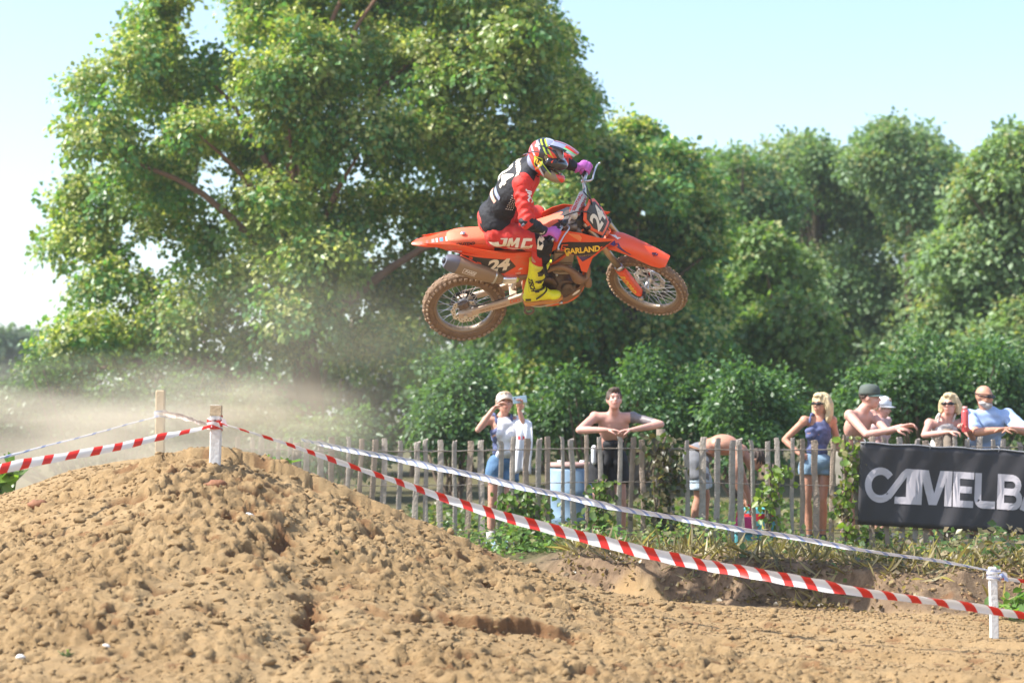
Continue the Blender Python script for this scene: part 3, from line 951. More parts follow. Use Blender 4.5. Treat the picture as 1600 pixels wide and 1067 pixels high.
# ------------------------------------------------------------------ fence of split chestnut palings
FY = 20.3
M_pale = mat('weathered paling', (.37, .315, .26), .85, var=.35, vs=9, dirt=.3, dirtcol=(.19, .15, .105), ds=14, bump=.6, bs=70)
M_pale2 = mat('browner paling', (.33, .25, .185), .85, var=.35, vs=9, dirt=.25, dirtcol=(.16, .12, .08), ds=14, bump=.6, bs=70)
M_wire = mat('rusty wire', (.26, .22, .18), .6, metal=.5, var=.3)
M_post = mat('old post', (.20, .16, .12), .9, var=.3, bump=.6, bs=30)
fence = empty('paling_fence', 'old grey split-paling fence strung on wires in front of the spectators', 'fence', mat=Matrix.Translation((0, FY, 0)))
pr = random.Random(4)
pmesh = []
for k in range(9):
    A = Acc(); w = pr.uniform(.038, .050); H = 1.22
    rings = []
    zs = [0, .3, .6, .9, H - .05, H - pr.uniform(0, .02)]
    bx_ = [pr.uniform(-.008, .008) for _ in zs]
    for i, z in enumerate(zs):
        ww = w * pr.uniform(.88, 1.1) * (pr.uniform(.9, 1) if i == len(zs) - 1 else 1); d = .011 * pr.uniform(.8, 1.3)
        q = [(-ww, -d * .6), (-ww * .5, -d), (ww * .4, -d * .8), (ww, -d * .3), (ww * .8, d), (-ww * .8, d)]
        rings.append([(bx_[i] + a * .5 * 1.25, b, z + (pr.uniform(-.012, .012) if i == len(zs) - 1 else 0)) for a, b in q])
    A.loft(rings); me = A.mesh('paling'); me.materials.append(M_pale if k % 3 else M_pale2); pmesh.append(me)
x = -2.95
while x < 7.2:
    o = bpy.data.objects.new('paling', pr.choice(pmesh)); COL.objects.link(o); o.parent = fence
    zg = gz(x, FY) - .07
    topz = 1.265 + .012 * math.sin(x * 2.1) + pr.uniform(-.022, .022)
    o.location = (x, pr.uniform(-.004, .004), zg - .03 * 0)
    o.scale = (pr.uniform(.85, 1.2), 1, (topz - zg) / 1.22)
    o.rotation_euler = (pr.uniform(-.015, .015), pr.uniform(-.035, .035), pr.uniform(-.3, .3))
    x += .132 + pr.uniform(-.022, .026)


def wire_z(x, k):
    return (1.145 + .012 * math.sin(x * 1.7) + .012 * x * .3, .80 + .02 * math.sin(x * 1.3), .33)[k] + .004 * math.sin(x * 23)


for k in range(3):
    for s in (-1, 1):
        pts = [(-3.1 + i * .12, s * (.017 + .003 * math.sin(i * 1.3)), wire_z(-3.1 + i * .12, k) + s * .008 * math.sin(i * .12 / .139 * PI)) for i in range(88)]
        A = Acc(); A.tube(pts, .0045 if k == 0 else .003, 6); A.build('wire', M_wire, fence, True)
for X in (-2.2, 1.52, 4.45, 7.05):
    A = Acc(); A.tube([(0, .06, -.2), (.01, .06, .6), (.0, .06, 1.22)], [.055, .05, .046], 10)
    o = A.build('post', M_post, fence, True); o.location = (X, 0, gz(X, FY))

YG = [(.13, .19, .03), (.17, .21, .035), (.09, .14, .03)]
climber('yellow-green vine on the fence between the bending man and the woman in navy', 1207, FY - .02, .1, 1.0, .16, 210, YG, 1)
climber('mixed yellow and brown vine on the fence left of the banner', 1322, FY - .02, .1, 1.3, .12, 260, YG + [(.2, .17, .08), (.1, .07, .04)], 2)
climber('dark brown ivy column on the fence post right of the bare-chested man', 1036, FY - .04, .05, 1.3, .22, 420, [(.07, .06, .03), (.05, .07, .02), (.10, .08, .045)], 3)
climber('leafy green vine low on the fence under the photographing spectator', 820, FY - .02, .05, .75, .3, 360, [(.07, .12, .025), (.10, .15, .03)], 4)
climber('sparse green vine on the fence beside the blue barrel', 940, FY - .02, .05, .85, .16, 180, [(.07, .11, .025), (.11, .15, .03)], 5)

# ------------------------------------------------------------------ banner
M_ban = mat('dark banner cloth', (.040, .036, .038), .6, var=.2, vs=2, dirt=.18, dirtcol=(.085, .078, .075), ds=3, bump=.15, bs=6)
M_banl = mat('banner print', (.52, .47, .48), .6, var=.06, vs=8)
M_hem = mat('banner hem', (.30, .30, .31), .7, var=.2)
BYY = FY - .075


def ban_pt(s, t):
    """s along 0..1, t down 0..1"""
    tl = at(1343, 691, BYY); tr = at(1775, 714, BYY); bl = at(1337, 818, BYY); br = at(1770, 842, BYY)
    p = tl.lerp(tr, s).lerp(bl.lerp(br, s), t)
    p.y += -.016 * math.sin(s * 34 + t * 2) * (.3 + t) - .012 * math.sin(s * 11 + t * 3) - .006 * math.sin(s * 73 + t * 9) - .018
    p.z += .006 * math.sin(s * 40) * (1 if t < .05 else .2)
    return p


ns_, nt_ = 90, 14
V = [ban_pt(i / ns_, j / nt_) for j in range(nt_ + 1) for i in range(ns_ + 1)]
F = [(j * (ns_ + 1) + i, j * (ns_ + 1) + i + 1, (j + 1) * (ns_ + 1) + i + 1, (j + 1) * (ns_ + 1) + i) for j in range(nt_) for i in range(ns_)]
A = Acc(); A.add(V, F); banner = A.build('banner', M_ban, None, True)
so = banner.modifiers.new('th', 'SOLIDIFY'); so.thickness = .003
tag(banner, 'dark grey advertising banner with pale capital letters hung on the fence', 'banner')
A = Acc(); A.tube([ban_pt(i / 60, 0) + Vector((0, -.006, .002)) for i in range(61)], .007, 6); A.build('hem', M_hem, banner, True)
# eyelets with ties
for s in (.015, .25, .5, .75):
    p = ban_pt(s, .03); A = Acc(); A.tube([p + Vector((0, -.008, 0)), p + Vector((.01, -.01, .04)), p + Vector((0, .03, .06))], .004, 5); A.build('tie', M_hem, banner, True)


def arc(cx, cy, r, a0, a1, n=12):
    return [(cx + r * math.cos(math.radians(a0 + (a1 - a0) * i / n)), cy + r * math.sin(math.radians(a0 + (a1 - a0) * i / n))) for i in range(n + 1)]


def stroke(path, w):
    """Outline of a constant-width stroke along a path, mitred enough for lettering."""
    P = [Vector(p) for p in path]; L, R = [], []
    for i in range(len(P)):
        t = (P[min(i + 1, len(P) - 1)] - P[max(i - 1, 0)]).normalized(); n = Vector((-t.y, t.x)) * w / 2
        L.append(P[i] + n); R.append(P[i] - n)
    return [tuple(p) for p in L + R[::-1]]


# unit box letters: height 1, drawn after the word on the banner
W = .21
LET = {
    'C': (.0, [stroke(arc(.48, .5, .395, 38, 309, 22), W)]),
    'A': (0, [stroke([(.70, .23), (.745, .19), (1.22, .83), (1.30, .895), (1.42, .895)], W), [(1.30, .99), (1.60, .99), (1.60, 0), (1.30, 0), (1.30, .8)], [(.95, 0), (1.31, 0), (1.31, .20), (.95, .20)]]),
    'M': (1.68, [[(0, 0), (.22, 0), (.22, .99), (0, .99)], [(.2, .99), (.40, .99), (.62, .33), (.46, .0), (.2, .72)], [(.46, .02), (.62, .02), (.62, .33), (.54, .33)], [(.60, .02), (.50, .33), (.62, .36), (.78, .99), (.96, .99), (.96, .70), (.70, .02)], [(.94, 0), (1.16, 0), (1.16, .99), (.94, .99)]]),
    'E': (2.95, [[(0, 0), (.21, 0), (.21, .99), (0, .99)], [(.2, 0), (.64, 0), (.64, .19), (.2, .19)], [(.2, .40), (.58, .40), (.58, .59), (.2, .59)], [(.2, .80), (.64, .80), (.64, .99), (.2, .99)]]),
    'L': (3.66, [[(0, .25), (0, .99), (.22, .99), (.22, .25)], stroke([(.11, .27)] + arc(.27, .27, .165, 180, 270, 6) + [(.66, .105)], .21)]),
    'B': (4.42, [[(0, 0), (.21, 0), (.21, .99), (0, .99)], stroke([(.2, .895), (.42, .895)] + arc(.44, .70, .195, 90, -90, 8) + [(.2, .505)], .19), stroke([(.2, .505), (.46, .505)] + arc(.48, .30, .205, 90, -90, 8) + [(.2, .095)], .19)]),
    'A2': (5.18, [stroke([(.1, 0), (.1, 0), (.43, .95)], .22), stroke([(.43, .95), (.80, 0)], .22), [(.2, .22), (.68, .22), (.68, .40), (.2, .40)]]),
    'K': (6.12, [[(0, 0), (.21, 0), (.21, .99), (0, .99)], [(.2, .38), (.2, .62), (.55, .99), (.82, .99)], [(.30, .60), (.46, .66), (.84, 0), (.58, 0)]]),
}
# word box on the banner: photo columns 1350..~1745, rows 729..793
for li_, (ch, (x0, polys)) in enumerate(LET.items()):
    V, F = poly_verts(polys)
    u = 46.5
    A = Acc(); VV = []
    bm = bmesh.new(); bv = [bm.verts.new((a, b, 0)) for a, b in V]
    for f in F:
        try: bm.faces.new([bv[i] for i in f])
        except ValueError: pass
    for _ in range(2): bmesh.ops.subdivide_edges(bm, edges=[e for e in bm.edges if e.calc_length() > .2], cuts=1)
    for v in bm.verts:
        X = (x0 + v.co.x * 1.06) * u; s = (1350 + X - 1340) / 432
        t = (47 + 9 * (1 - v.co.y) * 0 + (1 - v.co.y) * 55 + 0) / 127 - .085
        p = ban_pt(s, t); v.co = p + Vector((0, -.0065 - .0022 * (li_ % 3), 0))
    for f in bm.faces:
        if f.normal.y > 0: f.normal_flip()
    me = bpy.data.meshes.new('letter'); bm.to_mesh(me); bm.free()
    link('letter', me, M_banl, banner)

# ------------------------------------------------------------------ stakes
M_white = mat('chipped white paint', (.72, .70, .66), .7, var=.12, vs=8, dirt=.35, dirtcol=(.42, .32, .22), ds=9, bump=.3, bs=40)
M_raw = mat('raw pine', (.55, .42, .26), .8, var=.2, vs=6, dirt=.2, bump=.3, bs=50)


def stake(label, px, Y, top_py, w, m, lean=0.0, topm=None, zb=None):
    X = (px - 800) / FPX * Y; zt = CAM_Z + (HOR - top_py) / FPX * Y
    zg = gz(X, Y) - .08
    H = zt - zg
    e = empty('wooden_stake', label, 'stake', 'wooden stakes that carry the tapes', mat=Matrix.Translation((X, Y, zg)) @ Matrix.Rotation(lean, 4, 'Y'))
    A = Acc(); rings = []
    for z, k in ((-.10, .1), (.02, 1), (H * .5, 1.02), (H - .012, 1), (H, .88)):
        rings.append([(a * w / 2 * k + .003 * math.sin(z * 9), b * w * .42 * k, z) for a, b in ((-1, -.8), (-.8, -1), (.8, -1), (1, -.8), (1, .8), (.8, 1), (-.8, 1), (-1, .8))])
    A.loft(rings); A.build('shaft', m, e, False)
    if topm:
        A = Acc(); A.box((0, 0, H - .04), (w * 1.03, w * .87, .075)); A.build('bare_tip', topm, e)
    return e, Vector((X, Y, zt))


sA, pA = stake('white chipped stake on the crest of the jump wrapped in red and white tape', 336, 14.0, 632, .075, M_white, .02, M_raw)
sC, pC = stake('pale raw wood stake in the dust behind the crest, farther back', 251, 18.8, 609, .085, M_raw)
sB, pB = stake('thin white stake standing on the flat track at the right', 1550, 13.4, 884, .052, M_white, -.01)

# ------------------------------------------------------------------ tapes


def tape_mat(name, c1, c2, k=1.0, slant=.75, duty=.5):
    m = bpy.data.materials.new(name); m.use_nodes = True; nt = m.node_tree; N = nt.nodes; L = nt.links; b = N['Principled BSDF']
    b.inputs['Roughness'].default_value = .35; b.inputs['Specular IOR Level'].default_value = .5
    uv = N.new('ShaderNodeUVMap'); sp = N.new('ShaderNodeSeparateXYZ'); L.new(uv.outputs[0], sp.inputs[0])
    a = N.new('ShaderNodeMath'); a.operation = 'MULTIPLY_ADD'; a.inputs[1].default_value = slant; L.new(sp.outputs['Y'], a.inputs[0]); L.new(sp.outputs['X'], a.inputs[2])
    f = N.new('ShaderNodeMath'); f.operation = 'FRACT'; L.new(a.outputs[0], f.inputs[0])
    g = N.new('ShaderNodeMath'); g.operation = 'LESS_THAN'; g.inputs[1].default_value = duty; L.new(f.outputs[0], g.inputs[0])
    mx = N.new('ShaderNodeMix'); mx.data_type = 'RGBA'; mx.inputs['A'].default_value = c2 + (1,); mx.inputs['B'].default_value = c1 + (1,); L.new(g.outputs[0], mx.inputs['Factor'])
    tc = N.new('ShaderNodeTexCoord'); nz = N.new('ShaderNodeTexNoise'); nz.inputs['Scale'].default_value = 9; L.new(tc.outputs['Object'], nz.inputs['Vector'])
    m2 = N.new('ShaderNodeMix'); m2.data_type = 'RGBA'; m2.blend_type = 'MULTIPLY'; m2.inputs['B'].default_value = (.8, .76, .70, 1)
    L.new(nz.outputs['Fac'], m2.inputs['Factor']); L.new(mx.outputs['Result'], m2.inputs['A']); L.new(m2.outputs['Result'], b.inputs['Base Color'])
    tr = N.new('ShaderNodeBsdfTranslucent'); L.new(m2.outputs['Result'], tr.inputs['Color'])
    ms = N.new('ShaderNodeMixShader'); ms.inputs['Fac'].default_value = .30; L.new(b.outputs[0], ms.inputs[1]); L.new(tr.outputs[0], ms.inputs[2])
    L.new(ms.outputs[0], N['Material Output'].inputs['Surface'])
    return m


M_rw = tape_mat('red white tape', (.70, .035, .02), (.82, .82, .82), duty=.42, slant=.36)
M_bw = tape_mat('blue white tape', (.30, .37, .62), (.78, .78, .82), slant=.9, duty=.27)


def tape(label, pts, width, m, twist, name='barrier_tape', period=.165, turns=None, curl=0.25, sub=14):
    """A ribbon hung through the points. width, twist (radians about its own line) given per point."""
    P = smooth_path(pts, sub); n = len(P); k = len(pts) - 1

    def interp(a, i):
        t = i / (n - 1) * k; j = min(int(t), k - 1); f = t - j; f = f * f * (3 - 2 * f)
        return a[j] * (1 - f) + a[j + 1] * f
    V, F, UV = [], [], []
    s = 0; M = 4
    for i in range(n):
        if i: s += (P[i] - P[i - 1]).length
        t = (P[min(i + 1, n - 1)] - P[max(i - 1, 0)]).normalized()
        up = (Vector((0, 0, 1)) - t * t.z).normalized(); sd = t.cross(up)
        w = interp(width, i); a = interp(twist, i) + .16 * math.sin(s * 5.3 + 1) + .10 * math.sin(s * 12.7) + .06 * math.sin(s * 31); w *= 1 + .05 * math.sin(s * 23)
        d = up * math.cos(a) + sd * math.sin(a); nn = t.cross(d)
        for j in range(M + 1):
            q = j / M - .5
            V.append(P[i] + d * q * w + nn * (q * q * 4 - .5) * w * curl + Vector((0, 0, .004 * math.sin(s * 5 + 1))))
            UV.append(((s + .012 * math.sin(s * 9)) / period, q * w / .075))
    for i in range(n - 1):
        for j in range(M):
            a = i * (M + 1) + j; F.append((a, a + 1, a + M + 2, a + M + 1))
    A = Acc(); A.add(V, F); me = A.mesh(name)
    ul = me.uv_layers.new(name='uv')
    for p in me.polygons:
        for li in p.loop_indices: ul.data[li].uv = UV[me.loops[li].vertex_index]
    o = link(name, me, m, None, True)
    return tag(o, label, 'barrier tape', 'barrier tapes along the track')


def tpath(lst):
    return [at(a, b, c) for a, b, c in lst]


tape('long red and white striped tape sagging from the crest stake down to the right', tpath([(341, 660, 13.93), (395, 676, 13.9), (450, 692, 13.85), (520, 716, 13.8), (600, 744, 13.75), (700, 778, 13.65), (800, 808, 13.55), (900, 835, 13.45), (1000, 859, 13.35), (1100, 880, 13.28), (1200, 898, 12.95), (1300, 914, 12.8), (1400, 929, 12.65), (1500, 943, 12.5), (1600, 957, 12.4), (1760, 976, 12.2)]),
     [.022, .03, .034, .042, .048, .056, .070, .078, .080, .080, .078, .078, .078, .076, .076, .076], M_rw, [1.0, .9, .8, .6, .5, .3, .1, 0, 0, .05, .15, .4, .7, .85, .85, .9])
tape('red and white tape running left from the crest stake over the dusty ramp', tpath([(331, 665, 13.95), (300, 672, 13.9), (250, 682, 13.8), (180, 697, 13.6), (100, 712, 13.4), (30, 726, 13.2), (-60, 745, 13.0), (-150, 764, 12.8)]),
     [.03, .045, .05, .055, .062, .07, .075, .075], M_rw, [.9, .75, .6, .55, .5, .3, .2, .1])
tape('thin blue and white tape sloping from the left fence end to the right stake', tpath([(470, 686, 19.6), (560, 704, 18.9), (680, 728, 18.0), (800, 755, 17.2), (920, 782, 16.4), (1040, 805, 15.8), (1150, 823, 15.2), (1280, 845, 14.6), (1400, 865, 14.1), (1480, 877, 13.7), (1546, 889, 13.42)]),
     [.045, .055, .06, .062, .06, .052, .05, .045, .038, .03, .025], M_bw, [.6, .3, .2, .3, .4, .5, .5, .6, .8, .9, 1.0], period=.15)
tape('upper red and white tape leaving the right stake towards the picture edge', tpath([(1552, 900, 13.4), (1580, 904, 13.38), (1620, 908, 13.3), (1750, 915, 13.1)]),
     [.03, .035, .04, .05], M_rw, [.9, .6, .5, .4])
tape('thin faded white tape strung from the far raw stake to the left edge', tpath([(249, 650, 18.75), (180, 667, 18.3), (100, 689, 17.8), (0, 714, 17.2), (-120, 740, 16.6)]),
     [.03, .024, .026, .03, .03], M_bw, [1.1, 1.2, 1.1, 1.0, 1.0], period=.2)
tape('faded pale tape between the two stakes on the jump', tpath([(254, 644, 18.75), (285, 650, 17.2), (312, 658, 15.4), (333, 664, 14.05)]),
     [.05, .055, .045, .03], tape_mat('faded tape', (.66, .42, .36), (.78, .74, .70)), [.3, .4, .7, 1])


def wrap(label, X, Y, z0, z1, r, m, turns=3, w=.03):
    A = Acc(); V = []; F = []; n = 14 * turns; UV = []
    for i in range(n + 1):
        a = 2 * PI * i / 14; z = z0 + (z1 - z0) * (i / n) + .006 * math.sin(a * .7)
        for q in (-.5, .5):
            V.append((X + r * math.cos(a) * 1.05, Y + r * math.sin(a) * .9, z + q * w)); UV.append((i * .12, q))
    F = [(2 * i, 2 * i + 1, 2 * i + 3, 2 * i + 2) for i in range(n)]
    A.add(V, F)
    # a loose end with a knot
    A.ell((X + r, Y - r * .6, (z0 + z1) / 2), (.016, .016, .02), nu=8, nv=6)
    A.add([(X + r, Y - r, z1), (X + r * 1.6, Y - r * 1.3, z1 - .01), (X + r * 1.9, Y - r, z1 - .07), (X + r * 1.3, Y - r, z1 - .06)], [(0, 1, 2, 3)])
    me = A.mesh('tape_knot'); ul = me.uv_layers.new(name='uv')
    for p in me.polygons:
        for li in p.loop_indices:
            vi = me.loops[li].vertex_index; ul.data[li].uv = UV[vi] if vi < len(UV) else (me.vertices[vi].co.x * 9, me.vertices[vi].co.z * 9)
    o = link('tape_knot', me, m, None, True); tag(o, label, 'barrier tape', 'tape knots on the stakes')


wrap('red and white tape wound round the crest stake', pA.x, 14.0, CAM_Z + (HOR - 671) / FPX * 14, CAM_Z + (HOR - 652) / FPX * 14, .053, M_rw, 3)
wrap('white and blue tape knotted round the right stake', pB.x, 13.4, CAM_Z + (HOR - 905) / FPX * 13.4, CAM_Z + (HOR - 890) / FPX * 13.4, .046, M_bw, 2, .022)
wrap('pale tape wound round the far raw stake', pC.x, 18.8, CAM_Z + (HOR - 652) / FPX * 18.8, CAM_Z + (HOR - 643) / FPX * 18.8, .058, M_bw, 2, .03)

# ------------------------------------------------------------------ small weeds on and beside the jump


def weed(label, X, Y, s, n, seed, pal):
    r = np.random.RandomState(seed); z = gz(X, Y)
    t = empty('leafy_weed', label, 'weed', 'weeds on the jump', mat=Matrix.Translation((X, Y, z - .01)))
    A = Acc(); tips = []
    for k in range(9):
        tip = Vector((r.randn() * s * .5, r.randn() * s * .3, s * r.uniform(.4, 1)))
        A.tube(smooth_path([(0, 0, 0), tip * .5 + Vector((0, 0, s * .12)), tip], 3), [.006, .005, .005, .004, .003, .002, .002], 5); tips.append(tip)
    A.build('stem', mat('weed stem', (.12, .17, .05), .7), t, True)
    T = np.array([tuple(q) for q in tips])[r.randint(0, 9, n)]
    P = T * r.uniform(.4, 1.05, (n, 1)) + r.randn(n, 3) * s * .06
    D = r.randn(n, 3) * .8 + np.array([0, -.3, .15]); Nn = r.randn(n, 3) * .4 + np.array([0, -.4, 1])
    leaves_mesh('foliage', P, D, Nn, s * .34 * r.uniform(.5, 1.2, n), np.array(pal)[r.randint(0, len(pal), n)] * r.uniform(.7, 1.3, (n, 1)), LEAF6, M_leaf, t)


WG = [(.09, .16, .03), (.13, .2, .04), (.07, .12, .03)]
weed('bright green leafy weed just behind the crest right of the white stake', (428 - 800) / FPX * 14.75, 14.75, .34, 70, 1, WG)
weed('leafy weed at the left edge beside the dusty ramp', (2 - 800) / FPX * 17.5, 17.5, .5, 80, 2, WG)
weed('tiny green seedling at the bottom of the bank', (104 - 800) / FPX * 11.0, 11.0, .06, 14, 3, WG)
weed('tiny pale seedling halfway up the bank', (527 - 800) / FPX * 12.9, 12.9, .04, 10, 4, WG)
weed('green weed on the track edge right of the thin white stake', (1590 - 800) / FPX * 14.4, 14.4, .28, 60, 5, WG)
# ------------------------------------------------------------------ people
def skin_mat(name, c):
    return mat(name, c, .5, var=.16, vs=9, bump=.2, bs=26, sub=.08, second=(min(1, c[0] * 1.12), c[1] * .86, c[2] * .82), dirt=.12, dirtcol=(c[0] * .72, c[1] * .6, c[2] * .55), ds=16)


M_eye = mat('eye dark', (.03, .02, .015), .2, var=0)
M_eyew = mat('eye white', (.22, .17, .15), .3, var=0)
M_lip = mat('lip', (.42, .16, .12), .5, var=.05)
M_glass = mat('sunglass lens', (.012, .012, .014), .12, var=0)


def frame_of(t, lat):
    z = Vector(t).normalized(); x = (Vector(lat) - z * Vector(lat).dot(z)).normalized(); y = z.cross(x)
    return Matrix((x, y, z)).transposed()


def fingers(A, wrist, d, n, size=1.0, curl=.6, side=1, r=.0085, spread=.12, thumb=1.0, grip=None):
    """Palm, four bent fingers of different length and a thumb leaving the side of the palm. d: hand direction, n: palm normal (the side the fingers curl to)."""
    d = Vector(d).normalized(); n = Vector(n); n = (n - d * n.dot(d)).normalized(); s = d.cross(n) * side
    w = Vector(wrist)
    Rm = Matrix((s, n, d)).transposed()
    A.ell(w + d * .052 * size, (.040 * size, .015 * size, .052 * size), Rm, nu=12, nv=8)
    A.cap(w - d * .01 * size, .024 * size, w + d * .03 * size, .023 * size, 10, flat=.8, up=n)
    for k, (off, L) in enumerate(((.030, .068), (.010, .078), (-.011, .072), (-.030, .056))):
        p = w + d * .088 * size + s * off * size
        a = (s * (off * spread * 12)).normalized() if 0 else s * off * spread * 10
        dd = (d + a).normalized(); prev = p - d * .02 * size; ang = 0; pts = [prev, p]
        for j, (q, cc) in enumerate(((.45, .5), (.32, 1.0), (.25, .8))):
            ang += curl * cc * (1 + .08 * k)
            v = dd * math.cos(ang) + n * math.sin(ang); pts.append(pts[-1] + v * L * q * size)
        A.tube(pts, [r * 1.1 * size, r * 1.1 * size, r * size, r * .92 * size, r * .7 * size], 8)
        A.ell(pts[-1], (r * .72 * size,) * 3, nu=8, nv=5)
    p = w + d * .028 * size + s * .026 * size + n * .004 * size
    v1 = (d * .6 + s * .75 + n * .3 * thumb).normalized(); v2 = (d * .9 + s * .15 + n * .55 * thumb).normalized()
    pts = [p, p + v1 * .036 * size, p + v1 * .036 * size + v2 * .030 * size, p + v1 * .036 * size + v2 * .052 * size]
    A.tube(pts, [r * 1.6 * size, r * 1.25 * size, r * 1.1 * size, r * .8 * size], 8); A.ell(pts[-1], (r * .85 * size,) * 3, nu=8, nv=5)


def head_shapes(A, c, R, s=1.0, jaw=1.0, nose=1.0):
    def P(x, y, z): return Vector(c) + R @ Vector((x * s, y * s, z * s))
    A.ell(P(0, .012, .022), (.077 * s, .097 * s, .098 * s), R, nu=20, nv=14)
    A.ell(P(0, -.018, -.035), (.062 * s, .072 * s, .078 * s), R, nu=16, nv=12)
    A.ell(P(0, -.045, -.085), (.036 * s * jaw, .034 * s, .026 * s), R)
    A.cap(P(0, -.082, .012), .009 * s, P(0, -.108 * nose, -.022), .0135 * s, 10)
    A.cap(P(-.032, -.082, .030), .010 * s, P(.032, -.082, .030), .010 * s, 8)
    for q in (-1, 1):
        A.ell(P(q * .078, .012, -.004), (.009 * s, .020 * s, .032 * s), R, nu=10, nv=8)
        A.ell(P(q * .038, -.066, -.028), (.024 * s, .020 * s, .022 * s), R, nu=10, nv=8)
    A.cap(P(-.020, -.086, -.056), .008 * s, P(.020, -.086, -.056), .008 * s, 8)


def person(label, px, Y, J, skin, tall=1.72, byaw=0, hyaw=0, hpitch=0, hroll=0, build=1.0, female=False, belly=0.0, root_z=None, group=None):
    """J overrides joints (world-aligned, metres from the feet). Returns the root and a kit for clothing."""
    k = tall / 1.75
    X = (px - 800) / FPX * Y
    zg = gz(X, Y) if root_z is None else root_z
    root = empty('person', label, 'person', group, Matrix.Translation((X, Y, zg)))
    Rz = Matrix.Rotation(byaw, 3, 'Z')
    shw = .172 if female else .192
    D = dict(pelvis=(0, 0, .95), waist=(0, -.005, 1.09), chest=(0, 0, 1.27), neck=(0, .01, 1.465), head=(0, -.015, 1.615))
    for q, n in ((-1, 'r'), (1, 'l')):
        D['sh' + n] = (q * shw, .01, 1.42); D['el' + n] = (q * .25, .03, 1.14); D['wr' + n] = (q * .26, -.06, .89)
        D['hip' + n] = (q * .092, 0, .92); D['kn' + n] = (q * .105, -.02, .50); D['an' + n] = (q * .11, .03, .08)
    P = {a: Rz @ (Vector(b) * k) for a, b in D.items()}
    for a, b in J.items(): P[a] = Vector(b)
    lat = Rz @ Vector((1, 0, 0)); fwd = Rz @ Vector((0, -1, 0))
    slat = (P['shl'] - P['shr']).normalized()
    Rh = Matrix.Rotation(hyaw, 3, 'Z') @ Matrix.Rotation(hpitch, 3, 'X') @ Matrix.Rotation(hroll, 3, 'Y')
    kit = dict(P=P, lat=lat, slat=slat, fwd=fwd, k=k, Rh=Rh, root=root, b=build, female=female, belly=belly)
    P['head'] = P['head'] - Vector((0, 0, .025))
    A = Acc()
    torso(A, kit, 0)
    b = build
    for n in 'rl':
        A.ell(P['sh' + n], (.058 * b, .058 * b, .062 * b))
        A.cap(P['sh' + n], .052 * b * k, P['el' + n], .039 * b * k, 12)
        m = P['el' + n].lerp(P['wr' + n], .3)
        A.cap(P['el' + n], .038 * b * k, m, .041 * b * k, 12); A.cap(m, .041 * b * k, P['wr' + n], .026 * k, 12)
        A.cap(P['hip' + n], .088 * b * k, P['kn' + n], .054 * k, 14)
        cm = P['kn' + n].lerp(P['an' + n], .3) - fwd * .012
        A.cap(P['kn' + n], .052 * k, cm, .057 * k, 12); A.cap(cm, .056 * k, P['an' + n], .036 * k, 12)
    A.cap(P['neck'] - Vector((0, 0, .02)), .056 * k * b ** .5, P['head'] + Rh @ Vector((0, .02, -.06)), .050 * k, 12)
    for n in 'rl':
        a = P['an' + n]; A.cap(a - Vector((0, 0, .03)) - fwd * .03, .036, a + fwd * .12 - Vector((0, 0, .045)), .030, 10)
    head_shapes(A, P['head'], Rh, .98 * k ** .5)
    me = remeshed(A, .0125, 2)
    F = Acc()
    for n, q in (('r', -1), ('l', 1)):
        h = kit.get('hand' + n) or J.get('_hand' + n)
        d = P['wr' + n] - P['el' + n]
        if ('hd' + n) in HANDS: d = Vector(HANDS['hd' + n])
        pn = Vector(HANDS.get('pn' + n, lat * -q))
        fingers(F, P['wr' + n] + d.normalized() * .01, d, pn, k, HANDS.get('curl', .5), q * HANDS.get('side', 1))
    join_mesh(me, F)
    body = link('body', me, skin, root)
    kit['body'] = body
    H = P['head']
    for q in (-1, 1):
        E = Acc(); E.ell(H + Rh @ Vector((q * .031, -.080, .006)), (.0115, .0065, .0055), Rh, nu=10, nv=7); E.ell(H + Rh @ Vector((q * .031, -.0835, .006)), (.0065, .004, .0055), Rh, nu=8, nv=6, mi=1)
        E.build('eye', [M_eyew, M_eye], root, True)
        E = Acc(); E.cap(H + Rh @ Vector((q * .016, -.093, .024)), .004, H + Rh @ Vector((q * .047, -.084, .026)), .003, 6); E.build('eyebrow', mat('brow', (.12, .07, .04), .9), root, True)
    E = Acc(); E.ell(H + Rh @ Vector((0, -.0945, -.056)), (.021, .005, .006), Rh, nu=10, nv=6); E.build('lips', M_lip, root, True)
    return root, kit


HANDS = {}


def torso(A, kit, g, z0=-1, z1=9, shoulders=True):
    """Trunk shapes, grown by g; kept between the fractions z0 and z1 of the spine."""
    P, lat, slat, b, fem = kit['P'], kit['lat'], kit['slat'], kit['b'], kit['female']
    k = kit['k']
    sp = [P['pelvis'], P['waist'], P['chest'], P['neck']]
    parts = [(0, P['pelvis'], (.160 + (.01 if fem else 0), .112, .115), sp[1] - sp[0], lat), (.33, P['waist'] + kit['fwd'] * kit['belly'] * .5, (.132 - (.014 if fem else 0) + kit['belly'] * .3, .098 + kit['belly'], .135), sp[2] - sp[0], lat.lerp(slat, .5)),
             (.66, P['chest'], (.158 - (.014 if fem else 0), .112, .165), sp[3] - sp[1], slat), (.85, P['chest'].lerp(P['neck'], .45), (.165 - (.02 if fem else 0), .092, .10), sp[3] - sp[2], slat)]
    for f, c, r, t, la in parts:
        if z0 <= f <= z1: A.ell(c, [q * b * k + g for q in r], frame_of(t, la), nu=20, nv=14)
    if fem and z0 <= .66 <= z1:
        for q in (-1, 1): A.ell(P['chest'] + slat * q * .07 + kit['fwd'] * .070 + Vector((0, 0, .0)), (.058 + g, .050 + g, .062 + g))
    if shoulders and z1 >= 1:
        A.cap(P['shr'].lerp(P['shl'], .08), .055 * b * k + g, P['shl'].lerp(P['shr'], .08), .055 * b * k + g, 12)
        A.cap(P['chest'].lerp(P['neck'], .6), .08 * b + g, P['neck'], .058 + g * .5, 12)


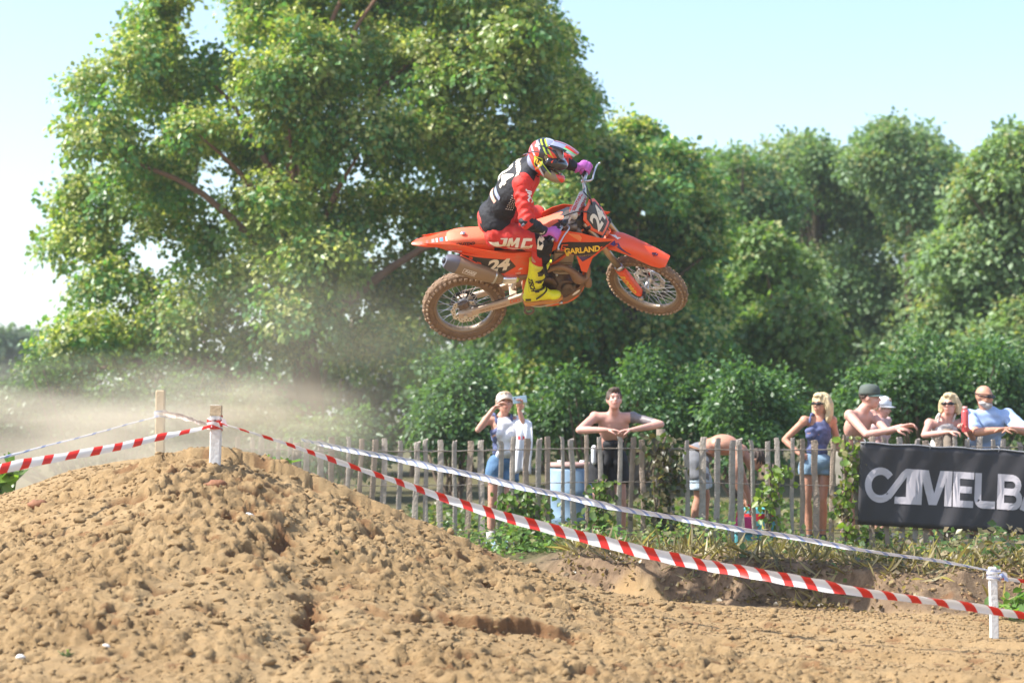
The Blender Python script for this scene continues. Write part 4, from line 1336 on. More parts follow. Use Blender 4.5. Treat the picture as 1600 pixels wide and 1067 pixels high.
def shirt(kit, m, sleeve=.5, g=.014, z0=.3, name='shirt', loose=0.0):
    A = Acc(); torso(A, kit, g, z0, 1.0); P = kit['P']; b = kit['b']
    for n in 'rl':
        e = P['sh' + n].lerp(P['el' + n], sleeve)
        A.ell(P['sh' + n], [.06 * b + g] * 3); A.cap(P['sh' + n], .056 * b + g, e, .046 * b + g + loose * .5, 12)
    if loose: A.cap(P['chest'], .13 * b + g, P['pelvis'] + Vector((0, 0, .06)), .13 * b + g + loose, 16, flat=.85)
    me = remeshed(A, .0125, 3); wrinkle(me, .011, 17)
    return link(name, me, m, kit['root'])


def wrinkle(me, amp, sc=14, seed=0):
    for v in me.vertices:
        c = v.co; n = v.normal
        a = math.sin(c.x * sc + 3 * math.sin(c.z * sc * .6 + seed)) * math.sin(c.z * sc * 1.7 + 2 * math.sin(c.x * sc * .8 + c.y * sc)) + .5 * math.sin(c.z * sc * 3 + c.x * 9 + c.y * 20 + seed)
        v.co = c + n * amp * a


def tank(kit, m, g=.010, name='tank_top', z0=.3):
    A = Acc(); torso(A, kit, g, z0, .7, False); P = kit['P']
    for q in (-1, 1):
        a = P['chest'] + kit['slat'] * q * .075 + Vector((0, 0, .10)) + kit['fwd'] * .09; t = P['neck'] + kit['slat'] * q * .085 + Vector((0, 0, .015))
        bk = P['chest'] + kit['slat'] * q * .075 + Vector((0, 0, .10)) - kit['fwd'] * .09
        A.tube(smooth_path([a, t + kit['fwd'] * .04, t - kit['fwd'] * .03, bk], 4), .016, 8)
    me = remeshed(A, .0115, 2); wrinkle(me, .008, 22)
    return link(name, me, m, kit['root'])


def shorts(kit, m, length=.5, g=.016, name='shorts', flare=.012):
    A = Acc(); torso(A, kit, g, 0, .1, False); P = kit['P']; b = kit['b']
    for n in 'rl':
        h, e = P['hip' + n], P['hip' + n].lerp(P['kn' + n], length)
        A.tube([h, h.lerp(e, .5), e], [.092 * b + g, .086 * b + g + flare * .5, .078 * b + g + flare], 16)
        A.ell(h, [.09 * b + g] * 3)
    me = remeshed(A, .0125, 3); wrinkle(me, .005, seed=2)
    return link(name, me, m, kit['root'])


def shoes(kit, m, sock=None):
    P = kit['P']
    for n in 'rl':
        a = P['an' + n]; f = kit['fwd']
        A = Acc(); A.cap(a - Vector((0, 0, .035)) - f * .035, .046, a + f * .14 - Vector((0, 0, .043)), .040, 12); A.cap(a - Vector((0, 0, .03)), .045, a + Vector((0, 0, .005)), .044, 12)
        A.box(a + f * .05 - Vector((0, 0, .075)), (.09, .26, .02), Matrix.Rotation(math.atan2(f.x, -f.y), 3, 'Z'))
        link('shoe', remeshed(A, .012, 2), m, kit['root'])
        if sock:
            A = Acc(); A.tube([a + Vector((0, 0, -.01)), a + Vector((0, 0, .10))], [.044, .047], 12); A.build('sock', sock, kit['root'], True)


def hair(kit, m, length=0.0, vol=.012, name='hair', back=.0, front=True):
    H, R = kit['P']['head'], kit['Rh']; A = Acc()
    A.ell(H + R @ Vector((0, .024, .036)), (.078 + vol, .094 + vol, .090 + vol), R, nu=20, nv=14)
    if front: A.ell(H + R @ Vector((0, -.045, .092)), (.058 + vol * .5, .05, .026 + vol), R, nu=14, nv=10)
    if length:
        for q in (-1, 1):
            A.tube(smooth_path([H + R @ Vector((q * .055, -.02, .08)), H + R @ Vector((q * .088, .01, .0)), H + R @ Vector((q * .086, .03, -length * .6)), H + R @ Vector((q * .070, .03, -length))], 4), [.03, .032, .034, .036, .038, .038, .038, .038, .038, .036, .03, .024, .012], 10)
        A.tube(smooth_path([H + R @ Vector((0, .07, .06)), H + R @ Vector((0, .10, -.04)), H + R @ Vector((0, .095, -length))], 4), [.06, .065, .07, .07, .07, .066, .06, .05, .03], 12)
    me = remeshed(A, .010, 2)
    for v in me.vertices: v.co += v.normal * .0045 * (math.sin(v.co.x * 160 + v.co.y * 120 + 2 * math.sin(v.co.z * 30)) + .6 * math.sin(v.co.x * 330))
    return link(name, me, m, kit['root'])


def sunglasses(kit, z=.006):
    H, R = kit['P']['head'], kit['Rh']; A = Acc()
    A.tube([H + R @ Vector((a, b, z)) for a, b in ((-.070, -.060), (-.055, -.086), (-.03, -.099), (-.006, -.100), (.006, -.100), (.03, -.099), (.055, -.086), (.070, -.060))], [.007, .013, .0165, .008, .008, .0165, .013, .007], 8, flat=1.0)
    for q in (-1, 1): A.tube([H + R @ Vector((q * .070, -.06, z + .004)), H + R @ Vector((q * .084, .02, z + .004))], .004, 6)
    return A.build('sunglasses', M_glass, kit['root'], True)


def cap_hat(kit, crown, brim, flat=False, back=False, name='cap'):
    H, R = kit['P']['head'], kit['Rh']
    e = None
    A = Acc(); rings = []
    prof = [(1.04, .030), (1.07, .055), (1.05, .085), (.96, .115), (.75, .135), (.4, .145), (.05, .148)] if flat else [(1.04, .03), (1.06, .055), (1.0, .085), (.86, .112), (.62, .130), (.3, .14), (.03, .142)]
    for s, z in prof:
        rings.append([H + R @ Vector((.087 * s * math.cos(a), .012 + .105 * s * math.sin(a), z)) for a in [2 * PI * i / 24 for i in range(24)]])
    A.loft(rings); o = A.build(name, crown, kit['root'], True)
    A = Acc(); sg = 1 if back else -1; rows = []
    for j in range(5):
        t = j / 4; row = []
        for i in range(13):
            a = PI * (i / 12); x = .087 * math.cos(a) * (1 - .06 * t); y = sg * (.075 * math.sin(a) + .085 * t * math.sin(a) ** .7) + .012
            row.append(H + R @ Vector((x, y, .042 - .012 * t + .012 * (1 - abs(math.cos(a))) * 0 - .018 * math.cos(a) ** 2 * t)))
        rows.append(row)
    V = [p for r_ in rows for p in r_]
    F = [(j * 13 + i, j * 13 + i + 1, (j + 1) * 13 + i + 1, (j + 1) * 13 + i) for j in range(4) for i in range(12)]
    A.add(V, F); b = A.build('brim', brim, o, True); s = b.modifiers.new('t', 'SOLIDIFY'); s.thickness = .005; s.offset = 0
    return o


S1 = skin_mat('fair skin', (.56, .34, .25)); S2 = skin_mat('tanned skin', (.50, .29, .19)); S3 = skin_mat('pink skin', (.60, .37, .29)); S4 = skin_mat('brown skin', (.42, .24, .16))
M_hb = mat('brown hair', (.075, .045, .028), .6, var=.3, vs=20, bump=.4, bs=120)
M_hy = mat('blonde hair', (.62, .48, .27), .5, var=.3, vs=25, bump=.4, bs=120)
M_hl = mat('sandy hair', (.42, .29, .19), .55, var=.3, vs=25, bump=.4, bs=120)
M_denim = mat('blue denim', (.10, .20, .34), .85, var=.3, vs=9, bump=.3, bs=90)
M_denl = mat('faded denim', (.22, .33, .42), .85, var=.3, vs=9, bump=.3, bs=90)
M_navy = mat('navy cotton', (.035, .05, .13), .85, var=.4, vs=28, second=(.13, .15, .28))
M_wht = mat('white cotton', (.78, .78, .80), .85, var=.06, vs=6)
M_blk = mat('black cloth', (.018, .018, .02), .85, var=.2)
M_gry = mat('grey cloth', (.20, .20, .21), .85, var=.35, vs=24)
M_lbl = mat('light blue cotton', (.38, .50, .72), .85, var=.12, vs=6, bump=.1, bs=40)
M_lts = mat('pale blue shorts', (.50, .60, .68), .85, var=.15, vs=9)
M_red = mat('red print', (.70, .03, .04), .6)
M_shb = mat('pale blue shoe', (.42, .60, .74), .6, var=.2)
M_shd = mat('dark shoe', (.05, .05, .055), .6, var=.2)
M_sock = mat('white sock', (.62, .60, .56), .85)

# 1 spectator shading the eyes and filming
YP = 21.0
HANDS = dict(hdr=(.75, -.25, .45), pnr=(0, -.4, -1), hdl=(.05, -.5, .9), pnl=(-.3, -1, 0), curl=.35)
r1, k1 = person('spectator in navy and white top shading the eyes with a raised forearm while filming', 786, YP, dict(
    chest=(.0, -.06, 1.20), waist=(0, -.02, 1.04), pelvis=(0, 0, .90), neck=(-.01, -.08, 1.375), head=(.02, -.10, 1.53),
    shr=(-.17, -.07, 1.34), shl=(.16, -.07, 1.33), elr=(-.26, -.22, 1.24), wrr=(-.10, -.24, 1.46), ell=(.24, -.27, 1.21), wrl=(.17, -.34, 1.44),
    anr=(-.13, -.02, .08), anl=(.05, .03, .08), knr=(-.11, -.03, .47), knl=(.06, -.03, .47)), S1, 1.64, math.radians(14), math.radians(10), math.radians(-16), build=.92, female=True)
tank(k1, M_navy, .010)
A = Acc(); torso(A, k1, .030, .3, 1.0, False)
A.cap(k1['P']['chest'] + Vector((.05, -.02, -.16)), .100, k1['P']['chest'] + Vector((.05, -.02, .08)), .095, 14)
A.cap(k1['P']['shl'], .062, k1['P']['shl'].lerp(k1['P']['ell'], .55), .058, 12)
me = remeshed(A, .0125, 3, lambda c: c if c.x > -.06 else Vector((-.06 + (c.x + .06) * .15, c.y, c.z))); wrinkle(me, .010); link('shirt', me, M_wht, r1)
shorts(k1, M_denim, .42, .012); shoes(k1, M_shb, M_sock); hair(k1, M_hl, 0, .012)
cap_hat(k1, mat('pale cap', (.62, .52, .44), .8), mat('pale cap brim', (.66, .55, .45), .8))
# phone held up
ph = empty('phone', 'silver blue phone held up by the spectator shading the eyes', 'phone', mat=r1.matrix_world @ Matrix.Translation((.175, -.40, 1.555)) @ Matrix.Rotation(math.radians(-8), 4, 'Y'))
A = Acc(); A.box((0, 0, 0), (.145, .009, .072)); A.build('case', mat('phone case', (.35, .50, .62), .3, metal=.3), ph, bevel=.004)
A = Acc(); A.cyl((-.05, -.006, .02), (-.05, -.0035, .02), .008, 12); A.build('lens', M_glass, ph, True)
A = Acc(); A.box((0, .0052, 0), (.135, .001, .064)); A.build('screen', M_glass, ph)
tw = empty('towel', 'white towel with a red mark hanging from the filming spectator forearm', 'towel', mat=r1.matrix_world.copy())
V = []; F = []
for j in range(15):
    for i in range(9):
        t = j / 14; x = .13 + .17 * i / 8
        V.append((x + .01 * math.sin(t * 5), -.30 - .06 * math.sin(min(1, t * 3) * PI * .5) + .014 * math.sin(i * 2.1 + t * 2), 1.36 - .02 * abs(i - 4) * .5 - .54 * t))
F = [(j * 9 + i, j * 9 + i + 1, (j + 1) * 9 + i + 1, (j + 1) * 9 + i) for j in range(14) for i in range(8)]
A = Acc(); A.add(V, F); o = A.build('cloth', M_wht, tw, True); s = o.modifiers.new('t', 'SOLIDIFY'); s.thickness = .008
VF = poly_verts([[(-.045, .02), (-.01, .028), (.055, .0), (-.01, -.026), (-.045, -.018)]])
decal('red_mark', VF, (.20, -.36, 1.16), (1, 0, 0), (0, 0, 1), [o], M_red, tw, .008)

# 2 bare-chested man leaning over the fence
HANDS = dict(hdr=(1, -.15, -.05), pnr=(0, 0, -1), hdl=(-1, -.15, -.08), pnl=(0, 0, -1), curl=.35)
r2, k2 = person('bare-chested dark-haired man leaning both forearms on the fence and looking up', 957, 20.98, dict(
    pelvis=(-.04, .02, .92), waist=(-.02, -.05, 1.07), chest=(0, -.20, 1.23), neck=(0, -.31, 1.40), head=(0, -.36, 1.545),
    shr=(-.20, -.28, 1.34), shl=(.20, -.28, 1.34), elr=(-.37, -.56, 1.21), wrr=(-.10, -.66, 1.215), ell=(.47, -.50, 1.27), wrl=(.17, -.66, 1.215),
    hipr=(-.13, .02, .90), hipl=(.05, .02, .90), knr=(-.16, -.02, .48), knl=(.09, -.02, .48), anr=(-.17, .02, .08), anl=(.10, .04, .08)), S3, 1.74, 0, math.radians(6), math.radians(-14), build=1.04)
bd = k2['body'].data; bd.materials.append(mat('tattooed skin', (.34, .24, .20), .5, var=.5, vs=30, second=(.16, .15, .16)))
for p in bd.polygons:
    s_, e_ = k2['P']['shl'], k2['P']['ell']; ab = e_ - s_; t_ = (p.center - s_).dot(ab) / ab.length_squared
    if -.05 < t_ < .75 and (p.center - s_ - ab * t_).length < .085 and p.center.x > .17: p.material_index = 1
shorts(k2, M_blk, .62, .02); shoes(k2, M_shd); hair(k2, M_hb, 0, .006)
A = Acc(); A.tube([(-.10, -.16, 1.05), (0, -.19, 1.07), (.10, -.16, 1.05)], [.05, .06, .05], 10); A.cap((-.05, -.16, 1.05), .06, (-.06, -.15, .86), .035, 12); A.cap((.05, -.16, 1.05), .06, (.04, -.15, .80), .04, 12)
me = remeshed(A, .0125, 3); wrinkle(me, .006); link('tucked_shirt', me, M_blk, r2)
A = Acc(); A.cap((-.20, -.10, 1.0), .055, (-.20, -.09, .88), .045, 10, flat=.6); me = remeshed(A, .0125, 2); wrinkle(me, .005); link('white_cloth', me, M_wht, r2)

# 3 man bending down
HANDS = dict(hdr=(.25, 0, -1), pnr=(-1, 0, 0), hdl=(.3, .1, -1), pnl=(-1, 0, 0), curl=.5, side=-1)
r3, k3 = person('bare-backed man in a grey wrap and pale blue shorts bending down to the bags', 1090, 21.15, dict(
    pelvis=(.0, 0, .92), waist=(.10, 0, 1.01), chest=(.27, -.01, 1.045), neck=(.47, -.01, .99), head=(.60, -.02, .90),
    shr=(.42, -.19, .97), shl=(.42, .18, .97), elr=(.36, -.22, .69), wrr=(.47, -.22, .49), ell=(.50, .2, .69), wrl=(.57, .18, .45),
    hipr=(-.01, -.10, .90), hipl=(-.01, .10, .90), knr=(.0, -.12, .49), knl=(.09, .11, .49), anr=(-.06, -.12, .08), anl=(.08, .12, .08)), S2, 1.74, math.radians(90), math.radians(90), math.radians(62), build=1.02)
shorts(k3, M_lts, .80, .016); shoes(k3, M_shd, M_sock); hair(k3, M_hb, 0, .005)
A = Acc(); torso(A, k3, .032, 0, .1, False); A.cap((-.02, -.08, .92), .130, (-.01, -.10, .72), .125, 14); A.cap((-.02, .08, .92), .130, (.02, .10, .72), .12, 14)
me = remeshed(A, .0125, 3); wrinkle(me, .008); link('wrap', me, M_gry, r3)
A = Acc(); A.tube([(.02 + .175 * math.cos(a) * .85, .20 * math.sin(a), .985 + .06 * math.cos(a) * -1) for a in [2 * PI * i / 20 for i in range(20)]], .016, 6, closed=True); A.build('belt', mat('brown belt', (.28, .13, .06), .6), r3, True)

# bags at his hands
b = empty('shoulder_bag', 'pink shoulder bag standing on the ground below the bending man', 'bag', mat=Matrix.Translation(((1163 - 800) / FPX * 21.2, 21.2, gz(2.47, 21.2))))
A = Acc(); A.loft([[(x * w, y * w, z) for x, y in ((-.12, -.06), (.12, -.06), (.14, 0), (.12, .06), (-.12, .06), (-.14, 0))] for z, w in ((0, .9), (.02, 1), (.16, .95), (.26, .72), (.28, .66))]); A.build('pouch', mat('pink cloth', (.72, .05, .22), .7, var=.2), b, True, .01)
A = Acc(); A.tube(smooth_path([(-.09, 0, .26), (-.05, 0, .40), (.05, 0, .40), (.09, 0, .26)], 5), .010, 6); A.build('strap', M_red, b, True)
b = empty('cooler_bag', 'teal cooler bag with a pale lid lying low among the weeds by the fence', 'bag', mat=Matrix.Translation(((1168 - 800) / FPX * 20.75, 20.75, gz(2.45, 20.75))))
A = Acc(); A.box((0, 0, .07), (.30, .18, .14)); A.build('box', mat('teal cloth', (.10, .38, .42), .6, var=.15), b, bevel=.03)
A = Acc(); A.box((0, 0, .155), (.31, .19, .03)); A.build('lid', mat('pale teal', (.45, .66, .68), .6, var=.15), b, bevel=.012)
b = empty('beach_bag', 'turquoise and white beach bag behind the pink shoulder bag', 'bag', mat=Matrix.Translation(((1185 - 800) / FPX * 21.6, 21.6, gz(2.67, 21.6))))
A = Acc(); A.loft([[(x * w, y, z) for x, y in ((-.2, -.08), (.2, -.08), (.2, .08), (-.2, .08))] for z, w in ((0, .85), (.02, .9), (.22, 1), (.36, 1.02))]); A.build('sack', mat('turquoise', (.12, .46, .52), .7, var=.2), b, True, .015)
A = Acc(); A.loft([[(x * w, y * 1.02, z) for x, y in ((-.2, -.08), (.2, -.08), (.2, .08), (-.2, .08))] for z, w in ((.22, 1.02), (.30, 1.03))], caps=False); A.build('band', M_red, b, True)

# 4 blonde woman in navy
HANDS = dict(hdr=(.8, .3, -.3), pnr=(.3, .6, -.4), hdl=(0, -.1, -1), pnl=(-1, 0, 0), curl=.45)
r4, k4 = person('blonde woman in sunglasses, navy tank top and denim shorts with a hand on her hip', 1276, 21.05, dict(
    shr=(-.14, -.06, 1.30), shl=(.17, .05, 1.30), elr=(-.34, .02, 1.10), wrr=(-.20, -.12, .95), ell=(.24, .10, 1.04), wrl=(.25, .02, .80), neck=(.03, .0, 1.345), head=(.045, -.01, 1.495), chest=(.02, -.01, 1.17),
    waist=(.0, 0, 1.00), pelvis=(-.01, 0, .87), hipr=(-.10, -.03, .86), hipl=(.08, .03, .86), knr=(-.12, -.05, .47), knl=(.05, -.02, .47), anr=(-.09, -.03, .08), anl=(.06, .03, .08)), S2, 1.62, math.radians(-28), math.radians(-48), math.radians(-4), build=.95, female=True)
tank(k4, M_navy); shorts(k4, M_denl, .34, .012); shoes(k4, M_shd); hair(k4, M_hy, .19, .009); sunglasses(k4)

# 5 man with cap
HANDS = dict(hdr=(1, -.1, .1), pnr=(0, .5, -1), hdl=(1, -.2, .1), pnl=(0, -.5, -1), curl=.55)
r5, k5 = person('bare-backed man in a dark green flat-brimmed cap resting his forearms on the fence', 1330, 20.98, dict(
    pelvis=(.0, .02, .93), waist=(.01, -.03, 1.08), chest=(.04, -.14, 1.25), neck=(.09, -.23, 1.43), head=(.155, -.26, 1.565),
    shr=(-.07, -.30, 1.36), shl=(.20, -.08, 1.36), elr=(.06, -.56, 1.165), wrr=(.33, -.62, 1.215), ell=(.30, -.40, 1.19), wrl=(.41, -.60, 1.25),
    hipr=(-.08, -.04, .91), hipl=(.08, .06, .91)), S3, 1.76, math.radians(48), math.radians(72), math.radians(2), build=1.03)
shorts(k5, mat('khaki cloth', (.22, .20, .16), .85, var=.3), .7, .02); shoes(k5, M_shd); hair(k5, M_hb, 0, .003, front=False)
cap_hat(k5, mat('dark green cap', (.045, .06, .05), .8, var=.3, second=(.10, .12, .10)), mat('cap brim green', (.14, .22, .19), .8), flat=True, back=False)

# 6 child in white cap behind him
HANDS = dict(curl=.3)
r6, k6 = person('child in a white peaked cap half hidden behind the man with the dark cap', 1376, 21.9, dict(), S3, 1.58, math.radians(60), math.radians(70), math.radians(8), build=.85)
shirt(k6, mat('pink cotton', (.62, .40, .38), .85), .6, .012); shorts(k6, M_denim, .6); shoes(k6, M_shd); hair(k6, M_hl, 0, .006)
cap_hat(k6, M_wht, mat('cap brim white', (.74, .72, .70), .8))

# 7 second blonde woman
HANDS = dict(hdr=(.8, -.4, 0), pnr=(0, 0, -1), hdl=(-.6, -.4, .4), pnl=(-.6, -.5, 0), curl=.7)
r7, k7 = person('blonde woman in sunglasses and pale tank top leaning on the fence with red bottle', 1468, 20.98, dict(
    pelvis=(0, .04, .88), waist=(0, -.03, 1.02), chest=(.01, -.16, 1.18), neck=(.02, -.24, 1.35), head=(.045, -.28, 1.49),
    shr=(-.16, -.24, 1.27), shl=(.17, -.20, 1.27), elr=(-.27, -.50, 1.155), wrr=(-.06, -.66, 1.19), ell=(.25, -.42, 1.13), wrl=(.155, -.60, 1.22)), S3, 1.62, math.radians(-6), math.radians(-30), math.radians(-6), build=.97, female=True)
tank(k7, mat('cream cotton', (.66, .60, .54), .85, var=.15)); shorts(k7, M_denim, .5); shoes(k7, M_shd); hair(k7, M_hy, .09, .009); sunglasses(k7)
bt = empty('bottle', 'tall red drinks bottle in the hand of the blonde woman in the pale top', 'bottle', mat=r7.matrix_world @ Matrix.Translation((.115, -.665, 1.19)))
A = Acc(); A.lathe([(.0, 0), (.034, 0), (.036, .01), (.036, .20), (.030, .225), (.0, .225)], (0, 0, 0), 20, Matrix.Rotation(PI / 2, 3, 'X')); A.build('flask', mat('red enamel', (.70, .08, .08), .35, coat=.3), bt, True)
A = Acc(); A.lathe([(.0, .226), (.024, .226), (.024, .262), (.0, .262)], (0, 0, 0), 16, Matrix.Rotation(PI / 2, 3, 'X')); A.build('cap', mat('pink lid', (.75, .35, .33), .5), bt, True)

# 8 bald man
HANDS = dict(hdr=(1, -.1, 0), pnr=(0, 0, -1), hdl=(-1, -.1, 0), pnl=(0, 0, -1), curl=.35)
r8, k8 = person('bald grey-bearded man in sunglasses and light blue polo shirt leaning on the fence', 1535, 20.98, dict(
    pelvis=(0, .05, .93), waist=(0, -.03, 1.07), chest=(0, -.16, 1.24), neck=(-.02, -.24, 1.42), head=(-.045, -.27, 1.575),
    shr=(-.20, -.22, 1.345), shl=(.20, -.20, 1.345), elr=(-.21, -.60, 1.185), wrr=(.02, -.68, 1.215), ell=(.36, -.52, 1.185), wrl=(.12, -.67, 1.225)), S2, 1.76, math.radians(8), math.radians(38), math.radians(6), build=1.14, belly=.03)
shirt(k8, M_lbl, .75, .018, .3, 'polo_shirt', .01); shorts(k8, mat('navy shorts', (.03, .04, .08), .85), .6, .02); shoes(k8, M_shd); sunglasses(k8, .008)
H, R = k8['P']['head'], k8['Rh']
A = Acc(); A.ell(H + R @ Vector((0, -.052, -.080)), (.050, .050, .040), R); A.ell(H + R @ Vector((0, -.018, -.062)), (.074, .066, .036), R); me = remeshed(A, .009, 2)
for v in me.vertices: v.co += v.normal * random.uniform(-.002, .003)
link('beard', me, mat('grey beard', (.50, .46, .42), .9, var=.3, vs=30, bump=.5, bs=130), r8)
A = Acc(); A.tube([H + R @ Vector((.1 * math.cos(a) * .86, .012 + .1 * math.sin(a), .030)) for a in [2 * PI * i / 24 for i in range(24)]], .004, 6, closed=True); A.build('glasses_band', M_glass, r8, True)

# blue barrel behind the fence
X = (893 - 800) / FPX * 21.4
br = empty('barrel', 'light blue plastic barrel with a rusty white top behind the fence', 'barrel', mat=Matrix.Translation((X, 21.5, gz(X, 21.5))))
A = Acc(); A.lathe([(0, 0), (.23, 0), (.255, .04), (.265, .22), (.28, .25), (.265, .28), (.27, .50), (.285, .53), (.27, .56), (.262, .76), (.24, .80), (0, .80)], (0, 0, 0), 32, Matrix.Rotation(PI / 2, 3, 'X')); A.build('drum', mat('barrel blue', (.24, .36, .48), .5, var=.25, dirt=.3, dirtcol=(.45, .42, .38), ds=3), br, True)
A = Acc(); A.lathe([(0, .80), (.255, .80), (.262, .815), (.255, .84), (.235, .85), (0, .85)], (0, 0, 0), 32, Matrix.Rotation(PI / 2, 3, 'X')); A.build('lid', mat('rusty lid', (.46, .40, .38), .7, var=.2, second=(.42, .2, .14)), br, True)
for q in (-1, 1):
    A = Acc(); A.cyl((q * .12, 0, .84), (q * .12, 0, .872), .03, 14); A.build('bung', M_wht, br, True)
# ------------------------------------------------------------------ the leaping motorcycle
# bike axes: x forward, y to the rider's left, z up, origin at the rear axle.
Fc = Vector((.992, -.010, .125)).normalized()
Lc = Vector((-.08, .77, .64)); Lc = (Lc - Fc * Lc.dot(Fc)).normalized()
Uc = Fc.cross(Lc)
CAMR = Matrix.Rotation(PITCH, 3, 'X')
BR_ = CAMR @ Matrix((Fc, Lc, Uc)).transposed()
BD = 16.0
BO = Vector((0, 0, CAM_Z)) + CAMR @ Vector(((726 - 800) / FPX * BD, BD, (533.5 - 478) / FPX * BD))
BM = Matrix.Translation(BO) @ BR_.to_4x4()
BS = FPX / BD


def bx(px, py, y):
    """Side-view measurement: photo position of a point lying y metres off the bike's centre plane -> (x, z) on the bike."""
    dx = (px - 726) / BS; du = (478 - py) / BS
    a, b, c = Fc.x, Uc.x, dx - y * Lc.x
    d, e, f = Fc.z, Uc.z, du - y * Lc.z
    det = a * e - b * d
    return ((c * e - b * f) / det, (a * f - c * d) / det)


def OL(pts, y): return [bx(px, py, y) for px, py in pts]


# steering
SA = Vector((-.446, 0, .895)).normalized(); P0 = Vector((1.42, 0, 0)); STEER = math.radians(-31)
SM = Matrix.Translation(P0) @ Matrix.Rotation(STEER, 4, SA) @ Matrix.Translation(-P0)

MUD = (.33, .21, .12)
ORG = (.84, .088, .020)
M_org = mat('orange plastic', ORG, .34, var=.06, vs=4, dirt=.26, dirtcol=(.55, .24, .11), ds=7, coat=.25)
M_orgd = mat('dusty orange plastic', (.80, .13, .03), .45, var=.1, vs=4, dirt=.35, dirtcol=(.48, .26, .14), ds=6)
M_seat = mat('orange seat cover', (.86, .17, .08), .6, var=.08, dirt=.25, dirtcol=(.62, .38, .24), ds=5, bump=.2, bs=90)
M_blkp = mat('black plastic', (.022, .022, .024), .4, var=.2, dirt=.22, dirtcol=MUD, ds=6)
M_tyre = mat('muddy tyre', (.165, .105, .065), .85, var=.35, vs=6, dirt=.75, dirtcol=(.27, .175, .105), ds=9, bump=.6, bs=60)
M_tread = mat('sandy tread', (.30, .20, .125), .9, var=.3, vs=8, dirt=.5, dirtcol=(.42, .30, .19), ds=7, bump=.5, bs=70)
M_rim = mat('dusty rim', (.30, .23, .17), .38, metal=.75, var=.2, dirt=.35, dirtcol=(.40, .28, .17), ds=9)
M_met = mat('bright metal', (.62, .61, .60), .28, metal=.9, var=.12, dirt=.25, dirtcol=(.40, .29, .19), ds=9)
M_alu = mat('muddy aluminium', (.46, .38, .30), .5, metal=.35, var=.15, vs=7, dirt=.45, dirtcol=(.50, .36, .23), ds=8)
M_swing = mat('sandy swingarm', (.58, .44, .32), .5, metal=.2, var=.12, vs=5, dirt=.4, dirtcol=(.55, .38, .24), ds=7)
M_eng = mat('engine casting', (.16, .125, .10), .5, metal=.5, var=.3, dirt=.5, dirtcol=(.28, .17, .10), ds=10, bump=.3, bs=60)
M_pipe = mat('muddy header pipe', (.26, .15, .085), .5, metal=.4, var=.3, dirt=.4, dirtcol=(.36, .22, .12), ds=8)
M_muf = mat('titanium muffler', (.30, .22, .15), .45, metal=.45, var=.15, dirt=.55, dirtcol=(.40, .27, .16), ds=5)
M_mufe = mat('grey muffler end', (.16, .16, .19), .45, metal=.3, var=.15)
M_num = mat('cream number', (.80, .70, .55), .5, var=.05, vs=20)
M_bg = mat('dark number field', (.045, .036, .028), .45, var=.2, dirt=.3, dirtcol=(.16, .11, .07), ds=8)
M_yel = mat('yellow lettering', (.90, .58, .06), .5, var=.05)
M_pnt = mat('black print', (.03, .02, .02), .4, var=.1)
M_purp = mat('violet print', (.07, .035, .12), .4, var=.1)
M_wprint = mat('white print', (.80, .74, .68), .5, var=.05)
M_frm = mat('orange frame', (.75, .12, .02), .35, dirt=.35, dirtcol=(.45, .25, .13))
M_fork = mat('bronze fork tube', (.42, .30, .20), .3, metal=.8, var=.1, dirt=.3, dirtcol=(.42, .3, .2))
M_pad = mat('silver bar pad', (.60, .58, .56), .45, var=.08)

bike = empty('motocross_bike', 'orange and black motocross bike number 24 leaned over in mid-air', 'motorcycle', mat=BM)


def steered(o):
    for v in o.data.vertices: v.co = SM @ v.co
    o.data.update()
    for c in o.children: steered(c)
    return o


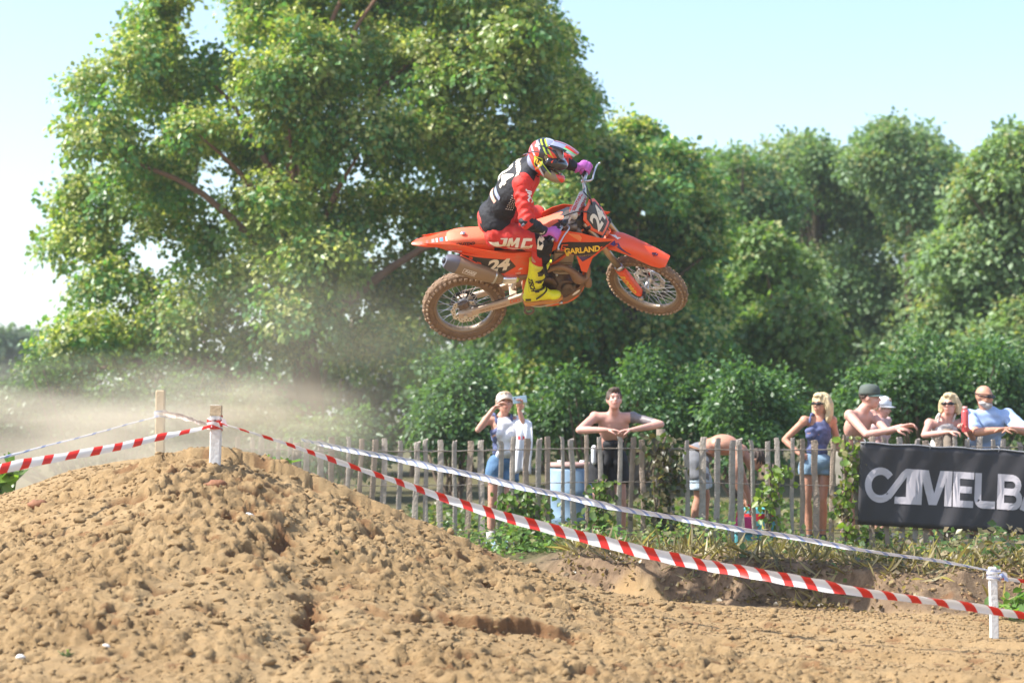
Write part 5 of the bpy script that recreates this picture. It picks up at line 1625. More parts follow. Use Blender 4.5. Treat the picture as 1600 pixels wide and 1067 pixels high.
def wheel(cx, R, hw, rimr, disc_r, disc_y, sprocket=None, nk=44, rows=4, spokes=32, hub=.03):
    e = bpy.data.objects.new('rear_wheel' if sprocket else 'front_wheel', None); COL.objects.link(e); e.parent = bike
    c = (cx, 0, 0)
    # tyre
    A = Acc(); prof = []
    sh = R - rimr
    for a in range(0, 181, 15):
        t = math.radians(a); prof.append((rimr + .006 + (sh - .014) * math.sin(t) ** .72, hw * math.cos(t) * (1 - .22 * (1 - math.sin(t)) if True else 1)))
    prof += [(rimr - .002, -hw * .62), (rimr - .002, hw * .62)]
    A.lathe(prof, c, 72)
    kr = random.Random(2)
    for k in range(nk):
        for j in range(rows + 1):
            q = (j / rows - .5) * 2
            if (k + j) % 2 and abs(q) < .9: continue
            ang = 2 * PI * (k + .5 * (j % 2)) / nk
            tilt = q * 1.05
            rr = R - .012 - sh * .30 * abs(q) ** 2.2
            p = Vector((cx + rr * math.cos(ang), q * hw * .93, rr * math.sin(ang)))
            Rm = Matrix.Rotation(-ang + PI / 2, 3, 'Y') @ Matrix.Rotation(-tilt, 3, 'X')
            A.box(p, (2 * PI * R / nk * .52, hw * .34, .016), Rm, taper=.85, mi=1)
    A.build('tyre', [M_tyre, M_tread], e, False)
    e_t = e.children[-1]; e_t.data.shade_smooth(); e_t.data.set_sharp_from_angle(angle=.7)
    A = Acc(); w = hw * .62
    A.lathe([(rimr + .010, w), (rimr + .010, w - .006), (rimr - .004, w - .009), (rimr - .016, w * .35), (rimr - .016, -w * .35), (rimr - .004, -w + .009), (rimr + .010, -w + .006), (rimr + .010, -w), (rimr - .010, -w + .002), (rimr - .026, -w * .4), (rimr - .026, w * .4), (rimr - .010, w - .002)], c, 64)
    A.build('rim', M_rim, e, True)
    A = Acc(); A.lathe([(.010, .055), (.040, .055), (.040, .048), (hub, .040), (hub * .75, 0), (hub, -.040), (.040, -.048), (.040, -.055), (.010, -.055)], c, 28); A.build('hub', M_met, e, True)
    sm = None
    for k in range(spokes):
        s = 1 if k % 2 else -1; a0 = 2 * PI * k / spokes; a1 = a0 + (.42 if (k // 2) % 2 else -.42)
        if sm is None or True:
            A = Acc(); p0 = Vector((cx + .037 * math.cos(a0), s * .046, .037 * math.sin(a0))); p1 = Vector((cx + (rimr - .02) * math.cos(a1), s * .006, (rimr - .02) * math.sin(a1)))
            A.tube([p0, p1], .0023, 5); A.build('spoke', M_met, e)
    # brake disc with a wavy edge and holes
    A = Acc(); n = 72; V = []; F = []
    for k in range(n):
        a = 2 * PI * k / n
        ro = disc_r + .005 * math.sin(a * 9); ri = disc_r * .70 + .004 * math.sin(a * 9 + 1)
        for y in (disc_y - .002, disc_y + .002):
            V += [(cx + ro * math.cos(a), y, ro * math.sin(a)), (cx + ri * math.cos(a), y, ri * math.sin(a))]
    for k in range(n):
        a, b_ = k * 4, ((k + 1) % n) * 4
        hole = k % 4 == 0
        F += [(a, b_, b_ + 2, a + 2), (a + 1, a + 3, b_ + 3, b_ + 1)]
        F += [(a, a + 1, b_ + 1, b_), (a + 2, b_ + 2, b_ + 3, a + 3)]
    A.add(V, F)
    for k in range(6):
        a = 2 * PI * k / 6
        A.tube([(cx + .035 * math.cos(a), disc_y, .035 * math.sin(a)), (cx + disc_r * .74 * math.cos(a + .35), disc_y, disc_r * .74 * math.sin(a + .35))], [.010, .007], 6)
    d = A.build('brake_disc', M_met, e)
    A = Acc()
    for k in range(24):
        a = 2 * PI * k / 24; r_ = disc_r * (.80 + .09 * (k % 2)); sg = 1 if disc_y > 0 else -1
        A.cyl((cx + r_ * math.cos(a), disc_y - .0035, r_ * math.sin(a)), (cx + r_ * math.cos(a), disc_y + .0035, r_ * math.sin(a)), .0048, 8)
    A.build('disc_hole', M_pnt, d)
    if sprocket:
        A = Acc(); n = 96; V = []
        for k in range(n):
            a = 2 * PI * k / n; ro = .103 + (.006 if k % 2 else 0)
            V += [(cx + ro * math.cos(a), .058, ro * math.sin(a)), (cx + .078 * math.cos(a), .058, .078 * math.sin(a)), (cx + ro * math.cos(a), .063, ro * math.sin(a)), (cx + .078 * math.cos(a), .063, .078 * math.sin(a))]
        F = []
        for k in range(n):
            a, b_ = k * 4, ((k + 1) % n) * 4; F += [(a, b_, b_ + 1, a + 1), (a + 2, a + 3, b_ + 3, b_ + 2), (a, a + 2, b_ + 2, b_), (a + 1, b_ + 1, b_ + 3, a + 3)]
        A.add(V, F)
        for k in range(6):
            a = PI / 3 * k; A.tube([(cx + .03 * math.cos(a), .06, .03 * math.sin(a)), (cx + .08 * math.cos(a), .06, .08 * math.sin(a))], .008, 6)
        A.build('sprocket', M_blkp, e)
    A = Acc(); A.cyl((cx, -.135, 0), (cx, .135, 0), .011, 14); A.cyl((cx, -.145, 0), (cx, -.132, 0), .018, 6); A.cyl((cx, .132, 0), (cx, .145, 0), .018, 6); A.build('axle', M_met, e)
    return e


rw = wheel(0, .347, .058, .248, .112, -.066, True)
fw = wheel(1.48, .352, .044, .276, .132, .060, None, 50, 4, 36, .024)
for o in fw.children: steered(o)

# swingarm
A = Acc()
for s in (-1, 1):
    A.loft([[(x, s * .098 + dy, zc + dz) for dy, dz in ((-.014, -h), (.014, -h), (.018, 0), (.014, h), (-.014, h), (-.018, 0))] for x, zc, h in ((-.055, -.002, .020), (.0, .0, .030), (.08, .012, .027), (.30, .052, .030), (.42, .080, .036), (.50, .10, .035), (.54, .108, .02))])
A.box((.40, 0, .085), (.06, .17, .06)); A.cyl((.50, -.12, .10), (.50, .12, .10), .024, 16)
A.box((.0, -.120, .0), (.11, .012, .052)); A.box((.0, .120, .0), (.11, .012, .052))
sw = A.build('swingarm', M_swing, bike, True, .005); sw.data.set_sharp_from_angle(angle=.8)
decal('lettering', text_verts('DID', .042, .0016, .2, 1.15), (.405, -.13, .080), (1, 0, .12), (-.1, 0, 1), [sw], mat('red orange lettering', (.75, .14, .06), .5), sw)
decal('lettering', text_verts('GARLAND MOTOCROSS', .020, .0004, .2, 1.0), (.225, -.13, .040), (1, 0, .16), (-.12, 0, 1), [sw], mat('brown lettering', (.38, .20, .12), .6), sw)
A = Acc(); A.box((-.005, -.085, .075), (.085, .04, .055), Matrix.Rotation(-.3, 3, 'Y')); A.cyl((-.02, -.108, .085), (-.02, -.09, .085), .016, 12); A.cyl((.02, -.108, .078), (.02, -.09, .078), .016, 12); A.build('rear_caliper', M_eng, bike, True, .006)
A = Acc(); A.tube(smooth_path([(-.0, -.10, .09), (.12, -.115, .075), (.32, -.115, .12), (.48, -.12, .18)], 4), .004, 6); A.build('brake_hose', M_blkp, bike, True)
# chain, guard, slider
for sgn, z0 in ((1, .103), (-1, -.100)):
    A = Acc(); L0 = Vector((0, .06, z0)); L1 = Vector((.56, .06, .13 + sgn * .032)); n = 38
    for k in range(n):
        p = L0.lerp(L1, (k + .5) / n); t = (L1 - L0).normalized(); A.box(p, (.013, .012 if k % 2 else .008, .012), frame_of(t, (0, 1, 0)) @ Matrix.Rotation(PI / 2, 3, 'Y'))
    A.build('chain', M_eng, bike)
A = Acc(); A.box((.28, .085, -.03), (.12, .03, .07)); A.build('chain_guide', M_blkp, bike, bevel=.008)

# frame
A = Acc()
tb = lambda pts, r, n=12, k=5: A.tube(smooth_path(pts, k), r, n)
tb([(1.135, 0, .60), (1.08, 0, .72), (1.035, 0, .81)], .030, 16)
tb([(1.10, 0, .64), (1.03, 0, .40), (.98, 0, .22)], .021)
for s in (-1, 1):
    tb([(1.09, s * .02, .72), (.98, s * .10, .68), (.74, s * .12, .55), (.56, s * .11, .42), (.50, s * .105, .22), (.50, s * .10, .08)], .021)
    tb([(.98, 0, .24), (.96, s * .05, .10), (.86, s * .08, .0), (.66, s * .09, -.02), (.50, s * .09, .04)], .017)
    tb([(1.07, s * .03, .64), (.90, s * .09, .50), (.72, s * .10, .38), (.56, s * .10, .36)], .013)
    tb([(.60, s * .095, .52), (.30, s * .085, .57), (.02, s * .075, .62), (-.08, s * .05, .63)], .012)
    tb([(.54, s * .10, .30), (.34, s * .09, .42), (.10, s * .08, .56)], .011)
A.build('frame', M_frm, bike, True)
# shock and airbox
A = Acc(); p0, p1 = Vector((.40, 0, .12)), Vector((.56, 0, .52)); A.tube([p0, p1], .018, 12)
for k in range(7):
    c = p0.lerp(p1, .22 + .09 * k); t = (p1 - p0).normalized(); Rm = frame_of(t, (0, 1, 0)); A.tube([c + Rm @ Vector((.035 * math.cos(a), .035 * math.sin(a), .0)) for a in [2 * PI * i / 16 for i in range(16)]], .0065, 6, closed=True)
A.build('shock_absorber', mat('white spring', (.65, .62, .58), .4), bike, True)
A = Acc(); A.loft([[(x, s * w, z) for s, z in ((-1, zl), (1, zl), (1, zh), (-1, zh))] for x, w, zl, zh in ((.02, .06, .50, .60), (.15, .075, .40, .61), (.40, .08, .34, .60), (.55, .07, .36, .56))]); A.build('airbox', M_blkp, bike, False, .02)

# engine -------------------------------------------------------
A = Acc()
A.ell((.74, 0, .14), (.15, .105, .13), nu=20, nv=14); A.ell((.62, 0, .16), (.12, .10, .11)); A.cyl((.82, -.10, .12), (.82, .10, .12), .085, 24)
A.box((.70, 0, .05), (.30, .16, .12)); A.cyl((.66, -.115, .19), (.66, .10, .19), .095, 24)
eng = link('engine', remeshed(A, .010, 2), M_eng, bike)
A = Acc(); A.lathe([(0, -.138), (.070, -.138), (.082, -.130), (.086, -.110), (0, -.110)], (.675, 0, .20), 30)
for k in range(7):
    a = 2 * PI * k / 7; A.cyl((.675 + .084 * math.cos(a), -.137, .20 + .084 * math.sin(a)), (.675 + .084 * math.cos(a), -.11, .20 + .084 * math.sin(a)), .008, 8)
A.build('clutch_cover', mat('bronze cover', (.13, .085, .06), .4, metal=.6, dirt=.3, dirtcol=MUD), eng, True)
A = Acc(); A.lathe([(0, -.125), (.042, -.125), (.050, -.115), (.052, -.10), (0, -.10)], (.835, 0, .13), 24); A.build('pump_cover', M_eng, eng, True)
A = Acc()
axc = Vector((.16, 0, .98)).normalized(); c0 = Vector((.80, 0, .22)); Rm = frame_of(axc, (0, 1, 0))
for k in range(5): A.box(c0 + axc * (.05 + .022 * k), (.15, .15, .014), Rm)
A.box(c0 + axc * .10, (.12, .12, .16), Rm); A.box(c0 + axc * .205, (.17, .155, .09), Rm); A.box(c0 + axc * .27, (.14, .12, .05), Rm)
A.build('cylinder', M_alu, eng, False, .006)
A = Acc()
for q in ((.76, -.128, .30), (.79, -.12, .40), (.72, -.12, .36), (.86, -.10, .30), (.60, -.125, .10), (.72, -.13, .10)): A.cyl(q, (q[0], q[1] - .014, q[2]), .010, 8)
A.build('bolt', M_met, eng, True)
A = Acc(); A.tube(smooth_path([(.60, .0, .40), (.66, .0, .44), (.76, 0, .45)], 4), .035, 14); A.build('throttle_body', M_blkp, bike, True)
A = Acc(); A.tube(smooth_path([(.86, -.10, .14), (.93, -.115, .22), (.97, -.10, .36), (1.0, -.10, .46)], 5), .014, 8); A.build('coolant_hose', M_blkp, bike, True)
# skid plate
A = Acc(); A.loft([[(x, s * w, z) for s, z in ((-1, zh), (-.8, zl), (.8, zl), (1, zh))] for x, w, zl, zh in ((.48, .09, -.03, .02), (.60, .11, -.045, .03), (.82, .115, -.04, .05), (.93, .10, .02, .12), (1.0, .06, .14, .22))]); sk = A.build('skid_plate', M_pipe, bike, True, .01)
decal('sticker', poly_verts([[(.03 * math.cos(a) * 1.3, .013 * math.sin(a)) for a in [2 * PI * i / 16 for i in range(16)]]]), (.90, -.2, .075), (1, 0, .6), (-.5, 0, 1), [sk], M_wprint, sk, .004)

# exhaust ------------------------------------------------------
A = Acc()
A.tube(smooth_path([(.87, -.01, .40), (.95, -.03, .42), (1.005, -.08, .34), (.995, -.135, .24), (.93, -.155, .25), (.88, -.150, .33), (.80, -.145, .385), (.70, -.14, .37), (.60, -.135, .33), (.50, -.135, .325), (.42, -.145, .335)], 5),
       [.022] * 10 + [.023] * 5 + [.024, .026, .03, .036, .042, .045, .045, .042, .038, .034, .030, .028, .027, .026, .026] + [.025] * 21, 14)
A.build('header_pipe', M_pipe, bike, True)
A = Acc(); A.tube(smooth_path([(.985, -.125, .225), (1.0, -.13, .19), (.995, -.14, .15)], 4), [.030, .033, .034, .034, .033, .032, .031, .030, .026], 14); A.build('resonator', M_pipe, bike, True)
ml0, ml1 = bx(704, 414, -.17), bx(789, 441, -.165)
q0 = Vector((ml0[0], -.165, ml0[1])); q1 = Vector((ml1[0], -.150, ml1[1])); dm = (q1 - q0)


def oval(c, t, w, h, n=20, pw=.7):
    Rm = frame_of(t, (0, 1, 0))
    out = []
    for i in range(n):
        a = 2 * PI * i / n; ca, sa = math.cos(a), math.sin(a)
        out.append(Vector(c) + Rm @ Vector((w * math.copysign(abs(ca) ** pw, ca), h * math.copysign(abs(sa) ** pw, sa), 0)))
    return out


A = Acc(); A.loft([oval(q0 + dm * t, dm, w, h) for t, w, h in ((.10, .052, .068), (.13, .054, .072), (.60, .052, .066), (.84, .046, .052), (.92, .036, .038), (.98, .027, .027))]); mf = A.build('muffler', M_muf, bike, True); mf.data.set_sharp_from_angle(angle=.7)
A = Acc(); A.loft([oval(q0 + dm * t, dm, w, h) for t, w, h in ((-.07, .030, .030), (-.065, .040, .046), (0, .050, .064), (.115, .0555, .0735), (.14, .0555, .0735))]); ec = A.build('end_cap', M_mufe, mf, True); ec.data.set_sharp_from_angle(angle=.7)
A = Acc(); A.tube([q0 - dm * .10, q0 - dm * .05], [.022, .022], 14); A.build('tail_pipe', M_blkp, mf, True)
A = Acc(); A.loft([oval(q0 + dm * t, dm, w, h) for t, w, h in ((.80, .0495, .0575), (.835, .0485, .0555))]); A.build('band', M_met, mf, True)
uu = dm.normalized(); vv = Vector((-uu.z, 0, uu.x))
decal('badge', poly_verts([[(-.055, -.022), (.055, -.022), (.055, -.018), (-.051, -.018), (-.051, .018), (.055, .018), (.055, .022), (-.055, .022)]]), q0 + dm * .36 + vv * .0, uu, vv, [mf], M_wprint, mf)
decal('lettering', text_verts('F·HGS', .034, .0012, .25), q0 + dm * .37, uu, vv, [mf], M_wprint, mf)
A = Acc(); A.loft([oval(Vector(a), (1, 0, -.35), w, w) for a, w in (((.32, -.150, .345), .030), ((.36, -.150, .335), .036), ((.43, -.147, .325), .034), ((.46, -.145, .322), .028))]); A.build('silver_joint', mat('polished joint', (.75, .75, .78), .18, metal=.9, var=.05), bike, True)

# bodywork -----------------------------------------------------
# rear fender: lofted channel
A = Acc(); rings = []
for x, w, z, dp in ((-.335, .012, .692, .010), (-.30, .038, .700, .016), (-.22, .062, .706, .028), (-.10, .082, .712, .040), (.02, .094, .712, .060), (.16, .098, .690, .075), (.30, .10, .66, .085)):
    rings.append([(x, -w, z - dp), (x, -w * .99, z - dp * .45), (x, -w * .86, z - .006), (x, -w * .4, z), (x, w * .4, z), (x, w * .86, z - .006), (x, w * .99, z - dp * .45), (x, w, z - dp), (x, w * .8, z - dp * .9), (x, w * .7, z - .012), (x, 0, z - .008), (x, -w * .7, z - .012), (x, -w * .8, z - dp * .9)])
A.loft(rings); rf = A.build('rear_fender', M_org, bike, True); rf.data.set_sharp_from_angle(angle=.9)
# sponsor stickers on the tail
cols = [mat('sticker cream', (.75, .68, .58), .5, var=.2, vs=60), mat('sticker red', (.6, .12, .08), .5, var=.2), mat('sticker blue', (.10, .28, .50), .5), mat('sticker green', (.12, .42, .34), .5), mat('sticker grey', (.35, .30, .26), .5)]
for px, py, w, h, ci in ((662, 381, .018, .030, 1), (671, 380, .020, .038, 1), (680, 379.5, .024, .042, 4), (686, 380, .016, .045, 0), (693, 379, .026, .046, 2), (704, 378, .048, .055, 0)):
    x, z = bx(px, py, -.03)
    decal('sticker', poly_verts([[(-w / 2, -h / 2), (w / 2, -h / 2), (w / 2, h / 2), (-w / 2, h / 2)]]), (x, -.030, .72), (1, 0, .0), (0, 1, 0), [rf], cols[ci], rf, .0025)
x, z = bx(706, 378, -.03); decal('sticker', poly_verts([[(-.012, -.01), (.0, -.016), (.016, 0), (.0, .014), (-.012, .008)]]), (x, -.03, .72), (1, 0, 0), (0, 1, 0), [rf], cols[3], rf, .004)
# seat
A = Acc(); rings = []
for x, w, zt, zb in ((-.07, .060, .716, .70), (.0, .080, .738, .69), (.12, .088, .735, .655), (.30, .090, .712, .62), (.50, .088, .705, .60), (.66, .082, .730, .62), (.80, .074, .772, .66), (.90, .055, .795, .72), (.93, .035, .795, .76)):
    h = zt - zb
    rings.append([(x, -w * 1.08, zb), (x, -w * 1.08, zb + h * .45), (x, -w * .95, zt - h * .16), (x, -w * .6, zt - .004), (x, 0, zt), (x, w * .6, zt - .004), (x, w * .95, zt - h * .16), (x, w * 1.08, zb + h * .45), (x, w * 1.08, zb)])
A.loft(rings); seat = A.build('seat', M_seat, bike, True)
b_ = bpy.data.objects['seat'].modifiers.new('s', 'SUBSURF'); b_.levels = b_.render_levels = 1
decal('lettering', text_verts('OUTDO', .034, .0016, .3, 1.15), (.08, -.2, .688), (1, 0, -.05), (.05, 0, 1), [rf, seat], M_pnt, seat, .006)
x, z = bx(727, 378, -.05); A = Acc(); A.ell((x, -.03, .745), (.022, .018, .010)); A.build('seat_badge', M_met, seat, True)
# tank and cap
A = Acc(); rings = []
for x, w, zt, zb in ((.66, .075, .70, .55), (.78, .105, .76, .54), (.90, .12, .80, .54), (1.0, .11, .80, .56), (1.05, .08, .76, .60)):
    rings.append([(x, -w, zb), (x, -w * 1.05, (zb + zt) / 2), (x, -w * .8, zt - .02), (x, 0, zt), (x, w * .8, zt - .02), (x, w * 1.05, (zb + zt) / 2), (x, w, zb)])
A.loft(rings); A.build('fuel_tank', M_blkp, bike, True, .01)
A = Acc(); A.cyl((.95, 0, .79), (.95, 0, .835), .035, 20, .030); A.build('fuel_cap', M_org, bike, True)
# radiators
for s in (-1, 1):
    A = Acc(); A.box((.985, s * .115, .50), (.03, .09, .24), Matrix.Rotation(-.18, 3, 'Y'))
    for k in range(9): A.box((.985 + .018 + (k - 4) * -.004, s * .115, .50 + (k - 4) * .024), (.012, .088, .004), Matrix.Rotation(-.18, 3, 'Y'))
    A.build('radiator', M_alu, bike)


def side_y(base, bulge, cx, r):
    return lambda x, z: None


# side number panel, both sides
po = OL([(722, 401), (745, 403), (790, 402), (826, 401), (826, 434), (812, 435), (790, 433), (770, 429), (752, 420), (740, 412)], -.14)
pf = OL([(727, 403), (745, 405), (797, 409), (806, 419), (788, 429), (771, 428), (752, 419), (738, 411)], -.14)
for s in (-1, 1):
    yf = lambda x, z, s=s: s * (.138 + .012 * math.sin(min(1, max(0, (x + .0) / .5)) * PI) - .05 * max(0, .1 - x))
    sp = panel('side_panel', po, yf, .012, M_org, bike, .03)
    ol = pf if s < 0 else pf
    c = Vector((sum(p[0] for p in pf) / len(pf), sum(p[1] for p in pf) / len(pf)))
    u = (-s, 0, 0); sx = -s
    fld = decal('number_field', poly_verts([[((p[0] - c.x) * sx, p[1] - c.y) for p in pf]]), (c.x, s * .16, c.y), u, (0, 0, 1), [sp], M_bg, sp, .0015)
    nx_, nz_ = bx(776, 417.5, -.14)
    decal('number', text_verts('24', .155, .006, .32, 1.18, .92), (nx_, s * .16, nz_), u, (0, 0, 1), [sp], M_num, sp, .0035)
x, z = bx(813, 423, -.14); sp = [o for o in bike.children if o.name.startswith('side_panel')][0]
decal('sticker', poly_verts([[(-.02, -.004), (.0, .012), (.022, .004), (.0, -.004)]]), (x, -.16, z), (1, 0, 0), (0, 0, 1), [sp], M_num, sp, .003)
decal('lettering', text_verts('1121', .022, .0008, .2), bx(809, 429, -.14)[0:1] + (-.16,) + bx(809, 429, -.14)[1:2], (1, 0, 0), (0, 0, 1), [sp], M_num, sp, .003)
# lower side trim running from tail to tank
for s in (-1, 1):
    q = OL([(665, 391), (700, 397), (732, 401.5), (790, 402), (858, 398), (858, 389), (800, 394), (750, 390), (718, 387)], -.10)
    panel('side_trim', q, lambda x, z, s=s: s * (.055 + .10 * sst(-.35, .35, np.array(x)).item()), .010, M_org, bike, .03)
A = Acc(); A.tube(smooth_path([bx(722, 402, -.14)[:1] + (-.15,) + bx(722, 402, -.14)[1:], bx(744, 413, -.15)[:1] + (-.158,) + bx(744, 413, -.15)[1:], bx(770, 429.5, -.15)[:1] + (-.158,) + bx(770, 429.5, -.15)[1:]], 5), .005, 6)
A.build('panel_edge', M_org, bike, True)
tr_ = [o for o in bike.children if o.name.startswith('side_trim')][0]
x, z = bx(716, 396, -.10); decal('lettering', text_verts('MICHELIN', .018, .0006), (x, -.2, z), (1, 0, -.08), (.08, 0, 1), [tr_], M_wprint, tr_, .003)

# radiator shrouds
so_ = OL([(850, 377), (866, 372), (884, 369.5), (905, 372), (930, 378), (956, 381), (938, 394), (922, 407), (914, 428), (906, 426), (897, 403), (880, 399), (860, 398), (850, 396)], -.19)
sf_ = OL([(872, 386), (886, 383), (920, 383), (951, 382.5), (934, 394), (918, 405), (907, 411), (899, 402.5), (880, 398.5), (866, 397.5)], -.19)
sv_ = OL([(899, 402.5), (907, 411), (921, 401), (912, 404)], -.19)
sh0 = None
for s in (-1, 1):
    yf = lambda x, z, s=s: s * (.145 + .055 * sst(.62, .92, np.array(x)).item() - .06 * max(0, x - 1.05) - .10 * max(0, z - .62))
    sh = panel('radiator_shroud', so_, yf, .010, M_org, bike, .03)
    c = Vector((sum(p[0] for p in sf_) / len(sf_), sum(p[1] for p in sf_) / len(sf_))); sx = -s
    decal('print', poly_verts([[((p[0] - c.x) * sx, p[1] - c.y) for p in sf_]]), (c.x, s * .22, c.y), (-s, 0, 0), (0, 0, 1), [sh], M_pnt, sh, .0018)
    c2 = Vector(bx(905, 405, -.19)); decal('print', poly_verts([[((p[0] - c2.x) * sx, p[1] - c2.y) for p in sv_]]), (c2.x, s * .22, c2.y), (-s, 0, 0), (0, 0, 1), [sh], M_purp, sh, .003)
    gx0, gz0 = bx(906, 394.5, -.19)
    dz = -.035
    decal('lettering', text_verts('GARLAND', .075, .0028, 0, .82, .95), (gx0, s * .22, gz0), (-s, 0, dz * -s), (0, 0, 1), [sh], M_yel, sh, .0035, maxlen=.02)
    gx1, gz1 = bx(911, 402, -.19); decal('lettering', text_verts('MOTORCYCLES', .020, .0006, 0, 1, 1.1), (gx1, s * .22, gz1), (-s, 0, dz * -s), (0, 0, 1), [sh], mat('dim print', (.35, .22, .10), .5), sh, .0035)
    gx2, gz2 = bx(878, 392, -.19)
    decal('emblem', poly_verts([[(-.03, -.03), (-.012, .032), (.038, .032), (.034, .022), (-.004, .022), (-.016, -.018), (.0, -.018), (.004, -.004), (-.004, -.004), (-.001, .005), (.016, .005), (.008, -.03)]]), (gx2, s * .22, gz2), (-s, 0, 0), (0, 0, 1), [sh], M_org, sh, .004)
    up_ = OL([(883, 371), (901, 373), (905, 377), (903, 382), (892, 376)], -.19)
    panel('shroud_inset', up_, lambda x, z, s=s, yf=yf: yf(x, z) + s * .012, .012, mat('light orange plastic', (.90, .24, .08), .35, coat=.3), bike, .02)

# foot pegs and levers
for s in (-1, 1):
    A = Acc(); A.box((.50, s * .17, .085), (.055, .10, .014))
    for k in range(5):
        for j in range(2): A.box((.478 + j * .044, s * (.13 + .02 * k), .097), (.008, .008, .012))
    A.box((.50, s * .115, .075), (.06, .03, .04)); A.build('foot_peg', M_eng, bike)
A = Acc(); A.tube(smooth_path([(.50, -.135, .04), (.60, -.15, .02), (.72, -.155, .04), (.76, -.165, .055)], 4), .008, 8); A.box((.765, -.175, .06), (.03, .045, .014)); A.build('brake_pedal', M_met, bike, True)
A = Acc(); A.tube(smooth_path([(.55, .14, .08), (.62, .15, .09), (.70, .155, .10)], 4), .008, 8); A.cyl((.70, .15, .10), (.70, .185, .10), .010, 10); A.build('gear_lever', M_met, bike, True)
A = Acc(); A.tube([(.51 + .035 * math.cos(a), -.105, -.045 + .035 * math.sin(a)) for a in [2 * PI * i / 16 for i in range(16)]], .010, 8, closed=True); A.box((.51, -.10, -.01), (.03, .03, .05)); A.build('linkage', M_eng, bike, True)

# steered front end --------------------------------------------
axl = Vector((1.48, 0, 0))
for s in (-1, 1):
    e = bpy.data.objects.new('fork_leg', None); COL.objects.link(e); e.parent = bike
    b0 = axl + Vector((-.012, s * .098, .0)); f = lambda t, s=s: Vector((1.455, s * .098, .0)) + SA * t
    A = Acc(); A.tube([f(.30), f(.52), f(.865)], [.027, .027, .027], 18); A.build('upper_tube', M_fork if s < 0 else M_fork, e, True)
    A = Acc(); A.tube([f(.06), f(.34)], .024, 16); A.tube([f(.315), f(.345)], .034, 18); A.build('lower_tube', M_met, e, True)
    A = Acc(); A.tube([f(-.03), f(.0), f(.05)], [.020, .028, .026], 14); A.box(Vector((1.478, s * .098, .0)), (.05, .034, .06)); A.build('axle_clamp', M_blkp, e, False, .006)
    A = Acc(); A.loft([[f(t) + Vector((a * w, 0, 0)) @ Matrix.Identity(3) + Vector((0, s * b2 * .9, 0)) for a, b2 in ((-1, .005), (-.9, .030), (-.3, .040), (.4, .042), (1, .036), (1.15, .01), (1.0, -.02), (.3, .018), (-.4, .020))] for t, w in ((.02, .030), (.05, .040), (.18, .044), (.27, .042), (.315, .036))])
    g = A.build('fork_guard', M_org, e, True); g.data.set_sharp_from_angle(angle=.9)
    vv_ = SA; uu_ = Vector((0, 1, 0)).cross(SA) * (-s)
    if s < 0:
        # lettering reads down the guard
        decal('lettering', text_verts('JLOORD', .056, .0022, .25, 1.0), f(.165) + Vector((0, -.06, 0)), -SA, Vector((0, -1, 0)).cross(-SA) * 1, [g], M_yel, g, .003, maxlen=.015)
    for o in e.children: steered(o)
A = Acc()
for t, h in ((.66, .028), (.825, .026)):
    c = Vector((1.455, 0, 0)) + SA * t
    Rm = frame_of(SA, (0, 1, 0)); A.box(c + Rm @ Vector((0, -.0, 0)), (.24, .07, h), Matrix((Vector((0, 1, 0)), SA.cross(Vector((0, 1, 0))), SA)).transposed())
    for s in (-1, 1): A.tube([c + Vector((0, s * .098, 0)) - SA * h * .6, c + Vector((0, s * .098, 0)) + SA * h * .6], .037, 18)
steered(A.build('triple_clamp', M_blkp, bike, False, .004))
# front fender
A = Acc(); rings = []
FQ = Vector((.895, 0, .446))
for a, t, w, dp in ((-.06, .55, .050, .050), (.00, .568, .074, .060), (.06, .562, .084, .060), (.13, .535, .084, .060), (.21, .475, .080, .066), (.29, .395, .076, .074), (.355, .318, .074, .072), (.395, .262, .068, .048), (.418, .232, .056, .014)):
    c = P0 + FQ * a + SA * t
    slope = Vector((0, 0, 1))
    rings.append([c + Vector((0, y, 0)) + Vector((.35, 0, .94)) * z for y, z in ((-w, -dp), (-w * .97, -dp * .4), (-w * .80, -.008), (-w * .3, .010), (0, .016), (w * .3, .010), (w * .80, -.008), (w * .97, -dp * .4), (w, -dp), (w * .9, -dp), (w * .74, -.018), (0, .004), (-w * .74, -.018), (-w * .9, -dp))])
A.loft(rings); ff = A.build('front_fender', M_org, bike, True); ff.data.set_sharp_from_angle(angle=.6)
c = P0 + FQ * .365 + SA * .315
decal('emblem', poly_verts([[(-.035, .0), (-.005, .030), (.0, .012), (-.012, .0), (.0, -.014), (.004, -.030), (-.02, -.012)], [(.004, .034), (.016, .024), (.014, -.034), (.004, -.012)], [(.018, .012), (.036, -.004), (.018, -.004)]]), c + Vector((0, -.05, .05)), Vector((.6, -.05, -.75)), Vector((.55, .45, .6)), [ff], M_purp, ff, .003)
c = P0 + FQ * .11 + SA * .55
decal('emblem', poly_verts([[(-.05, .0), (.0, .014), (.02, .004), (.05, .012), (.03, -.012), (.0, -.004)]]), c + Vector((0, -.03, .05)), Vector((1, 0, -.3)), Vector((.2, .9, .6)), [ff], M_wprint, ff, .003)
c = P0 + FQ * .15 + SA * .50
decal('print', poly_verts([[(-.10, -.008), (.09, -.005), (.10, .006), (-.08, .010)]]), c + Vector((0, -.09, .0)), Vector((1, 0, -.55)), Vector((.5, 0, 1)), [ff], M_purp, ff, .003)
steered(ff)
# front number plate
M_ = Matrix.Translation(P0 + SA * .845 + FQ * .125)
pn = [(-.055, .15), (.055, .15), (.112, .10), (.118, -.02), (.07, -.135), (-.07, -.135), (-.118, -.02), (-.112, .10)]
pin = [(-.045, .128), (.045, .128), (.092, .085), (.096, -.018), (.058, -.112), (-.058, -.112), (-.096, -.018), (-.092, .085)]
V2, F2, n2 = cdt_fill(pn, .025)
A = Acc(); fr = P0 + SA * .795 + FQ * .085


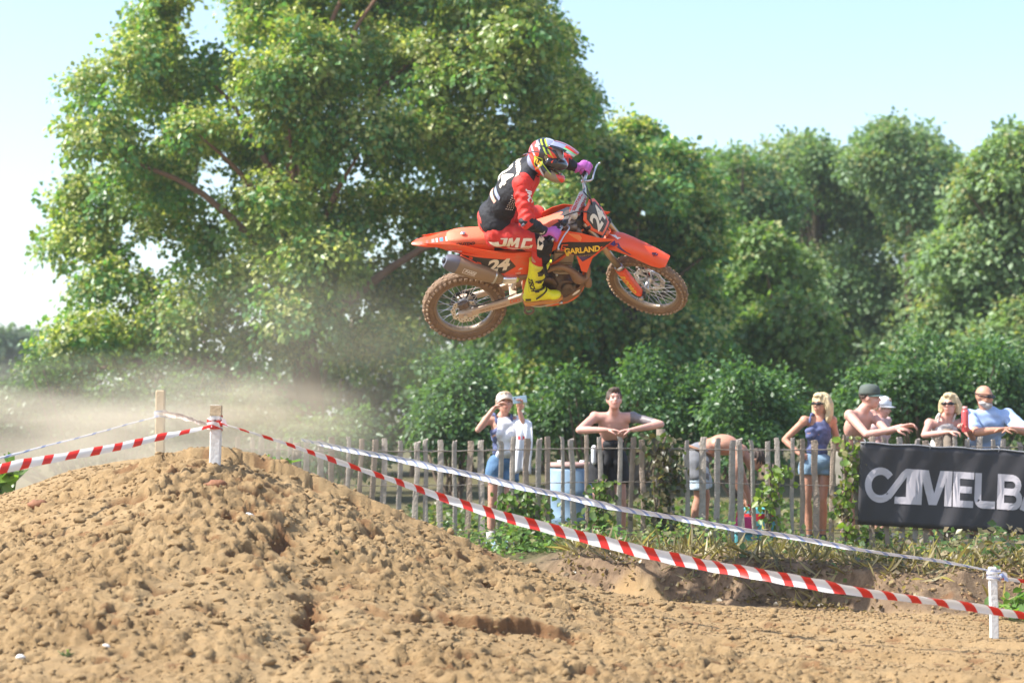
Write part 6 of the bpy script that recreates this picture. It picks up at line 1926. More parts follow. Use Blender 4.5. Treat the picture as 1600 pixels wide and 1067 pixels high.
def plate_pt(a, b, d=0):
    return fr + Vector((0, a, 0)) + SA * b + FQ * (d - 1.6 * a * a - .15 * max(0, b) ** 1 * .2)


A.add([plate_pt(p.x, p.y) for p in V2] + [plate_pt(p.x, p.y, -.010) for p in V2], [tuple(f) for f in F2] + [tuple(i + len(V2) for i in reversed(f)) for f in F2] + [(i, (i + 1) % n2, (i + 1) % n2 + len(V2), i + len(V2)) for i in range(n2)])
fp = A.build('front_number_plate', M_org, bike, True); fp.data.set_sharp_from_angle(angle=.8)
decal('number_field', poly_verts([pin]), fr + FQ * .05, (0, 1, 0), SA, [fp], M_bg, fp, .002)
decal('number', text_verts('24', .20, .007, .0, .86, .9), fr + FQ * .05 - SA * .012, (0, 1, 0), SA, [fp], M_num, fp, .004)
steered(fp)
A = Acc(); A.tube(smooth_path([fr - FQ * .02 + SA * -.06, fr - FQ * .05 + SA * -.12, P0 + FQ * .06 + SA * .60], 4), .03, 8, flat=.5); steered(A.build('plate_mount', M_orgd, bike, True))
# handlebar
A = Acc(); hb = [(.915, -.405, .955), (.935, -.30, .955), (.945, -.22, .945), (.975, -.135, .885), (.982, -.08, .868), (.982, .08, .868), (.975, .135, .885), (.945, .22, .945), (.935, .30, .955), (.915, .405, .955)]
A.tube(smooth_path(hb, 4), .0135, 12)
for s in (-1, 1): A.box((.988, s * .045, .855), (.04, .03, .07)); 
A.tube([(.962, -.18, .922), (.962, .18, .922)], .009, 8)
bar = A.build('handlebar', mat('bar metal', (.50, .50, .52), .3, metal=.8), bike, True)
A = Acc(); A.tube([(.975, -.125, .925), (.975, -.115, .925), (.975, .115, .925), (.975, .125, .925)], [.026, .036, .036, .026], 18, flat=1.0); pd = A.build('bar_pad', M_pad, bar, True)
decal('lettering', text_verts('RENTHAL', .040, .0015, .1, 1.05), (1.0, 0, .93), (0, 1, 0), (-.3, 0, 1), [pd], mat('red pad print', (.55, .05, .05), .5), pd, .003)
decal('lettering', text_verts('RENTHAL', .036, .0015, .1, 1.1), (.975, 0, .97), (0, 1, 0), (-1, 0, .2), [pd], mat('red pad print', (.55, .05, .05), .5), pd, .003)
for s in (-1, 1):
    A = Acc(); A.tube([(.927, s * .275, .955), (.925, s * .285, .955), (.904, s * .408, .955), (.903, s * .412, .955)], [.024, .0175, .0175, .022], 14); A.build('grip', M_blkp, bar, True)
    A = Acc(); A.box((.94, s * .225, .945), (.035, .03, .035)); A.tube(smooth_path([(.955, s * .225, .95), (1.0, s * .25, .955), (.985, s * .33, .945), (.975, s * .42, .93), (.985, s * .445, .925)], 4), [.009] * 4 + [.007] * 9 + [.006] * 3 + [.008], 8); A.ell((.985, s * .447, .925), (.010, .010, .010), nu=8, nv=6); A.build('lever', M_met, bar, True)
A = Acc(); A.cyl((.95, -.20, .955), (.95, -.245, .975), .022, 14); A.build('brake_reservoir', M_blkp, bar, True)
for o in bar.children: 
    for c in o.children: steered_done = 0
for o in [bar] + list(bar.children) + [c for b_ in bar.children for c in b_.children]:
    for v in o.data.vertices: v.co += Vector((.012, 0, -.080))
steered(bar)
# cables
cb = [(.97, .20, .94), (1.06, .14, .90), (1.08, .06, .74), (.98, .06, .60)]
for k, pts in enumerate(([SM @ Vector(p) for p in ((.96, -.21, .95), (1.05, -.12, .93), (1.10, -.03, .80))] + [Vector((.98, -.08, .66)), Vector((.85, -.08, .52))],
                         [SM @ Vector(p) for p in ((.95, .21, .95), (1.04, .10, .93), (1.09, .02, .82))] + [Vector((1.0, .03, .70)), Vector((.88, .06, .50))],
                         [SM @ Vector(p) for p in ((.93, -.25, .94), (.96, -.20, .84))] + [Vector((.90, -.13, .76)), Vector((.86, -.14, .66))],
                         [SM @ Vector(p) for p in ((1.0, .1, .90), (1.10, .08, .78), (1.17, .09, .60), (1.36, .075, .22))])):
    A = Acc(); A.tube(smooth_path(pts, 6), .0055, 7); A.build('cable', M_blkp, bike, True)
A = Acc(); A.ell((.90, -.10, .72), (.05, .04, .05)); A.ell((.96, -.10, .66), (.04, .04, .06)); A.box((.93, -.12, .74), (.06, .04, .05)); A.build('electrics', mat('cable cluster', (.05, .05, .055), .35, var=.5, vs=30, second=(.25, .2, .16)), bike, True)
A = Acc(); c_ = SM @ Vector((1.515, .075, .05)); A.box((0, 0, 0), (.07, .045, .10)); o = A.build('front_caliper', M_eng, bike, False, .008)
for v in o.data.vertices: v.co = SM @ (v.co + Vector((1.40, .088, .06)))
# ------------------------------------------------------------------ the rider, in the bike's axes
M_jbl = mat('black jersey', (.011, .011, .014), .72, var=.35, vs=5, bump=.7, bs=22, dirt=.10, dirtcol=(.07, .06, .055), ds=6)
M_jrd = mat('red jersey', (.66, .030, .018), .7, var=.14, vs=5, bump=.8, bs=16)
M_prd = mat('red trousers', (.60, .028, .020), .65, var=.14, vs=4, bump=.8, bs=14, dirt=.36, dirtcol=(.50, .17, .10), ds=7)
M_pbl = mat('black trouser panel', (.010, .009, .010), .7, var=.2, bump=.3, bs=25)
M_glv = mat('violet glove', (.40, .08, .42), .6, var=.2, vs=14, bump=.3, bs=60, second=(.62, .16, .50))
M_boot = mat('yellow boot', (.80, .78, .02), .4, var=.08, vs=6, dirt=.42, dirtcol=(.46, .36, .12), ds=8, coat=.1)
M_sole = mat('orange sole', (.55, .22, .05), .7, var=.2, dirt=.3, dirtcol=MUD)
M_strap = mat('boot strap', (.05, .04, .02), .5, var=.2)
M_hred = mat('helmet red', (.78, .05, .02), .22, var=.05, coat=.6)
M_hblk = mat('helmet black', (.018, .018, .022), .25, var=.1, coat=.6)
M_hwht = mat('helmet blue grey', (.30, .32, .44), .22, var=.08, coat=.6)
M_hneo = mat('helmet neon yellow', (.50, .62, .03), .3, var=.05, coat=.4)
M_hgrn = mat('helmet green', (.20, .62, .26), .3, var=.05, coat=.4)
M_hbrn = mat('helmet muddy brown', (.30, .22, .14), .5, var=.2)
M_hpw = mat('helmet white', (.55, .55, .60), .25, var=.05, coat=.5)

rider = empty('person', 'motocross rider in a black and red jersey with a colourful helmet riding the orange bike', 'person', mat=BM)
V3 = Vector
hipR, hipL = V3((.345, -.125, .765)), V3((.345, .11, .79))
kneR, kneL = V3((.690, -.235, .712)), V3((.665, .20, .66))
ankR, ankL = V3((.558, -.195, .225)), V3((.56, .195, .225))
pel, wai, che, nek = V3((.345, 0, .835)), V3((.425, .0, .970)), V3((.53, .0, 1.105)), V3((.655, .0, 1.265))
shR, shL = V3((.580, -.165, 1.235)), V3((.695, .165, 1.195))
elR, elL = V3((.575, -.405, 1.060)), V3((.93, .31, 1.06))
gR = SM @ V3((.930, -.345, .875)); gL = SM @ V3((.930, .345, .875))
bar_dir = (gL - gR).normalized()
fwdB = V3((1, 0, 0))
headC = V3((.735, .02, 1.385))
# helmet orientation, given against the camera
hf = V3((.90, -.12, -.36)).normalized(); hu = V3((.40, -.22, .88)); hu = (hu - hf * hu.dot(hf)).normalized(); hl = hu.cross(hf)
Bi = Matrix((Fc, Lc, Uc))     # camera axes -> bike axes
HR = Matrix((Bi @ hf, Bi @ hl, Bi @ hu)).transposed()
# place the helmet where the photo shows it
hx, hz = bx(851, 262, .0)
HC = V3((hx, .0, hz))
headC = HC - HR @ V3((0.005, 0, .01))
nek = headC + HR @ V3((-.07, 0, -.155)) * .9
nek = nek.lerp(V3((.665, .0, 1.25)), .6)
# wrists
wrR = gR + V3((-.075, -.015, .055)); wrL = gL + V3((-.080, -.02, .035))


def tor(A, g):
    for c, r, t in ((pel, (.165, .125, .12), wai - pel), (wai, (.145, .110, .13), che - pel), (che, (.170, .120, .165), nek - wai), (che.lerp(nek, .45), (.180, .100, .11), nek - che)):
        A.ell(c, [q + g for q in r], frame_of(t, (0, 1, 0)), nu=22, nv=16)
    A.cap(shR, .064 + g, shL, .064 + g, 14); A.cap(che.lerp(nek, .5), .09, nek, .066 + g * .5, 14)


A = Acc(); tor(A, 0)
for sh, el, wr, hp, kn, an in ((shR, elR, wrR, hipR, kneR, ankR), (shL, elL, wrL, hipL, kneL, ankL)):
    A.ell(sh, (.062,) * 3); A.cap(sh, .055, el, .042); A.cap(el, .042, wr, .030)
    A.cap(hp, .092, kn, .060); A.cap(kn, .058, kn.lerp(an, .3) - V3((.015, 0, 0)), .060); A.cap(kn.lerp(an, .3) - V3((.015, 0, 0)), .058, an, .042)
    A.cap(an - V3((.03, 0, .05)), .036, an + V3((.13, 0, -.07)), .032)
A.cap(nek, .058, headC, .055)
R3 = HR @ Matrix.Rotation(PI / 2, 3, 'Z')      # head shapes face -y; the helmet faces +x
head_shapes(A, headC - HR @ V3((.02, 0, 0)), R3, .86)
body = link('body', remeshed(A, .011, 2), skin_mat('rider skin', (.50, .31, .22)), rider)

# jersey
A = Acc(); tor(A, .020)
A.cap(pel + V3((.0, 0, .03)), .14, che, .135, 16, flat=.9)
me = remeshed(A, .0105, 4)
wrinkle(me, .005, 13, 1)
me.materials.append(M_jbl); me.materials.append(M_jrd)
paint(me, lambda c, n: 1 if abs(c.y) > .165 and c.z > 1.12 and c.x > .5 or (c.x - .43 > (c.z - .80) * .42 + (.035 if c.z > 1.15 else 0) + (.2 if c.z > 1.24 else 0)) else 0)
jer = link('jersey', me, None, rider)
for nm, sh, el, wr in (('r', shR, elR, wrR), ('l', shL, elL, wrL)):
    A = Acc(); A.ell(sh, (.078, .082, .080)); A.cap(sh, .074, sh.lerp(el, .55), .069, 16); A.cap(sh.lerp(el, .5), .068, el, .060, 16)
    me = remeshed(A, .009, 3)
    for v in me.vertices:
        c = v.co; t = (c - sh).length
        v.co = c + v.normal * (.006 * math.sin(t * 60 + 4 * math.sin(c.y * 20 + c.x * 16)) + .004 * math.sin(t * 120 + c.x * 50))
    link('sleeve', me, M_jrd, rider)
    A = Acc(); A.ell(el, (.060, .060, .060)); A.cap(el, .058, el.lerp(wr, .55), .050, 16); A.cap(el.lerp(wr, .5), .050, wr - (wr - el).normalized() * .01, .037, 16)
    me = remeshed(A, .009, 3); wrinkle(me, .004, 30, 2); fa = link('forearm_sleeve', me, M_jbl, rider)
    if nm == 'r':
        ax = (wr - el).normalized(); nrm = V3((.1, -1, .2)); nrm = (nrm - ax * nrm.dot(ax)).normalized(); v_ = nrm.cross(ax)
        decal('logo', poly_verts([[(-.030, -.02), (.016, -.020), (.030, .0), (.008, .022), (.0, .008), (.012, .0), (.006, -.008), (-.022, -.006)]]), el.lerp(wr, .72) + nrm * .1, ax, v_, [fa], M_wprint, fa, .003, maxlen=.012)
        decal('logo', poly_verts([[(-.020, -.012), (.014, -.016), (.022, .010), (.0, .018), (-.016, .012)]]), el + V3((-.03, -.06, .01)), ax, v_, [fa], M_hwht, fa, .003, maxlen=.012)
        slr = [o for o in rider.children if o.name.startswith('sleeve')][0]
        ax2 = (el - sh).normalized(); n2_ = V3((.5, -1, .1)); n2_ = (n2_ - ax2 * n2_.dot(ax2)).normalized(); v2_ = ax2.cross(n2_)
        decal('lettering', text_verts('JMC', .052, .002, .2), sh.lerp(el, .40) + n2_ * .11, ax2, n2_.cross(ax2), [slr], M_wprint, slr, .0035, maxlen=.012)
# jersey back print: name, number, sponsor bars. The back faces rearwards and up.
sp_ax = (nek - wai).normalized(); bn = V3((-.8, -.05, .3)); bn = (bn - sp_ax * bn.dot(sp_ax)).normalized(); rt = sp_ax.cross(bn) * 1
rt = bn.cross(sp_ax) * -1
ct = wai.lerp(nek, .42) + bn * .2
rt2 = sp_ax.cross(bn)
decal('number', text_verts('24', .205, .007, 0, 1.0, .95), ct + sp_ax * .045 + V3((0, .03, 0)), rt2, sp_ax, [jer], M_num, jer, .004, maxlen=.02)
decal('lettering', text_verts('HARRISON', .048, .0022, 0, 1.05), ct + sp_ax * .175, rt2, sp_ax, [jer], M_num, jer, .004, maxlen=.015)
decal('print', poly_verts([[(-.10, -.016), (.10, -.016), (.10, .016), (-.10, .016)]]), ct - sp_ax * .085, rt2, sp_ax, [jer], M_hwht, jer, .004)
decal('print', poly_verts([[(-.09, -.015), (.09, -.015), (.09, .015), (-.09, .015)]]), ct - sp_ax * .135, rt2, sp_ax, [jer], mat('pale orange print', (.70, .40, .30), .6), jer, .004)
# mesh perforation on the flank
A = Acc(); perf = []
for i in range(9):
    for j in range(4):
        a, b = (j - 1.5) * .016 + .004 * (i % 2), (i - 4) * .018; perf += [[(a - .0035, b - .003), (a + .0035, b - .003), (a + .0035, b + .003), (a - .0035, b + .003)]]
decal('mesh_print', poly_verts(perf), wai.lerp(che, .75) + V3((-.02, -.25, 0)), V3((1, 0, -.35)), V3((.45, 0, 1)), [jer], M_wprint, jer, .003)
# collar
A = Acc(); Rm = frame_of(headC - nek, (0, 1, 0)); A.tube([nek + (headC - nek).normalized() * .01 + Rm @ V3((.072 * math.cos(a), .068 * math.sin(a), 0)) for a in [2 * PI * i / 24 for i in range(24)]], .009, 8, closed=True); A.build('collar', M_jbl, rider, True)

# trousers
A = Acc(); A.ell(pel + V3((-.01, 0, -.045)), (.165, .150, .110), frame_of(wai - pel, (0, 1, 0)), nu=22, nv=16); A.ell(pel, (.150, .150, .12))
for hp, kn, an in ((hipR, kneR, ankR), (hipL, kneL, ankL)):
    A.ell(hp + V3((.01, 0, -.01)), (.125, .105, .105)); A.cap(hp, .108, hp.lerp(kn, .6), .092, 18); A.cap(hp.lerp(kn, .5), .094, kn, .076, 18); A.cap(kn, .074, kn.lerp(an, .45), .070, 18)
me = remeshed(A, .010, 4)
for v in me.vertices:
    c = v.co
    v.co = c + v.normal * (.006 * math.sin(c.x * 34 + 3 * math.sin(c.z * 22) + c.y * 10) + .003 * math.sin(c.x * 80 + c.z * 60))
me.materials.append(M_prd); me.materials.append(M_pbl)
paint(me, lambda c, n: 1 if c.y < 0 and (c.x > .625 and c.z > .62) or (c.x > .655 and c.z <= .62) else 0)
tro = link('trousers', me, None, rider)
jx, jz = bx(799, 377.5, -.22)
JMC = [[(-.175, -.004), (-.10, .012), (-.095, -.012), (-.072, -.012), (-.060, .036), (-.085, .036), (-.082, .046), (-.028, .046), (-.050, -.034), (-.135, -.034), (-.165, -.016)],
       [(-.045, -.034), (-.018, .046), (.010, .046), (.012, .010), (.040, .046), (.066, .046), (.046, -.034), (.022, -.034), (.032, .006), (.006, -.026), (-.004, -.026), (-.006, .006), (-.018, -.034)],
       [(.064, -.034), (.090, .046), (.158, .046), (.152, .026), (.108, .026), (.096, -.014), (.136, -.014), (.139, -.006), (.160, -.006), (.150, -.034)],
       [(-.04, -.048), (.13, -.050), (.14, -.044), (-.03, -.042)]]
decal('lettering', poly_verts(JMC), (jx, -.4, jz), (1, 0, -.09), (.09, .25, 1), [tro], M_num, tro, .0045, maxlen=.015)
kx, kz = bx(842, 383, -.27)
decal('knee_logo', poly_verts([[(-.036, -.042), (-.018, .030), (.020, .050), (.036, .020), (.004, .004), (.020, -.016), (.0, -.05)]]), (kx, -.4, kz), (1, 0, .1), (-.05, .1, 1), [tro], M_num, tro, .0045, maxlen=.012)
decal('knee_logo', poly_verts([[(-.012, -.016), (.016, -.004), (-.006, .022), (-.014, .010)]]), (kx, -.4, kz), (1, 0, .1), (-.05, .1, 1), [tro], M_pbl, tro, .007, maxlen=.012)

# boots
for s, kn, an in ((-1, kneR, ankR), (1, kneL, ankL)):
    e = bpy.data.objects.new('boot', None); COL.objects.link(e); e.parent = rider
    top = an.lerp(kn, .62)
    A = Acc(); A.cap(an + V3((-.012, 0, .0)), .062, an.lerp(kn, .35), .068, 18); A.tube([an.lerp(kn, .2), an.lerp(kn, .4), top], [.066, .072, .084], 22)
    A.cap(an + V3((-.045, 0, -.055)), .044, an + V3((.02, 0, -.052)), .050, 16); A.cap(an + V3((.0, 0, -.04)), .054, an + V3((.15, 0, -.068)), .038, 16); A.ell(an + V3((.16, 0, -.070)), (.062, .050, .038)); A.cap(an + V3((.0, 0, .02)), .058, an + V3((.09, 0, -.035)), .046, 14)
    me = remeshed(A, .0085, 2)
    for v in me.vertices:
        if v.co.z < an.z - .098: v.co.z = an.z - .098
    bt_ = link('upper', me, M_boot, e)
    A = Acc(); A.loft([[(an.x + x * k_, an.y + y * k_, an.z + z) for x, y in ((-.085, 0), (-.075, -.035), (-.03, -.045), (.06, -.042), (.13, -.052), (.18, -.046), (.225, -.018), (.228, .0), (.225, .018), (.18, .046), (.13, .052), (.06, .042), (-.03, .045), (-.075, .035))] for z, k_ in ((-.090, .97), (-.096, 1.02), (-.118, 1.0), (-.122, .96))]); A.build('sole', M_sole, e, True, .004)
    for k, (tt, x0) in enumerate(((.50, 0), (.30, 0), (.10, .01))):
        c = an.lerp(kn, tt); pts = []
        rr_ = (.079, .071, .068)[k]
        for a in range(-100, 101, 20): aa = math.radians(a); pts.append(c + V3((rr_ * math.cos(aa) + x0, s * 0 + rr_ * math.sin(aa) * 1.0, .02 * math.sin(aa * s) - .02)))
        A = Acc(); A.tube(pts, .011, 6, flat=.5); A.build('strap', M_strap, e, True)
        A = Acc(); A.box(c + V3((.02, s * (rr_ + .008), -.03 * 0)), (.034, .010, .022)); A.build('buckle', M_blkp, e, False, .003)
    A = Acc(); A.tube(smooth_path([an + V3((.02, s * .056, -.045)), an + V3((.06, s * .056, -.02)), an + V3((.10, s * .03, .0)), an + V3((.105, 0, .004)), an + V3((.10, -s * .03, 0))], 3), .011, 6, flat=.5); A.build('strap', M_strap, e, True)
    # dark shin plate edge, black side print
    decal('print', poly_verts([[(-.035, -.05), (.0, -.055), (.03, .0), (.045, .055), (.015, .05), (-.01, .01), (-.03, .0)]]), an.lerp(kn, .52) + V3((.02, s * .2, .0)), (-s, 0, 0), (0, 0, 1), [bt_], M_strap, bt_, .003, maxlen=.012)
    decal('lettering', text_verts('TECH', .05, .003, .2, 1.0), an.lerp(kn, .22) + V3((-.035, s * .2, 0)), (.15, 0, -1), (1 if s < 0 else -1, 0, .1), [bt_], M_strap, bt_, .003, maxlen=.012)
    decal('print', poly_verts([[(-.022, -.012), (.022, -.012), (.022, .012), (-.022, .012)]]), an + V3((-.045, s * .2, -.055)), (-s, 0, .1), (0, 0, 1), [bt_], M_strap, bt_, .003)

# gloves: palm over the grip, four fingers curling round the bar, thumb beneath
for s, g, wr, nm in ((-1, gR, wrR, 'r'), (1, gL, wrL, 'l')):
    A = Acc(); d = bar_dir * s                    # outward along the bar
    back = (wr - g).normalized(); back = (back - d * back.dot(d)).normalized()
    up_ = d.cross(back); up_ = up_ if up_.z > 0 else -up_
    pc = g + back * .030 + up_ * .026
    B = Acc(); Rm = Matrix((d, up_, back)).transposed(); B.ell(pc, (.046, .022, .044), Rm, nu=14, nv=10); B.cap(wr.lerp(pc, .45), .031, wr - (pc - wr).normalized() * .0, .034, 12); B.ell(g + up_ * .03, (.044, .018, .024), Rm)
    me = remeshed(B, .007, 2)
    for k, (off, L) in enumerate(((-.033, 1.0), (-.011, 1.06), (.011, 1.0), (.033, .86))):
        pts = []
        for a in (60, 95, 130, 165, 200, 232):
            aa = math.radians(a); rad = .031 * (1 if a > 60 else 1.05)
            pts.append(g + d * off + (back * math.cos(aa) + up_ * math.sin(aa)) * rad)
        if L < .9: pts = pts[:-1]
        A.tube(pts, [.0115, .0118, .011, .0108, .0100, .0085][:len(pts)], 8); A.ell(pts[-1], (.0092,) * 3, nu=8, nv=6)
    tp = [pc - d * .040 + up_ * -.004, g - d * .052 + back * .022 - up_ * .014, g - d * .040 - up_ * .030 - back * .004, g - d * .022 - up_ * .033 - back * .016]
    A.tube(tp, [.015, .0135, .0115, .0095], 8); A.ell(tp[-1], (.0100,) * 3, nu=8, nv=6)
    join_mesh(me, A); o = link('glove', me, M_glv, rider)
    A = Acc(); wd = (wr - pc).normalized(); A.tube([wr.lerp(pc, .25), wr + wd * .02], [.038, .040], 14); A.build('glove_cuff', M_glv if s < 0 else M_glv, o, True)

# helmet -------------------------------------------------------
hel = bpy.data.objects.new('helmet', None); COL.objects.link(hel); hel.parent = rider
hel.matrix_local = Matrix.Translation(HC) @ HR.to_4x4() @ Matrix.Scale(.94, 4)
A = Acc(); A.ell((-.012, 0, .022), (.146, .122, .134), nu=28, nv=20); A.ell((-.03, 0, -.04), (.120, .112, .110), nu=24, nv=16)
# chin bar
for s in (-1, 1): A.tube(smooth_path([(-.02, s * .098, -.07), (.05, s * .098, -.100), (.12, s * .070, -.118), (.165, s * .022, -.118), (.168, 0, -.118)], 4), [.050, .050, .048, .046, .044, .042, .041, .040, .038, .037, .036, .036, .036, .036, .036, .036, .036], 14, flat=1.0)
A.ell((.165, 0, -.112), (.035, .045, .034))
me = remeshed(A, .0055, 3)
for v in me.vertices:
    c = v.co
    # eye port: push the shell in between brow and chin bar
    if c.x > .055 and -.070 < c.z < .030:
        k = min(1, (c.x - .055) / .03) * min(1, (c.z + .070) / .015) * min(1, (.030 - c.z) / .012)
        c.x -= k * (c.x - .07) * .9
    if c.z < -.05 and c.x < .06 and abs(c.y) < .085: v.co.z = max(c.z, -.125)


def helmet_paint(c, n):
    x, z = c.x, c.z; y = abs(c.y)
    if y < .035 and z > .05:      # crown stripe
        return (0, 1, 5)[int((x + .2) * 14) % 3] if y > .015 else 1
    # sweeping bands from the crown back down to the cheek (slanting lines in side view)
    d = z + .95 * x            # constant along lines falling forward
    if z < -.085 and x > .05: return 4 if d < .035 else 0          # chin bar: muddy brown and red
    if d > .125: return 2 if d > .15 or z > .09 else 1             # front dome blue-grey
    if .095 < d <= .125: return 0 if x > .0 else 2
    if .078 < d <= .095: return 3
    if .052 < d <= .078: return 1
    if .036 < d <= .052: return 3
    if .010 < d <= .036: return 1 if x < 0 else 4
    if -.012 < d <= .010: return 5 if x < -.06 else 1
    if -.075 < d <= -.012: return 0 if x < -.05 else 1
    if -.095 < d <= -.075: return 5
    return 0 if d > -.15 else 2


for m_ in (M_hred, M_hblk, M_hwht, M_hneo, M_hbrn, M_hpw): me.materials.append(m_)
paint(me, helmet_paint)
shell = link('shell', me, None, hel)
# goggles
A = Acc()
A.tube(smooth_path([(.02, -.112, -.012), (.07, -.095, -.012), (.118, -.055, -.010), (.135, 0, -.010), (.118, .055, -.010), (.07, .095, -.012), (.02, .112, -.012)], 4), [.030] + [.040] * 4 + [.048] * 15 + [.040] * 4 + [.030], 16, flat=1.0)
gg = link('goggles', remeshed(A, .007, 2), M_hblk, hel)
A = Acc(); A.tube(smooth_path([(.095, -.080, -.008), (.142, -.045, -.006), (.158, 0, -.006), (.142, .045, -.006), (.095, .080, -.008)], 5), [.012] + [.030] * 19 + [.012], 14, flat=1.0); A.build('lens', mat('goggle lens', (.03, .02, .03), .08, var=.1, coat=1), gg, True)
A = Acc()
for s in (-1, 1): A.tube(smooth_path([(.07, s * .108, -.012), (.04, s * .112, -.008), (.02, s * .108, -.004)], 5), .012, 6, flat=1.0)
st = A.build('strap', mat('goggle strap', (.72, .74, .62), .6, var=.3, vs=18, second=(.5, .45, .1)), gg, True)
for v in st.data.vertices:   # a flat band hugging the shell
    v.co.y *= 1.0
# visor
A = Acc(); rows = []
for i in range(13):
    t = i / 12
    x = .02 + .215 * t; z = .150 + .004 * t + .008 * math.sin(t * PI) - .030 * t * t
    w = .118 - .030 * t ** 1.5 if t < .9 else .091 * (1 - (t - .9) * 2.0)
    row = []
    for j in range(13):
        q = (j / 12 - .5) * 2
        row.append((x - .018 * abs(q) ** 2 * t - .03 * abs(q) ** 3 * (1 - t), q * w, z - .052 * abs(q) ** 2.2 * (1 - .35 * t) + (.007 if abs(abs(q) - .45) < .1 else 0)))
    rows.append(row)
V = [p for r_ in rows for p in r_]; F = []; MI = []
for i in range(12):
    for j in range(12):
        F.append((i * 13 + j, i * 13 + j + 1, (i + 1) * 13 + j + 1, (i + 1) * 13 + j))
for f in F: A.add([], [], 0)
A.v = list(V); A.f = F; A.n = len(V)
mi = []
for i in range(12):
    for j in range(12):
        q = abs((j + .5) / 12 - .5) * 2
        mi.append(0 if q < .16 else (1 if q < .34 else (2 if i < 6 else (3 if q > .7 else 4)) if q < .86 else (5 if i > 7 else 1)))
A.mi = mi
me = A.mesh('visor')
for m_ in (M_hred, M_hblk, M_hwht, M_hgrn, M_hred, M_hpw): me.materials.append(m_)
vi = link('visor', me, None, hel, True); s_ = vi.modifiers.new('t', 'SOLIDIFY'); s_.thickness = .004; s_.offset = -1
# cheek badge and curved pinstripes
SD = [(-1, 1), (1, -1)]
for s in (-1, 1):
    u = (-s, 0, 0)
    sx = -s
    def mir(p): return [[(a * sx, b) for a, b in q] for q in p]
    ox, oz = -.040, -.048
    decal('badge', poly_verts(mir([[(-.046, .040), (.030, .046), (.052, -.005), (.020, -.056), (-.022, -.030)]])), (ox, s * .2, oz), u, (0, 0, 1), [shell], M_hblk, shell, .002, maxlen=.012)
    decal('badge_edge', poly_verts(mir([stroke([(-.040, .036), (.026, .041), (.046, -.004), (.019, -.050), (-.018, -.028), (-.040, .036)], .006)])), (ox, s * .2, oz), u, (0, 0, 1), [shell], M_hneo, shell, .0035, maxlen=.012)
    decal('lettering', text_verts('TLD', .046, .003, .0, 1.0), (ox + .002, s * .2, oz + .002), (-s, 0, .35 * s), (-.3 * 0, 0, 1), [shell], M_yel, shell, .0035, maxlen=.010)
    decal('stripe', poly_verts(mir([stroke(arc(-.02, -.10, .19, 118, 38, 16), .010)])), (0, s * .2, 0), u, (0, 0, 1), [shell], M_hblk, shell, .0025, maxlen=.012)
    decal('stripe', poly_verts(mir([stroke(arc(-.03, -.13, .165, 150, 62, 14), .008)])), (0, s * .2, 0), u, (0, 0, 1), [shell], M_hblk, shell, .0025, maxlen=.012)
    decal('stripe', poly_verts(mir([[(.010, .045), (.05, .040), (.085, .012), (.088, -.0), (.05, .004)]])), (0, s * .2, 0), u, (0, 0, 1), [shell], M_hred, shell, .004, maxlen=.012)
    decal('stripe', poly_verts(mir([stroke([(-.01, -.03), (.10, -.10)], .006)])), (0, s * .2, 0), u, (0, 0, 1), [shell], M_hneo, shell, .003, maxlen=.012)
A = Acc()
for k in range(4): A.box((.196 - .002 * k, 0, -.098 - .010 * k), (.012, .05, .004))
A.build('mouth_vent', M_hblk, hel)
A = Acc(); A.box((.192, -.03, -.128), (.02, .022, .02)); A.box((.192, .03, -.128), (.02, .022, .02)); A.build('vent_tab', M_hred, hel, False, .004)
# ------------------------------------------------------------------ dust thrown up behind the crest


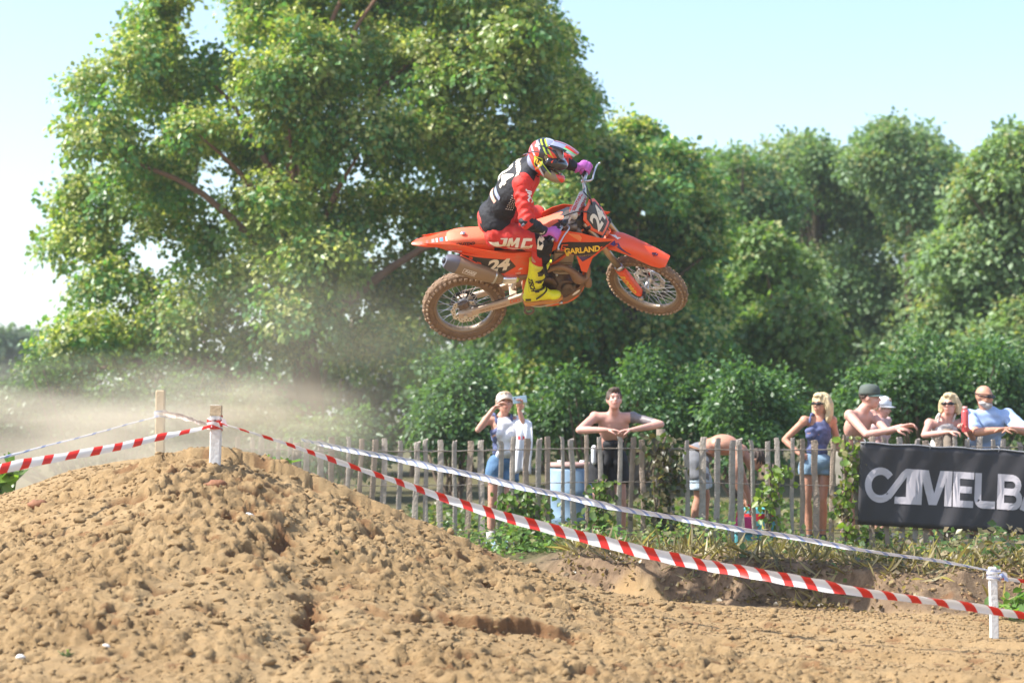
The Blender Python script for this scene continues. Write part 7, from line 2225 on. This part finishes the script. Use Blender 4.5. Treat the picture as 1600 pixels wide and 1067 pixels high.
def dust(name, label, c, size, density, scale, power, col, seed, elong=(1, 1, 1), thr=(.35, .75)):
    A = Acc(); A.ell((0, 0, 0), (1, 1, 1), nu=24, nv=14)
    m = bpy.data.materials.new(name); m.use_nodes = True; nt = m.node_tree; N = nt.nodes; L = nt.links
    N.remove(N['Principled BSDF'])
    pv = N.new('ShaderNodeVolumePrincipled'); pv.inputs['Color'].default_value = col + (1,); pv.inputs['Anisotropy'].default_value = .1
    tc = N.new('ShaderNodeTexCoord')
    ln = N.new('ShaderNodeVectorMath'); ln.operation = 'LENGTH'; L.new(tc.outputs['Object'], ln.inputs[0])
    fo = N.new('ShaderNodeMapRange'); fo.inputs['From Min'].default_value = 1.0; fo.inputs['From Max'].default_value = .15; fo.interpolation_type = 'SMOOTHSTEP'
    L.new(ln.outputs['Value'], fo.inputs['Value'])
    mp = N.new('ShaderNodeMapping'); mp.inputs['Scale'].default_value = elong; mp.inputs['Location'].default_value = (seed, seed * .7, 0); L.new(tc.outputs['Object'], mp.inputs['Vector'])
    nz = N.new('ShaderNodeTexNoise'); nz.inputs['Scale'].default_value = scale; nz.inputs['Detail'].default_value = 3; nz.inputs['Roughness'].default_value = .55; L.new(mp.outputs[0], nz.inputs['Vector'])
    rg = N.new('ShaderNodeMapRange'); rg.inputs['From Min'].default_value = thr[0]; rg.inputs['From Max'].default_value = thr[1]; L.new(nz.outputs['Fac'], rg.inputs['Value'])
    mu = N.new('ShaderNodeMath'); mu.operation = 'MULTIPLY'; L.new(fo.outputs[0], mu.inputs[0]); L.new(rg.outputs[0], mu.inputs[1])
    m2 = N.new('ShaderNodeMath'); m2.operation = 'MULTIPLY'; m2.inputs[1].default_value = density; L.new(mu.outputs[0], m2.inputs[0])
    L.new(m2.outputs[0], pv.inputs['Density']); L.new(pv.outputs[0], N['Material Output'].inputs['Volume'])
    o = A.build(name, m, None, True); o.location = c; o.scale = size
    tag(o, label, kind='stuff')
    return o


dust('dust', 'thick tan dust hanging over the ramp behind the crest of the jump', at(150, 690, 19.2), (3.4, 2.4, 1.0), .95, 1.9, 1, (.97, .85, .66), 3.1, (1, 1, 1.6))
dust('dust', 'thinner plume of dust drifting up in front of the big tree trunk', at(480, 560, 22.5), (2.4, 1.8, 1.75), .20, 1.7, 1, (.95, .84, .64), 8.3, (1, 1, 1.0), (.38, .72))
dust('dust', 'low dust behind the top of the jump right of the white stake', at(420, 650, 18.2), (1.15, 1.4, .45), .75, 1.9, 1, (.96, .80, .56), 5.3, (1, 1, 1.4))

# summer air: a thin even haze that pales the far trees
A = Acc(); A.box((0, 90, 14), (1300, 1500, 34))
hz = A.build('haze', None)
m = bpy.data.materials.new('haze'); m.use_nodes = True; nt = m.node_tree
nt.nodes.remove(nt.nodes['Principled BSDF'])
pv = nt.nodes.new('ShaderNodeVolumePrincipled'); pv.inputs['Color'].default_value = (.90, .95, 1.0, 1); pv.inputs['Density'].default_value = .0007; pv.inputs['Anisotropy'].default_value = .3
nt.links.new(pv.outputs[0], nt.nodes['Material Output'].inputs['Volume'])
hz.data.materials.append(m)
tag(hz, 'thin summer haze over the whole place', kind='stuff')
